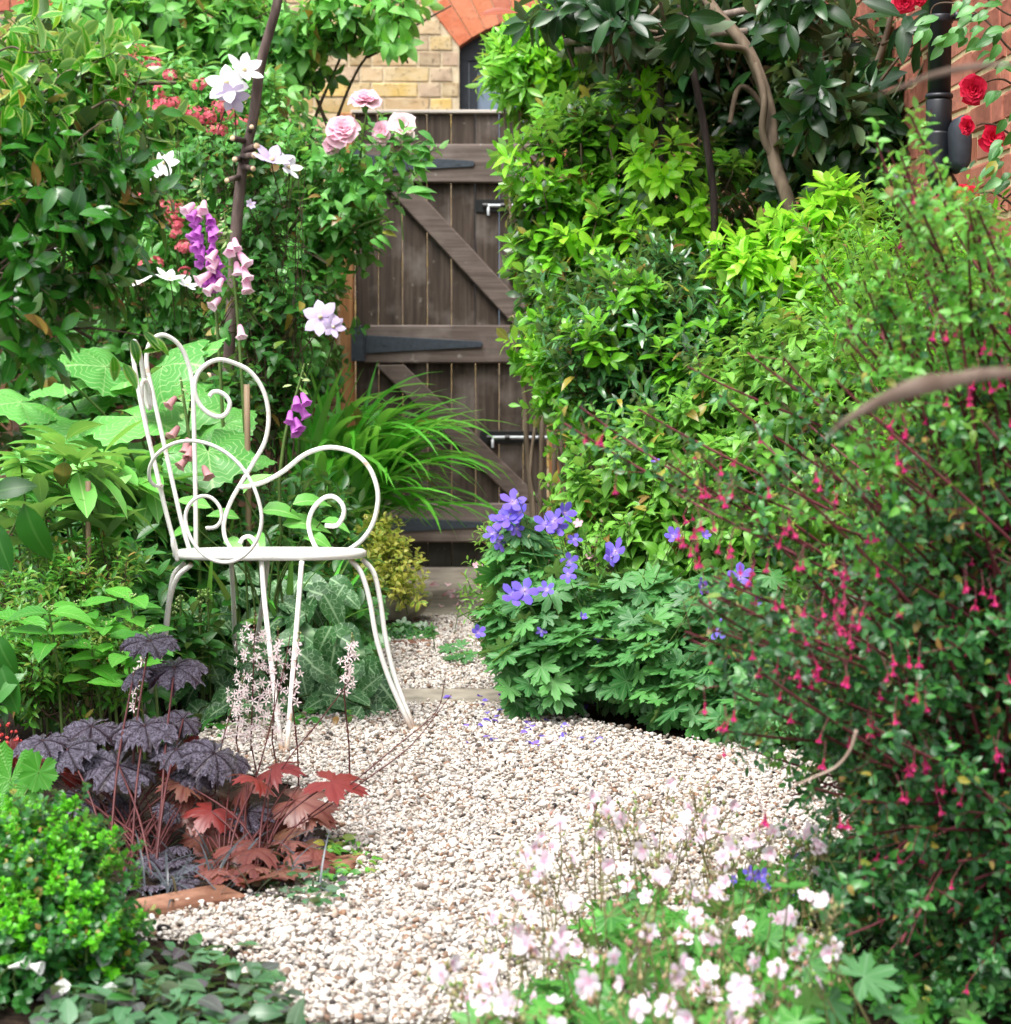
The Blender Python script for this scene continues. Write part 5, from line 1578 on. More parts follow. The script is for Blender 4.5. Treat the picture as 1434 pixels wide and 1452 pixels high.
for x, y, r, ax, k in [(487, 190, 26, (.0, -.8, .55), 0), (518, 149, 24, (.1, -.6, .8), 0), (572, 183, 24, (.15, -.9, .35), 1), (545, 188, 17, (-.4, -.8, .2), 0), (560, 205, 10, (.3, -.6, -.4), 0), (472, 206, 14, (-.5, -.7, -.2), 0)]:
    q = P(x, y, 7.12); ro.flower('rose', RP[k], q, np.array(ax, float), r / sc(7.12) * 1.0)
for x, y, s in [(603, 195, 1), (598, 268, 1.2), (590, 232, 1), (578, 215, .9), (610, 200, .8), (552, 325, .8), (535, 340, .9), (600, 232, 1)]:
    for k in range(3):
        q = P(x - 12 + rng.normal() * 6, y + rng.normal() * 6, 7.1)
        lollipop(ro, T_OVATE, q, q, unit(np.array([rng.normal() * .3, -.6, .8])), .068 * s, M_ROS, dirv=np.array([1 + rng.normal() * .4, -.2, rng.normal() * .4]), stem=False)

# red valerian
M_VAL = leaf_mat('valerian leaf', [(84, 136, 70), (106, 158, 86), (130, 178, 106)], .42, .34, .3, (140, 175, 120))
va = Plant('red_valerian', 'red valerian with clusters of tiny coral red flowers behind the camellia', 'flower plant', base_of(240, 7.3), None, M_STEM)
shrub(va, [(210, 160, 7.5, 100, 70, .2), (250, 240, 7.4, 90, 90, .25), (300, 180, 7.5, 60, 70, .2), (200, 320, 7.3, 80, 60, .2), (270, 390, 7.2, 90, 70, .2), (160, 400, 7.1, 90, 60, .2), (330, 440, 7.1, 50, 60, .2)], 520, T_LONG, M_VAL, .1, 9, .07, (.3, 1), -.7, 9, .5, .8, 80, 40, .15, parts=240, twig=.12, seed=35)
M_RED = petal_mat('coral red petal', (206, 84, 100), (216, 92, 112), .5, .3, alt=(230, 136, 146))
def cluster_mesh():
    T = star_flower(5, .55, 15, .1, 3, 1.2)
    parts = []
    for i in range(24):
        d = unit(np.array([rng.normal(), rng.normal(), abs(rng.normal()) * .8]))
        R = frames(np.cross(d, rng.normal(size=3))[None], d[None])[0]
        parts.append((*moved(T[:3], R, .26, d * np.array([.9, .9, .6]) * rnd(.7, 1)), 0))
    V, F, U, mi = combine(parts)
    return make_mesh('flower_cluster', V, F, M_RED, U)
VC = [cluster_mesh() for _ in range(3)]
for x, y in [(178, 80), (200, 88), (215, 95), (185, 105), (170, 110), (205, 100), (195, 75), (250, 150), (215, 150), (240, 145), (285, 158), (300, 165), (310, 150), (290, 172), (275, 160), (180, 150), (170, 175), (260, 160), (110, 95), (10, 115), (185, 285), (175, 275), (200, 280), (195, 290), (240, 305), (250, 315), (258, 300), (245, 320), (255, 330), (285, 120), (240, 110), (225, 125), (320, 190), (345, 175), (270, 345), (262, 352), (220, 368), (265, 380), (105, 275), (130, 300), (80, 345), (230, 150), (300, 180), (325, 155), (200, 160), (160, 130), (245, 295), (205, 380), (140, 330)]:
    q = P(x + rng.normal() * 3, y + rng.normal() * 3, 6.9); ax = unit(np.array([rng.normal() * .3, -.6, .8]))
    va.flower('flower_cluster', VC[rng.integers(0, 3)], q, ax, rnd(.026, .04))
    va.tube(np.array([q, q + np.array([rng.normal() * .02, .08, -.12]), q + np.array([0, .12, -.3])]), .0018, 3)

# white clematis
M_CLW = petal_mat('white clematis petal', (226, 222, 236), (244, 243, 246), .3, .35)
M_CLM = petal_mat('mauve clematis petal', (190, 170, 214), (222, 208, 236), .5, .35, streak=(176, 150, 210))
def clem(mat, w=.42, cup=8):
    V, F, U, mi = star_flower(6, w, cup, .15, 5, 1.05, -.1, .8, 5)
    c = moved(lathe([(0, 0), (.09, .03), (.12, .12), (.05, .2), (0, .22)], 8), rot('X', 90))
    V, F, U, mi = combine([(V, F, U, 0), (*c, 1)])
    return make_mesh('flower', V, F, [mat, M_EYEY], U, True, mi)
M_EYEY = plain_mat('cream stamens', [(210, 196, 140), (232, 222, 180)], .6, 30, bump=0)
CW, CM = [clem(M_CLW, c, k) for c, k in ((.56, 8), (.5, 30))], [clem(M_CLM, .6, 5), clem(M_CLM, .52, 30)]
cl = Plant('clematis', 'clematis with large white and pale mauve starry flowers climbing the rustic post', 'climber', base_of(345, 6.6), None, M_TWIG)
shrub(cl, [(370, 300, 6.75, 36, 120, .12), (390, 430, 6.7, 46, 90, .14), (350, 420, 6.8, 50, 110, .14), (380, 560, 6.7, 50, 90, .14), (325, 600, 6.4, 30, 90, .06), (328, 440, 6.4, 20, 60, .04), (330, 240, 6.8, 60, 60, .14), (420, 340, 6.8, 40, 60, .12)], 300, T_OVATE, M_HED, .1, 7, .055, (.3, 1), -.6, 12, .4, .6, 80, 45, .3, parts=200, twig=.15, tr=.0015, seed=36, twigs=.8)
for x, y, r, ax, m in [(322, 118, 34, (-.1, -.9, .35), CW[0]), (345, 100, 32, (.5, -.7, .6), CW[1]), (330, 138, 26, (.1, -.8, -.5), CM[0]), (385, 228, 34, (.3, -.5, .8), CM[1]), (408, 238, 24, (.6, -.5, .5), CW[1]), (233, 232, 24, (-.2, -.8, .5), CW[0]), (224, 245, 16, (-.5, -.7, .2), CW[1]), (190, 402, 32, (-.2, -.45, .9), CW[1]), (240, 396, 26, (.2, -.4, .9), CW[1]), (265, 405, 18, (.4, -.5, .8), CW[1]), (455, 450, 30, (-.2, -.9, .25), CM[0]), (472, 464, 20, (.4, -.8, .2), CM[1]), (72, 342, 20, (-.2, -.7, .6), CW[0]), (75, 95, 16, (0, -.8, .5), CW[0]), (355, 290, 9, (.4, -.8, .3), CM[1])]:
    q = P(x, y, 6.45); cl.flower('flower', m, q, np.array(ax, float), r / sc(6.45))
    cl.tube(catmull([q, q + np.array([0, .05, -.03]), q + np.array([rng.normal() * .05, .18, -.12])], 4), .0018, 4)
for i in range(50):
    a = P(rnd(325, 420), rnd(560, 760), rnd(6.6, 6.8)); b = P(rnd(320, 440), rnd(200, 520), rnd(6.6, 6.85))
    arch(cl, a, b, [a * .5 + b * .5 + rng.normal(size=3) * .04], [.0025, .0012], 3, 8, .006)
# rustic post with sawn stubs
M_RPOST = plain_mat('rustic bark', [(56, 46, 44), (92, 78, 74), (128, 114, 108)], .9, 30, .2, 1.0, stretch=(1, 1, .25))
pole('tall rustic brown branch post with sawn side stubs carrying the clematis', [(300, 930, 6.6), (318, 690, 6.6), (324, 520, 6.58), (334, 340, 6.56), (344, 240, 6.54), (359, 170, 6.52), (370, 90, 6.5), (392, 10, 6.48), (402, -50, 6.47)], (.0185, .014), M_RPOST,
     stubs=[((346, 215, 6.54), (364, 207, 6.45), .011), ((345, 222, 6.54), (361, 220, 6.42), .011), ((344, 236, 6.54), (359, 239, 6.44), .009), ((341, 250, 6.54), (322, 256, 6.46), .009), ((348, 200, 6.53), (330, 196, 6.45), .009), ((354, 185, 6.52), (357, 180, 6.42), .008), ((340, 225, 6.54), (333, 226, 6.42), .009), ((322, 540, 6.58), (296, 533, 6.45), .011), ((322, 555, 6.58), (290, 554, 6.45), .008), ((322, 575, 6.58), (294, 574, 6.45), .008)])
cn = thing('bamboo_cane', 'short dry bamboo cane standing behind the chair back', 'cane', P(349, 690, 5.9))
c = P(np.array([350., 351, 352]), np.array([545., 620, 690]), 5.9); V, F = merge([tube(c, .0085, 8)] + [tube(np.array([c[1] + UP * z - UP * .004, c[1] + UP * z + UP * .004]), .0098, 8) for z in (-.05, .03)])
V, F = tube(np.vstack([c, [[c[2][0], c[2][1], 0]]]), .0085, 8)
o = link('cane', make_mesh('cane', V - np.array(cn.location), F, M_CANE)); o.parent = cn
cn = thing('bamboo_cane', 'short dry bamboo cane among the pale whorled leaves', 'cane', P(125, 760, 5.0))
V, F = tube(np.array([P(125, 682, 5.0), P(125, 740, 5.0), [P(125, 740, 5.0)[0], 5.0, 0]]), .0065, 8); o = link('cane', make_mesh('cane', V - np.array(cn.location), F, M_CANE)); o.parent = cn

# foxgloves
M_FXP = petal_mat('purple foxglove bell', (190, 96, 200), (212, 126, 218), .7, .35)
M_FXK = petal_mat('pale pink foxglove bell', (226, 150, 196), (246, 214, 230), .8, .35)
M_FXE = petal_mat('dusky pink foxglove bell', (168, 112, 114), (196, 146, 150), .8, .3)
M_FXB = leaf_mat('foxglove bud', [(160, 180, 110), (190, 200, 150)], .5, .3)
M_FXL = leaf_mat('foxglove leaf', [(74, 114, 64), (96, 136, 80)], .55, .25, .4, (130, 160, 110), bump=.3)
BELL = lathe([(.03, 0), (.14, .06), (.22, .3), (.25, .6), (.28, .84), (.42, 1.0)], 10, 5, .12)
BELLS = {k: make_mesh('bell', BELL[0], BELL[1], m, BELL[2]) for k, m in (('p', M_FXP), ('k', M_FXK), ('e', M_FXE))}
def foxglove(label, path, Y, bells, buds, kind, size, leaves=5):
    q = np.array(path, float); c = catmull(P(q[:, 0], q[:, 1], Y + 0 * q[:, 0]), 8)
    g0 = np.array([c[-1][0], Y + .05, 0])
    f = Plant('foxglove', label, 'flower plant', g0, 'foxgloves in the left bed', M_STEM)
    f.tube(np.vstack([c, g0 * .4 + c[-1] * .6, g0]), [.003, .006], 5)
    for x, y, k in bells:
        b = P(x, y - 8, Y - rnd(.02, .05)); dx = (x - np.interp(y, q[:, 1], q[:, 0]))
        f.hang('bell', BELLS[k], b, np.array([dx * .03 + rng.normal() * .15, -.55 + rng.normal() * .2, -.8]), size * rnd(.85, 1.1))
    for i in range(buds[2]):
        y = buds[0] + (buds[1] - buds[0]) * i / buds[2]; x = np.interp(y, q[:, 1], q[:, 0])
        s = .012 + .022 * i / buds[2]
        b = P(x, y, Y) + np.array([rng.normal() * .008, rng.normal() * .008, 0])
        f.leaf([leafT(.45, 3, .3, -.2)], b[None], np.array([[rng.normal(), rng.normal() - .4, -.25]]), rng.normal(size=(1, 3)), s, M_FXB, 0, 'bud', 'buds')
    for i in range(leaves):
        a = rnd(0, 6.28); b = g0 + UP * rnd(.03, .3)
        f.leaf(T_LONG, b[None], np.array([[math.cos(a), math.sin(a), .7]]), np.array([[0, 0, 1.0]]), rnd(.14, .22), M_FXL)
    return f
bp = [(276 + 22 * rng.random() + (y - 305) * .14, y, 'p') for y in np.linspace(306, 402, 24)] + [(300, 400, 'p'), (295, 395, 'p'), (284, 300, 'k'), (290, 292, 'k'), (276, 296, 'k')]
foxglove('tall purple flowered foxglove spike beside the rustic post', [(284, 248), (287, 280), (292, 320), (300, 380), (306, 440), (312, 520), (318, 640)], 6.2, bp, (250, 300, 16), 'p', .042)
bk = [(300, 395, 'k'), (310, 375, 'k'), (305, 410, 'k'), (313, 430, 'k'), (332, 345, 'k'), (338, 365, 'k'), (343, 385, 'k'), (350, 400, 'k'), (335, 378, 'k'), (328, 352, 'k'), (316, 402, 'k'), (308, 362, 'k'), (340, 468, 'k'), (345, 405, 'k')]
foxglove('pale pink foxglove spike just right of the purple one', [(318, 300), (322, 330), (330, 380), (336, 440), (342, 520), (350, 660)], 6.15, bk, (302, 345, 14), 'k', .045)
foxglove('small leaning foxglove with few purple bells right of the chair back', [(432, 515), (424, 545), (414, 580), (404, 620), (396, 680)], 6.0, [(420, 570, 'p'), (428, 565, 'p'), (412, 590, 'p'), (418, 600, 'p'), (424, 582, 'p'), (414, 608, 'p')], (516, 558, 14), 'p', .04, 3)
foxglove('dusky pink foxglove seen through the white chair back', [(256, 535), (259, 555), (264, 590), (272, 640), (280, 700)], 5.75, [(254, 612, 'e'), (266, 628, 'e'), (272, 640, 'e'), (268, 655, 'e'), (288, 668, 'e'), (250, 570, 'e')], (538, 590, 12), 'e', .044, 3)
# ---------- camellia at top left, close to the lens
M_CAM = leaf_mat('camellia leaf', [(36, 78, 32), (52, 102, 38), (70, 124, 48)], .2, .28, .5, (90, 130, 70), spec=.7, veinw=.05)
M_CAMY = leaf_mat('camellia young leaf', [(60, 116, 34), (80, 140, 40), (104, 164, 54)], .22, .38, .5, (170, 200, 100), spec=.6, edge=(170, 200, 110), veinw=.05)
T_CAM = [leafT(.42, 6, .12, c, .92, .03, .8) for c in (.1, .28, .45)]
ca = Plant('camellia_bush', 'glossy leaved evergreen bush reaching in from the top left corner', 'shrub', base_of(-140, 3.9), None, M_BARK)
cb = [(50, 150, 3.9, 110, 80, .18), (120, 95, 3.85, 60, 30, .08), (180, 165, 3.8, 44, 34, .07), (80, 260, 3.85, 110, 80, .16), (170, 270, 3.8, 44, 50, .08), (50, 370, 3.8, 90, 80, .15), (20, 60, 3.95, 50, 40, .12), (120, 350, 3.8, 50, 60, .1), (20, 470, 3.75, 60, 50, .1), (-40, 310, 3.8, 70, 120, .15), (10, 330, 3.7, 50, 60, .1)]
dr = np.array([.8, -.15, .0])
p_, nn = blob_points(cb, 250, (.3, 1.0), 8, -.75, .2, .3, 41)
ax = unit(dr + nn * .4 + rng.normal(size=nn.shape) * .3 + UP * .15)
hi = p_[:, 2] > P(0, 190, 3.85)[2] + rng.normal(size=len(p_)) * .05
for m, mat, nm in ((hi, M_CAMY, 'young_foliage'), (~hi, M_CAM, 'foliage')):
    ca.leaf(T_CAM, *shoots(p_[m], ax[m], .08, 7, 75, 35, .062, False, .8, .12, upb=.9), mat, 240, 'leaf', nm)
p2, n2 = blob_points([(a - 30, b, c + .15, d, e, f) for a, b, c, d, e, f in cb if a < 120], 90, (.0, .8), back=.6, seed=42)
ca.leaf(T_CAM, *shoots(p2, unit(dr + rng.normal(size=n2.shape) * .4), .08, 7, 75, 40, .064, False, .8, .2, upb=.9), M_CAM, 60, 'leaf', 'inner_foliage')
for i in range(len(p_)):
    if rng.random() < .35:
        b = p_[i] - np.array([rnd(.04, .10), rng.normal() * .04, rnd(.0, .08)])
        ca.tube(catmull([b, b * .5 + p_[i] * .5 + UP * .012, p_[i], p_[i] + ax[i] * .08], 4), [.0026, .001], 4)
for pts in ([(-160, 190), (-20, 140), (0, 130), (60, 115), (110, 95), (140, 60)], [(-160, 210), (0, 130), (85, 113), (170, 118), (250, 117)], [(-150, 330), (-30, 320), (10, 300), (60, 260), (110, 160)], [(-150, 360), (0, 298), (80, 300), (160, 310)], [(-160, 420), (0, 420), (60, 440), (130, 480)], [(-160, 700), (-150, 400), (-160, 190)]):
    q = np.array(pts, float); ca.tube(catmull(P(q[:, 0], q[:, 1], 3.85 + 0 * q[:, 0]), 8), [.009, .003], 6)
ca.leaf(T_CAM, P(np.array([203., 187, 200, 212, 175, 160]), np.array([470., 480, 500, 478, 515, 505]), 3.8), np.array([[.6, -.2, -.5], [.3, -.2, -.8], [.9, -.1, .2], [.8, 0, -.5], [.5, -.2, -.8], [.2, 0, -.9]]), np.array([[.2, -.6, .8]] * 6), np.array([.05, .05, .045, .05, .055, .05]), M_CAMY)
ca.tube(catmull(P(np.array([60., 120, 170, 205]), np.array([470., 465, 470, 476]), 3.8), 5), [.003, .001], 4)

# ---------- big soft leaves behind the chair
M_BIG = leaf_mat('large pale leaf', [(80, 136, 64), (98, 154, 78), (116, 170, 94)], .42, .22, .7, (172, 204, 140), bump=.1, veinw=.05, age=False, side=.5)
T_BIG = [lobeT(5, .16, 45, 330, c, .05, .03, .95, .10, 6, seed=10 + k, droop=d) for k, (c, d) in enumerate(((.1, .2), (.05, .35), (0, .1)))]
bg2 = Plant('large_leaved_plant', 'plant with big soft pale green leaves behind the white chair', 'leafy plant', base_of(140, 6.2), None, M_STEM)
def bigleaf(pl, T, base, x, y, Y, r_px, nrm, mat, dirv=None, r=.004, name='leaf'):
    q = P(x, y, Y)
    lollipop(pl, T, base, q, unit(np.array(nrm, float)), r_px / sc(Y), mat, r, .25, name, dirv)
for x, y, r, nm, dv in [(110, 610, 78, (.1, -.55, .8), (-.4, -.9, -.2)), (190, 590, 80, (.3, -.6, .75), (.8, -.6, -.1)), (230, 520, 74, (.1, -.8, .6), (.6, -.6, .2)), (150, 520, 70, (-.2, -.7, .7), (-.6, -.5, .1)), (60, 640, 66, (-.2, -.5, .85), (-.9, -.5, -.2)), (260, 570, 70, (.4, -.7, .6), (.9, -.4, -.2)), (295, 640, 74, (.1, -.9, .45), (.2, -.8, -.6)), (90, 545, 56, (0, -.7, .7), (.2, -.8, -.1)),
                        (205, 640, 66, (0, -.6, .8), (-.3, -.9, -.3)), (30, 570, 64, (0, -.6, .8), (-.6, -.8, 0)), (320, 600, 50, (.3, -.7, .6), (.8, -.5, -.1)), (240, 660, 60, (0, -.7, .7), (.1, -.9, -.4)), (20, 690, 56, (0, -.5, .85), (-.5, -.8, -.2)), (150, 660, 70, (.2, -.6, .8), (.5, -.8, -.3)), (280, 500, 46, (.2, -.7, .7), (.6, -.6, .2)), (60, 500, 50, (0, -.6, .8), (0, -.8, 0)), (120, 565, 60, (.1, -.6, .8), (.5, -.8, 0)), (180, 540, 60, (-.1, -.5, .8), (.1, -.9, 0)), (350, 650, 44, (.3, -.6, .7), (.5, -.8, -.2)), (100, 690, 60, (0, -.4, .9), (.2, -.9, 0))]:
    bigleaf(bg2, T_BIG, np.array([*base_of(rnd(100, 260), 6.3)[:2], 0.0]), x, y, 6.1 + rnd(-.25, .25), r, nm, M_BIG, np.array(dv))
# ---------- pale whorled leaves (left middle)
M_WHO = leaf_mat('pale whorl leaf', [(104, 154, 74), (128, 174, 96), (156, 194, 128)], .38, .26, .5, (200, 220, 160), veinw=.05, age=False)
M_WHD = leaf_mat('mid green whorl leaf', [(56, 110, 46), (72, 128, 52), (88, 144, 60)], .35, .3, .5, (130, 170, 100), veinw=.05)
wh = Plant('whorled_leaf_plant', 'pale green plant with drooping whorls of long leaves left of the chair', 'leafy plant', base_of(110, 5.2), None, M_STEM)
c_ = [(60, 690), (110, 670), (160, 690), (30, 660), (200, 680), (90, 640), (150, 655), (215, 700), (20, 720), (130, 720), (180, 725)]
pw = np.array([P(x, y, (5.2 if x < 140 else 5.8) + rnd(-.15, .15)) for x, y in c_])
wh.leaf(T_LONG, *shoots(pw, unit(UP + rng.normal(size=pw.shape) * .2), .03, 12, 88, 55, .17, False, .7, .25, upb=.8), M_WHO, 160)
pd = np.array([P(x, y, 5.0 + rnd(-.1, .1)) for x, y in [(90, 700), (60, 740), (120, 745), (40, 780), (150, 785)]])
wh.leaf(T_LONG, *shoots(pd, unit(UP + rng.normal(size=pd.shape) * .2), .04, 10, 80, 35, .16, False, .8, .1, upb=.8), M_WHD, 100, 'leaf', 'lower_foliage')
for q in np.vstack([pw, pd]): wh.tube(np.array([q, [q[0] + .02, q[1] + .04, q[2] * .5], [q[0] + .03, q[1] + .05, 0]]), [.0025, .004], 5)

# ---------- dense green understory round the chair legs
M_UND = leaf_mat('understory leaf', [(40, 84, 36), (54, 104, 44), (72, 126, 54)], .38, .28, .4, (100, 150, 80), age=False)
un = Plant('leafy_understory', 'tangled mid green leaves filling the bed behind the chair legs', 'ground plants', base_of(300, 6.0), None, M_STEM)
shrub(un, [(300, 860, 6.0, 160, 90, .2), (200, 820, 5.9, 120, 80, .2), (100, 850, 5.6, 130, 90, .2), (430, 880, 6.3, 90, 90, .2), (340, 760, 6.3, 140, 70, .2), (440, 770, 6.7, 70, 80, .2), (60, 950, 5.1, 120, 60, .2), (200, 940, 5.5, 110, 60, .2), (120, 780, 5.9, 120, 70, .2)], 760, T_LONG, M_UND, .12, 8, .085, (.4, 1), -1, 10, .4, .9, 80, 35, .2, parts=260, seed=44, twig=.1)
# long ribbon leaves and mid leaves between chair back and gate
M_STR = leaf_mat('strap leaf', [(72, 140, 54), (92, 162, 66), (114, 180, 84)], .34, .3, .4, (140, 190, 110), veinw=.08)
st = Plant('strap_leaf_clump', 'clump of upright ribbon leaves behind the chair seat', 'leafy plant', base_of(350, 5.9), None, M_STR)
for i in range(60):
    b = np.array(base_of(rnd(250, 460), rnd(5.75, 6.2)))
    V, F, U = strap(b, rnd(0, 6.28), rnd(.38, .6), rnd(68, 88), rnd(30, 110), rnd(.018, .032), 9, rnd(-40, 40))
    st.mesh('leaf', V, F, M_STR, U)
ov = Plant('broad_leaf_plant', 'light green broad oval leaves rising behind the white seat', 'leafy plant', base_of(370, 5.7), None, M_STEM)
for x, y, r, dv in [(370, 725, 62, (.9, -.2, .25)), (400, 745, 70, (.9, -.1, .3)), (340, 735, 50, (-.6, -.4, .3)), (300, 720, 54, (-.8, -.3, .3)), (430, 760, 50, (.7, -.5, .1)), (415, 715, 56, (.8, 0, .35)), (280, 750, 48, (-.5, -.6, .1)), (360, 760, 50, (.2, -.9, .1)), (320, 765, 44, (.5, -.7, 0)), (455, 740, 48, (.6, -.4, .2)), (345, 700, 50, (.3, -.4, .7))]:
    bigleaf(ov, T_OVATE, np.array(base_of(rnd(340, 420), 5.75)), x, y, 5.65, r, (rng.normal() * .2, -.55, .8), M_WHO, np.array(dv), .003)
# arching grassy clump before the gate
M_HAK = leaf_mat('grassy blade', [(86, 158, 50), (112, 184, 64), (140, 202, 92)], .3, .36, .35, (140, 190, 100), veinw=.08)
hk = Plant('arching_grass_clump', 'fountain of long arching bright green blades in front of the gate hinge side', 'grass', base_of(470, 7.8), None, M_STEM)
for i in range(210):
    b = P(rnd(440, 540), rnd(660, 790), rnd(7.45, 7.9))
    hd_ = rng.normal() * .6 - .2 if rng.random() < .85 else rnd(0, 6.28)
    V, F, U = strap(b, hd_, rnd(.38, .66), rnd(50, 88), rnd(75, 130), rnd(.026, .044), 10, rnd(-30, 30))
    hk.mesh('leaf', V, F, M_HAK, U)
for i in range(26):
    b = P(rnd(420, 500), rnd(690, 740), rnd(7.5, 7.9))
    V, F, U = strap(b, rnd(-1, 4), rnd(.4, .6), rnd(70, 88), rnd(15, 60), rnd(.028, .04), 9, rnd(-30, 30))
    hk.mesh('leaf', V, F, M_HAK, U)
shrub(hk, [(470, 760, 7.9, 70, 70, .2)], 60, T_LONG, M_UND, .15, 8, .1, (.1, .8), seed=47, parts=0, stuff='inner_foliage')

# variegated euonymus in the stone bowl, ivy below
M_EU = leaf_mat('variegated leaf', [(226, 216, 112), (206, 206, 92), (130, 170, 66), (236, 226, 140)], .4, .35, .6, (110, 156, 66), veinw=.3, edge=(222, 206, 110))
eu = Plant('variegated_shrublet', 'small yellow and green variegated shrub growing in the stone bowl', 'shrub', TROUGH, None, M_STEM)
shrub(eu, [(555, 810, 7.2, 46, 44, .14), (520, 790, 7.25, 44, 50, .14), (575, 840, 7.1, 28, 20, .1), (500, 830, 7.2, 50, 30, .12), (545, 765, 7.3, 28, 26, .1)], 230, T_OVAL, M_EU, .06, 9, .034, (.3, 1), -9, 12, .6, .9, 80, 35, .1, parts=240, twig=.06, seed=48)
M_IVY = leaf_mat('ivy leaf', [(40, 80, 40), (56, 100, 48), (80, 126, 64)], .35, .2, .5, (140, 170, 130), veinw=.1)
T_IVY = [lobeT(5, .42, 31, 300, .0, .02, .0, .7, .05, 6, 1.3, seed=s) for s in (3, 4)]
iv = Plant('ivy', 'low dark ivy creeping below the stone bowl', 'climber', base_of(570, 6.9))
pp = np.array([P(x, y, 6.95 - (y - 880) * .006) for x, y in zip(rnd(505, 612, 240), rnd(886, 915, 240))]); pp = pp[pp[:, 2] > .005]
iv.leaf(T_IVY, pp, rng.normal(size=pp.shape) * np.array([1, 1, .3]), UP + np.array([0, -.7, 0]) + rng.normal(size=pp.shape) * .35, rnd(.02, .036, len(pp)), M_IVY, 140)
pp = np.array([P(x, y, 6.2 - (y - 900) * .008) for x, y in zip(rnd(470, 545, 150), rnd(830, 1000, 150))]); pp = pp[pp[:, 2] > .005]
iv2 = Plant('ivy', 'ivy and small round leaves at the path edge behind the right chair leg', 'climber', base_of(500, 6.1))
iv2.leaf(T_IVY, pp, rng.normal(size=pp.shape) * np.array([1, 1, .3]), UP * .8 + np.array([.3, -.7, 0]) + rng.normal(size=pp.shape) * .35, rnd(.022, .04, len(pp)), M_IVY, 120)

# marbled arum
def marbled():
    t = NT('marbled arum leaf')
    c = t.ramp(t.random(), [(0, srgb(36, 80, 40)), (1, srgb(58, 108, 54))])
    uv = t.new('ShaderNodeSeparateXYZ'); t.l.new(t.new('ShaderNodeTexCoord').outputs['UV'], uv.inputs[0])
    off = t.math('ABSOLUTE', t.math('SUBTRACT', uv.outputs[0], .5))
    vo = t.new('ShaderNodeTexVoronoi', feature='DISTANCE_TO_EDGE'); vo.inputs['Scale'].default_value = 7.0
    t.l.new(t.n.new('ShaderNodeTexCoord').outputs['Object'], vo.inputs['Vector'])
    k = t.math('MULTIPLY', t.math('SUBTRACT', .09, vo.outputs['Distance'], True), 12.0, True)
    k = t.math('MULTIPLY', k, t.ramp(t.noise(4, 3), [(.4, (.1, .1, .1)), (.6, (1, 1, 1))]))
    k = t.math('MAXIMUM', k, t.math('SUBTRACT', 1.0, t.math('MULTIPLY', off, 14.0), True))
    c = t.mix(t.math('MULTIPLY', k, .8), c, srgb(160, 194, 148))
    pr = t.principled(c, .45, None, .35)
    return t.finish(pr)
M_ARUM = marbled()
T_ARUM = [leafT(.62, 8, .1, c, .75, .05, .7) for c in (.2, .4, .6)]
ar = Plant('marbled_arum', 'dark green arrow leaves with pale marbled veins around the chair legs', 'leafy plant', base_of(370, 5.7), None, M_STEM)
for i in range(150):
    x, y = rnd(195, 530), rnd(805, 1010)
    if x > 490 and y < 925: continue
    Y = 5.9 - (y - 810) * .0028 + rnd(-.05, .05); q = P(x, y, Y)
    if q[2] < .03: continue
    a = rnd(0, 6.28)
    lollipop(ar, T_ARUM, np.array([q[0] + rng.normal() * .04, Y + .08, 0]), q, unit(np.array([rng.normal() * .3, -.75, .6])), rnd(.075, .12), M_ARUM, .0022, .2, dirv=np.array([math.cos(a) * .8, -.45, -.5 + rng.normal() * .4]))
V, F, U = lathe([(.1, 0), (.5, .1), (.55, .5), (.4, .9), (.1, 1)], 8)
for x, y in [(287, 905), (284, 838), (283, 855), (295, 836), (256, 845), (246, 858), (256, 888)]:      # green berry spikes
    q = P(x, y, 5.45)
    for k in range(14):
        ar.leaf([(V * .5, F, U)], (q + np.array([rng.normal() * .006, rng.normal() * .006, -.003 * k]))[None], rng.normal(size=(1, 3)), rng.normal(size=(1, 3)), .011, M_FXB, 0, 'berry', 'berries')
    ar.tube(np.array([q + UP * .004, q - UP * .06, [q[0], q[1] + .03, 0]]), .003, 4)
# ---------- low azalea, hydrangea shoots
M_AZ = leaf_mat('azalea leaf', [(62, 110, 40), (84, 134, 48), (104, 150, 60), (128, 140, 60)], .4, .3, .3, (130, 160, 90))
az = Plant('azalea_mound', 'low mound of small bright azalea leaves at the left edge', 'shrub', base_of(80, 4.9), None, M_TWIG)
shrub(az, [(60, 840, 5.0, 90, 50, .2), (140, 830, 5.0, 60, 40, .15), (70, 910, 4.8, 100, 50, .2), (150, 930, 4.8, 80, 50, .18), (30, 960, 4.6, 80, 50, .15), (120, 990, 4.6, 90, 40, .15)], 620, T_NARR, M_AZ, .05, 9, .036, (.4, 1), -.8, 14, .5, .9, 80, 30, parts=200, twig=.06, seed=51)
M_HY = leaf_mat('hydrangea leaf', [(70, 128, 44), (88, 148, 52), (108, 164, 66)], .4, .32, .5, (150, 190, 110), veinw=.04, bump=.25, age=False)
T_HY = [leafT(.5, 8, .12, c, .85, .03, .8) for c in (.15, .3, .45)]
hy = Plant('hydrangea', 'hydrangea shoots with paired pointed leaves and green buds in front of the azalea', 'shrub', base_of(160, 4.7), None, M_STEM)
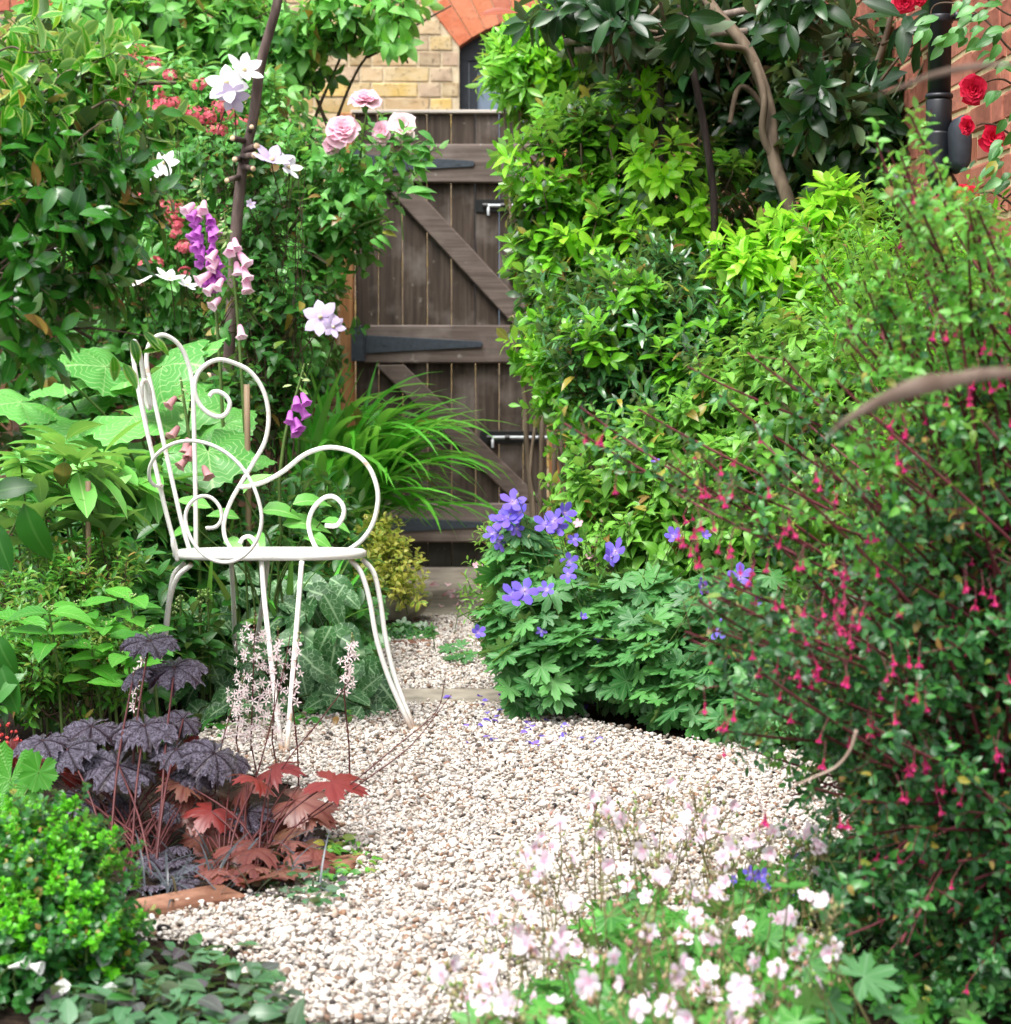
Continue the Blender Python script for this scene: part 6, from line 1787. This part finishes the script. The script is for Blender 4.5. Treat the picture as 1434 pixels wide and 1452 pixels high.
for x, y in [(185, 850), (115, 860), (150, 890), (210, 900), (70, 870), (130, 920), (30, 880), (180, 930)]:
    q = P(x, y, 4.6 + rnd(-.1, .1)); a0 = rnd(0, 3.14)
    for k in range(7):
        a = a0 + k * math.pi / 2 * (1 if k % 2 == 0 else 2) + (k // 2) * 1.57
        zz = q - UP * .022 * (k // 2)
        hy.leaf(T_HY, zz[None], np.array([[math.cos(a), math.sin(a) - .3, .25]]), np.array([[0, -.35, 1.0]]), rnd(.07, .105), M_HY)
    hy.tube(np.array([q, q - UP * .1 + np.array([.01, .02, 0]), [q[0] + .02, q[1] + .05, 0]]), [.0025, .004], 5)
    for k in range(10):
        hy.leaf([(V * .5, F, U)], (q + np.array([rng.normal() * .008, rng.normal() * .008, .012 + rng.normal() * .003]))[None], rng.normal(size=(1, 3)), rng.normal(size=(1, 3)), .007, M_FXB, 0, 'bud', 'buds')
dl = Plant('drooping_leaf_plant', 'two large dark drooping leaves at the left picture edge', 'leafy plant', base_of(-40, 4.0), None, M_STEM)
for x, y, r, dv in [(35, 715, 95, (.25, -.1, -.95)), (-10, 740, 80, (.3, -.2, -.9)), (0, 940, 80, (.3, -.2, -.9)), (-12, 700, 70, (.6, -.2, .2)), (-5, 900, 70, (.3, -.3, -.8)), (-15, 1000, 70, (.4, -.3, .6))]:
    bigleaf(dl, T_HY, np.array(base_of(-60, 4.1)), x, y, 4.0, r, (-.3, -.8, .4), M_UND, np.array(dv), .003)

# ---------- purple heuchera
def heuch_mat(name, dark, silver, mixk, rough=.3):
    t = NT(name)
    r = t.random()
    c = t.mix(r, srgb(*dark[0]), srgb(*dark[1]))
    n = t.noise(5.5, 5, rough=.7)
    vo = t.new('ShaderNodeTexVoronoi', feature='DISTANCE_TO_EDGE'); vo.inputs['Scale'].default_value = 4.6
    t.l.new(t.n.new('ShaderNodeTexCoord').outputs['Object'], vo.inputs['Vector'])
    cell = t.math('MULTIPLY', vo.outputs['Distance'], 7.0, True)
    uv = t.new('ShaderNodeSeparateXYZ'); t.l.new(t.new('ShaderNodeTexCoord').outputs['UV'], uv.inputs[0])
    off = t.math('ABSOLUTE', t.math('SUBTRACT', uv.outputs[0], .5))
    fine = t.math('ABSOLUTE', t.math('SINE', t.math('ADD', t.math('MULTIPLY', t.math('SUBTRACT', uv.outputs[1], t.math('MULTIPLY', off, 0.8)), 22.0), t.math('MULTIPLY', n, 6.0))))
    cell = t.math('MULTIPLY', t.math('MULTIPLY', fine, 2.2, True), t.math('MULTIPLY', off, 7.0, True))
    k = t.math('MULTIPLY', t.ramp(n, [(.36, (.25, .25, .25)), (.6, (1, 1, 1))]), cell)
    g = t.new('ShaderNodeNewGeometry')
    top = t.mix(t.math('MULTIPLY', k, mixk), c, srgb(*silver))
    c2 = t.mix(g.outputs['Backfacing'], top, srgb(110, 30, 40))
    return t.finish(t.principled(c2, rough, t.bump(t.math('ADD', t.math('MULTIPLY', cell, .5), n), .8, .07), .7))
M_HEU = heuch_mat('pewter purple leaf', [(34, 18, 26), (52, 26, 36)], (156, 150, 172), .85, .24)
M_HEB = leaf_mat('bronze red leaf', [(96, 50, 42), (116, 64, 56), (130, 82, 74), (104, 74, 50)], .36, .22, .7, (90, 36, 36), veinw=.14, tcol=(1.6, .9, .6, 1))
M_HER = leaf_mat('red leaf', [(112, 36, 34), (130, 50, 46)], .4, .25, .5, (110, 30, 30), veinw=.12, tcol=(1.6, .7, .5, 1))
M_HST = plain_mat('dark red stalk', [(64, 28, 32), (98, 46, 44)], .55, 40, bump=0)
T_HEU = [lobeT(7, .15, 71, 345, c, .075, .05, .95, .05, 17, seed=20 + k, droop=d) for k, (c, d) in enumerate(((.12, .3), (.05, .45), (.2, .5), (0, .3)))]
T_HEB = [lobeT(5, .48, 51, 310, c, .03, .09, .8, .10, 6, 1.0, seed=30 + k, droop=d) for k, (c, d) in enumerate(((.1, .2), (0, .3), (.05, .4)))]
he = Plant('purple_heuchera', 'heuchera with crinkled pewter purple leaves on dark red stalks', 'flower plant', G(195, 1235), None, M_HST)
HB = lambda: G(rnd(150, 240), rnd(1190, 1245))
for x, y, r, nm in [(212, 908, 46, (.0, -.42, .9)), (248, 945, 50, (.1, -.6, .8)), (190, 955, 30, (-.5, -.3, .8)), (130, 1030, 46, (-.15, -.4, .9)), (205, 1028, 52, (.1, -.6, .8)), (168, 1085, 60, (0, -.75, .65)), (250, 1062, 40, (.0, -.6, .75)), (305, 1068, 46, (.2, -.6, .75)), (95, 1062, 44, (-.3, -.4, .85)), (60, 1050, 44, (-.3, -.3, .9)), (275, 1095, 36, (.3, -.5, .8)), (240, 1150, 22, (.3, -.8, .5)), (110, 1130, 36, (-.2, -.7, .6)), (330, 1075, 32, (.3, -.4, .8)), (260, 1020, 30, (.2, -.5, .8))]:
    q = P(x, y, 4.0 + (1060 - y) * .0012 + rnd(-.06, .06))
    lollipop(he, T_HEU, HB(), q, unit(np.array(nm, float) + rng.normal(size=3) * .08), r / sc(4.0), M_HEU, .0022, .12, dirv=np.array([rng.normal() * .5, -1, -.3]))
for x, y, r in [(115, 1075, 30), (50, 1075, 34), (95, 1095, 26), (245, 1090, 26), (20, 1072, 26), (275, 1055, 14)]:
    q = P(x, y, 4.08); lollipop(he, T_HEU, HB(), q, unit(np.array([rng.normal() * .4, -.7, -.2])), r / sc(4.0), M_HER, .002, .12, 'red_leaf', dirv=np.array([rng.normal(), -.5, -.6]))
for i in range(50):
    a = HB(); x, y = rnd(90, 330), rnd(1080, 1180); q = P(x, y, 4.05)
    he.tube(catmull([a, (a + q) / 2 + np.array([0, 0, .02]), q], 4), [.0019, .0012], 4)
pp = np.array([G(x, y, rnd(.01, .09)) for x, y in zip(rnd(70, 200, 9), rnd(1110, 1160, 9))])
he.leaf(T_HEU, pp, rng.normal(size=pp.shape), UP + np.array([0, -.5, 0]) + rng.normal(size=pp.shape) * .5, rnd(.026, .038, len(pp)), M_HEU, 60, 'leaf', 'lower_foliage')
pp = np.array([G(x, y, rnd(.008, .03)) for x, y in zip(rnd(170, 270, 14), rnd(1195, 1262, 14))])
he.leaf(T_HEU, pp, rng.normal(size=pp.shape) * np.array([1, 1, .1]), UP + rng.normal(size=pp.shape) * .2, rnd(.02, .032, len(pp)), M_HEU, 30, 'leaf', 'low_foliage')
hb_ = Plant('bronze_heuchera', 'heuchera with bronze and brick red lobed leaves beside the gravel', 'flower plant', G(345, 1240), None, M_HST)
BB = lambda: G(rnd(310, 380), rnd(1215, 1250))
for x, y, r, nm, dv, m in [(418, 1135, 52, (.15, -.55, .85), (.95, -.4, -.1), 0), (470, 1108, 48, (.5, -.3, .8), (.95, -.2, -.15), 1), (385, 1090, 40, (.1, -.35, .9), (.7, -.3, .2), 1), (375, 1165, 44, (.0, -.95, .3), (.0, -.4, -.9), 0), (292, 1180, 40, (-.1, -.9, .4), (-.15, -.2, -.9), 0), (318, 1210, 42, (.4, -.9, .3), (-.5, -.2, -.9), 0), (300, 1225, 40, (.3, -.9, .3), (-.35, -.2, -.9), 0), (310, 1122, 40, (0, -.6, .8), (-.3, -.8, .2), 0), (345, 1115, 44, (.1, -.5, .85), (.6, -.5, .2), 0), (262, 1110, 36, (-.2, -.5, .85), (-.7, -.5, .1), 0), (425, 1195, 44, (.3, -.7, .6), (.6, -.5, -.6), 2), (350, 1150, 44, (0, -.8, .5), (.2, -.8, -.3), 2), (400, 1170, 40, (.2, -.8, .5), (.5, -.6, -.5), 2), (270, 1150, 36, (-.2, -.8, .5), (-.6, -.5, -.4), 0), (440, 1150, 40, (.4, -.6, .7), (.8, -.4, -.3), 0), (330, 1180, 36, (0, -.8, .5), (-.2, -.7, -.5), 2), (365, 1105, 34, (.1, -.3, .9), (-.4, -.6, .3), 1), (300, 1150, 36, (0, -.7, .6), (-.3, -.7, -.3), 1)]:
    q = P(x, y, 3.95 + rnd(-.06, .08)); base = BB()
    mm = (M_HEB, M_HER, M_HEU)[m]
    lollipop(hb_, T_HEB, base, q, unit(np.array(nm, float)), r / sc(3.95) * 1.2, mm, .002, .15, ('leaf', 'red_leaf', 'dark_leaf')[m], dirv=np.array(dv))
pp = np.array([G(x, y, rnd(.012, .05)) for x, y in zip(rnd(280, 450, 22), rnd(1185, 1245, 22))])
hb_.leaf(T_HEB, pp, rng.normal(size=pp.shape) * np.array([1, .6, .1]) + np.array([.3, -.5, 0]), UP + np.array([0, -.3, 0]) + rng.normal(size=pp.shape) * .25, rnd(.04, .065, len(pp)), M_HEB, 30, 'leaf', 'low_foliage')
for i in range(16):
    a = BB(); x, y = rnd(270, 440), rnd(1090, 1200); q = P(x, y, 4.0)
    hb_.tube(catmull([a, (a + q) / 2 + np.array([0, 0, .02]), q], 4), [.0017, .0011], 4)
for pts in ([(360, 1200, 3.95), (440, 1160, 3.9), (520, 1105, 3.88), (585, 1055, 3.86), (640, 985, 3.86)], [(420, 1170, 3.95), (500, 1110, 3.9), (560, 1060, 3.9), (618, 1010, 3.9), (632, 960, 3.9)], [(330, 1200, 4), (370, 1080, 4.0), (400, 960, 4.0), (412, 900, 4.0)], [(340, 1200, 4), (400, 1090, 4.0), (455, 1020, 4.0), (500, 960, 4.0)], [(300, 1200, 4), (310, 1080, 4.0), (330, 1000, 4.0)]):
    q = np.array(pts, float); hb_.tube(catmull(P(q[:, 0], q[:, 1], q[:, 2]), 6), [.0018, .0009], 4)
gh = Plant('green_heuchera', 'single round scalloped green leaf at the left edge', 'leafy plant', G(10, 1230), None, M_STEM)
for x, y, r, nm in [(15, 1105, 56, (.3, -.85, .5)), (55, 1095, 30, (.5, -.6, .6)), (-20, 1140, 44, (0, -.8, .5))]:
    q = P(x, y, 3.85); lollipop(gh, [lobeT(7, .2, 71, 345, .1, .02, .05, .95, .03, 9)], G(0, 1225), q, unit(np.array(nm)), r / sc(3.85), M_HY, .002, .1, dirv=np.array([rng.normal() * .3, -.4, -.9]))
M_CORAL = petal_mat('coral bell', (206, 60, 60), (226, 96, 92), .5, .3)
CB = make_mesh('flower', *lathe([(.1, 0), (.4, .2), (.45, .7), (.3, 1)], 6)[:2], M_CORAL, lathe([(.1, 0), (.4, .2), (.45, .7), (.3, 1)], 6)[2])
cbp = Plant('coral_bells', 'small spray of coral red bells at the left edge', 'flower plant', G(5, 1220), None, M_HST)
for i in range(20):
    q = P(rnd(-10, 30), rnd(1020, 1060), 4.0 + rng.normal() * .02); cbp.hang('flower', CB, q, np.array([rng.normal(), rng.normal(), -.6]), rnd(.005, .008)); cbp.tube(np.array([q, P(8, 1068, 4.0)]), .0006, 3)
cbp.tube(np.array([P(8, 1040, 4.0), P(8, 1068, 4.0), G(5, 1220)]), .0014, 4)

# ---------- foam flower spikes
M_TI = petal_mat('foam flower petal', (246, 226, 226), (250, 244, 240), .4, .35, alt=(240, 208, 214))
V_, F_, U_, mi_ = star_flower(5, .3, 15, .1, 3, 1.1)
FOAM = make_mesh('floret', V_, F_, M_TI, U_)
ti = Plant('foam_flower', 'foam flower with fluffy white starry spikes before the chair legs', 'flower plant', G(345, 1130), None, M_HST)
for top, bot, wdt, n_ in (((362, 868), (356, 1055), 34, 84), ((395, 888), (386, 1050), 20, 44), ((345, 960), (335, 1050), 26, 44), ((500, 900), (488, 985), 11, 26), ((425, 895), (415, 1000), 8, 14), ((205, 925), (190, 1010), 7, 10)):
    Y = 4.45
    a, b = np.array(top, float), np.array(bot, float)
    pts = [P(*(a + (b - a) * t_), Y) for t_ in np.linspace(0, 1, 8)]
    ti.tube(np.vstack([pts, [[pts[-1][0] + .01, Y, pts[-1][2] * .5]], [[pts[-1][0] + .01, Y + .02, 0]]]), [.0008, .0018], 4)
    for k in range(n_):
        t_ = .12 + .88 * (k + .5) / n_; x, y = a + (b - a) * t_
        off = np.array([rng.normal(), rng.normal(), 0]) * wdt / sc(Y) * (.35 + .5 * t_) * .8
        c0 = P(x, y, Y); q = c0 + off + UP * rng.normal() * .004
        ti.flower('floret', FOAM, q, np.array([off[0] * 40, -.8 + off[1] * 20, .3]), rnd(.009, .013)); ti.tube(np.array([c0, q]), .0005, 3)
    for k in range(8):
        q = P(*(a + (b - a) * .02 * k), Y) + rng.normal(size=3) * .002
        ti.leaf([(V * .5, F, U)], q[None], rng.normal(size=(1, 3)), rng.normal(size=(1, 3)), .007, M_CAL, 0, 'bud', 'buds')

# ---------- bright euphorbia mound in the lower left corner
M_EP = leaf_mat('bright euphorbia bract', [(84, 152, 30), (108, 178, 40), (134, 196, 54)], .4, .35, .2, (150, 200, 80))
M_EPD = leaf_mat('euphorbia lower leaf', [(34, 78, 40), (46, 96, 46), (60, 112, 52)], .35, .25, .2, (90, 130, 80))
ep = Plant('euphorbia_mound', 'bright green domed mound of tiny round leaves in the lower left corner', 'shrub', G(60, 1400), None, M_STEM)
eb = [(50, 1250, 3.2, 90, 80, .13), (110, 1280, 3.15, 74, 80, .12), (50, 1330, 3.1, 110, 80, .13), (130, 1330, 3.08, 56, 60, .1), (90, 1200, 3.25, 50, 50, .1), (20, 1200, 3.25, 50, 50, .1), (30, 1390, 3.05, 80, 50, .1)]
shrub(ep, eb, 620, T_ROUND, M_EP, .022, 16, .0135, (.75, 1.02), -.5, 20, .8, .5, 85, 10, parts=200, twig=.04, seed=52, back=.2, tip=.8, rough=.15)
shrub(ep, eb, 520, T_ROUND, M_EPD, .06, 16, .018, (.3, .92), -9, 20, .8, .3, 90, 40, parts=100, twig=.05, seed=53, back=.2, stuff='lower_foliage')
M_WB = petal_mat('white trumpet petal', (236, 240, 226), (248, 248, 246), .4, .3)
V2, F2, U2 = lathe([(.06, 0), (.1, .3), (.16, .6), (.3, .9), (.36, 1)], 9, 5, .1)
WB = make_mesh('flower', V2, F2, M_WB, U2)
wb = Plant('white_trumpet_flower', 'few small white trumpet flowers in front of the bright green mound', 'flower plant', G(20, 1440), None, M_STEM)
for x, y, d in [(20, 1372, (1, -.2, .3)), (40, 1368, (1, -.3, -.1)), (14, 1416, (-.3, -.5, -.2)), (170, 1420, (-.1, -.6, .8)), (140, 1446, (.1, -.6, .6)), (95, 1412, (.2, -.6, .6))]:
    q = P(x - 8, y, 2.95); wb.hang('flower', WB, q, np.array(d), .03); wb.tube(catmull([q, q + np.array([-.015, .01, -.02]), [q[0] - .01, q[1] + .03, 0]], 4), [.001, .0015], 4)

# ---------- creeping plants in the front, black grass, small sprigs
M_CR = leaf_mat('grey green creeping leaf', [(54, 84, 60), (74, 108, 82), (96, 120, 104), (76, 66, 76), (60, 102, 54)], .34, .2, .5, (120, 140, 120), veinw=.06)
T_CR = [leafT(.56, 5, .12, c, .7, .02, .75) for c in (.05, .2, .35)]
cr = Plant('creeping_plant', 'low grey green and purplish creeping leaves along the front edge of the gravel', 'ground cover plant', G(250, 1430), None, M_STEM)
CRP = [(185, 1345), (260, 1325), (335, 1340), (395, 1385), (425, 1450), (440, 1500), (40, 1500), (60, 1420), (120, 1370)]
xy = sample_poly(CRP, 460)
pp = np.array([G(x, y, rnd(.012, .06)) for x, y in xy])
cr.leaf(T_CR, pp, rng.normal(size=pp.shape) * np.array([1, 1, .25]), UP + rng.normal(size=pp.shape) * .28, rnd(.03, .054, len(pp)), M_CR, 290)
for q in pp[::4]: cr.tube(np.array([q, [q[0] + rng.normal() * .01, q[1], 0]]), .001, 3)
def sprigs(label, name, poly, n, T, mat, size, h=.03, cat='ground cover plant', parts=120):
    xy = sample_poly(poly, n); pp = np.array([G(x, y, rnd(.006, h)) for x, y in xy])
    s = Plant(name, label, cat, [pp[:, 0].mean(), pp[:, 1].mean(), 0], None, M_STEM)
    s.leaf(T, pp, rng.normal(size=pp.shape) * np.array([1, 1, .25]), UP + np.array([0, -.25, 0]) + rng.normal(size=pp.shape) * .35, rnd(size * .7, size * 1.25, len(pp)), mat, parts)
    return s
sprigs('small bright green sprigs at the gravel edge right of the bronze leaves', 'creeping_plant', [(455, 1190), (510, 1180), (540, 1225), (520, 1245), (450, 1240)], 90, T_OVAL, M_AZ, .026, .03)
sprigs('tiny dark and silver leaves around the edging brick', 'creeping_plant', [(350, 1245), (470, 1220), (500, 1260), (470, 1285), (360, 1275)], 110, T_CR, M_CR, .026, .03)
sprigs('small light green tuft in the gravel by the right chair foot', 'creeping_plant', [(465, 985), (530, 985), (540, 1012), (470, 1018)], 60, T_OVAL, M_AZ, .03, .04)
sprigs('low green leaves along the bed edge below the marbled arum', 'creeping_plant', [(200, 1010), (330, 1015), (460, 995), (460, 1020), (340, 1035), (210, 1050)], 90, T_OVAL, M_UND, .04, .05)
sprigs('lone small green weed in the gravel behind the slab', 'weed', [(632, 915), (672, 915), (668, 935), (636, 938)], 14, T_GER, M_GE, .035, .04)
M_BG = leaf_mat('black grass blade', [(40, 44, 48), (60, 66, 72), (84, 92, 100)], .35, .1, 0)
bgp = Plant('black_grass', 'tufts of blackish strap grass beneath the heucheras', 'grass', G(260, 1270), None, M_BG)
for i in range(90):
    b = G(rnd(170, 460), rnd(1215, 1285)); 
    V3, F3, U3 = strap(b, rnd(0, 6.28), rnd(.08, .16), rnd(25, 70), rnd(40, 90), rnd(.004, .006), 6, 0)
    bgp.mesh('blade', V3, F3, M_BG, U3)

# fallen petals on the path and the slab
def petals(label, pts, mat, size, z0=.012, grp=None):
    me = [make_mesh('petal', *leafT(.75, 3, .25, c, 1.2)[:2], mat, leafT(.75, 3, .25, c, 1.2)[2]) for c in (.1, .4)]
    for k, (x, y) in enumerate(pts):
        q = G(x, y, z0)
        R = frames(rng.normal(size=(1, 3)) * np.array([[1, 1, .1]]), (UP + rng.normal(size=3) * .3)[None])[0]
        o = place('fallen_petal', me[k % 2], q, R, size * rnd(.7, 1.2), None)
        tag(o, label, 'petal', grp)
petals('violet petal fallen on the gravel beside the blue flowers', [(rnd(640, 860), 985 + 70 * rng.random() ** 1.0) for _ in range(34)] + [(845, 1050), (770, 1020), (690, 1010), (710, 1015), (780, 1022)], M_BLUE, .026, .017, 'violet petals fallen on the path')
petals('pink petal fallen on the grey slab in front of the gate', [(609, 830), (641, 837), (626, 845), (646, 846), (663, 846), (668, 850), (655, 851), (672, 843), (625, 861), (650, 858), (635, 828)], M_RPP, .042, .026, 'pink petals fallen on the slab')
# dead leaves lying on the gravel
M_DEAD = leaf_mat('dead brown leaf', [(84, 58, 40), (112, 78, 54), (136, 100, 70)], .8, .1, .4, (70, 50, 36))
dme = [make_mesh('dead_leaf', *leafT(.5, 5, .5, c, .9, .12)[:2], M_DEAD, leafT(.5, 5, .5, c, .9, .12)[2]) for c in (.3, .7)]
for k, (x, y) in enumerate([(742, 1032), (802, 1038), (850, 1046), (905, 1052), (660, 1020), (575, 1140), (625, 1215), (900, 1075), (560, 1395), (530, 1400), (445, 1330), (690, 1100), (1010, 1068), (770, 1120), (470, 1300), (980, 1060), (640, 1088)]):
    q = G(x, y, .013)
    R = frames(rng.normal(size=(1, 3)) * np.array([[1, 1, .1]]), (UP + rng.normal(size=3) * .25)[None])[0]
    tag(place('dead_leaf', dme[k % 2], q, R, rnd(.018, .034), None), 'small curled dead brown leaf lying on the pale gravel', 'leaf', 'dead leaves on the gravel')
resolve_leaves()
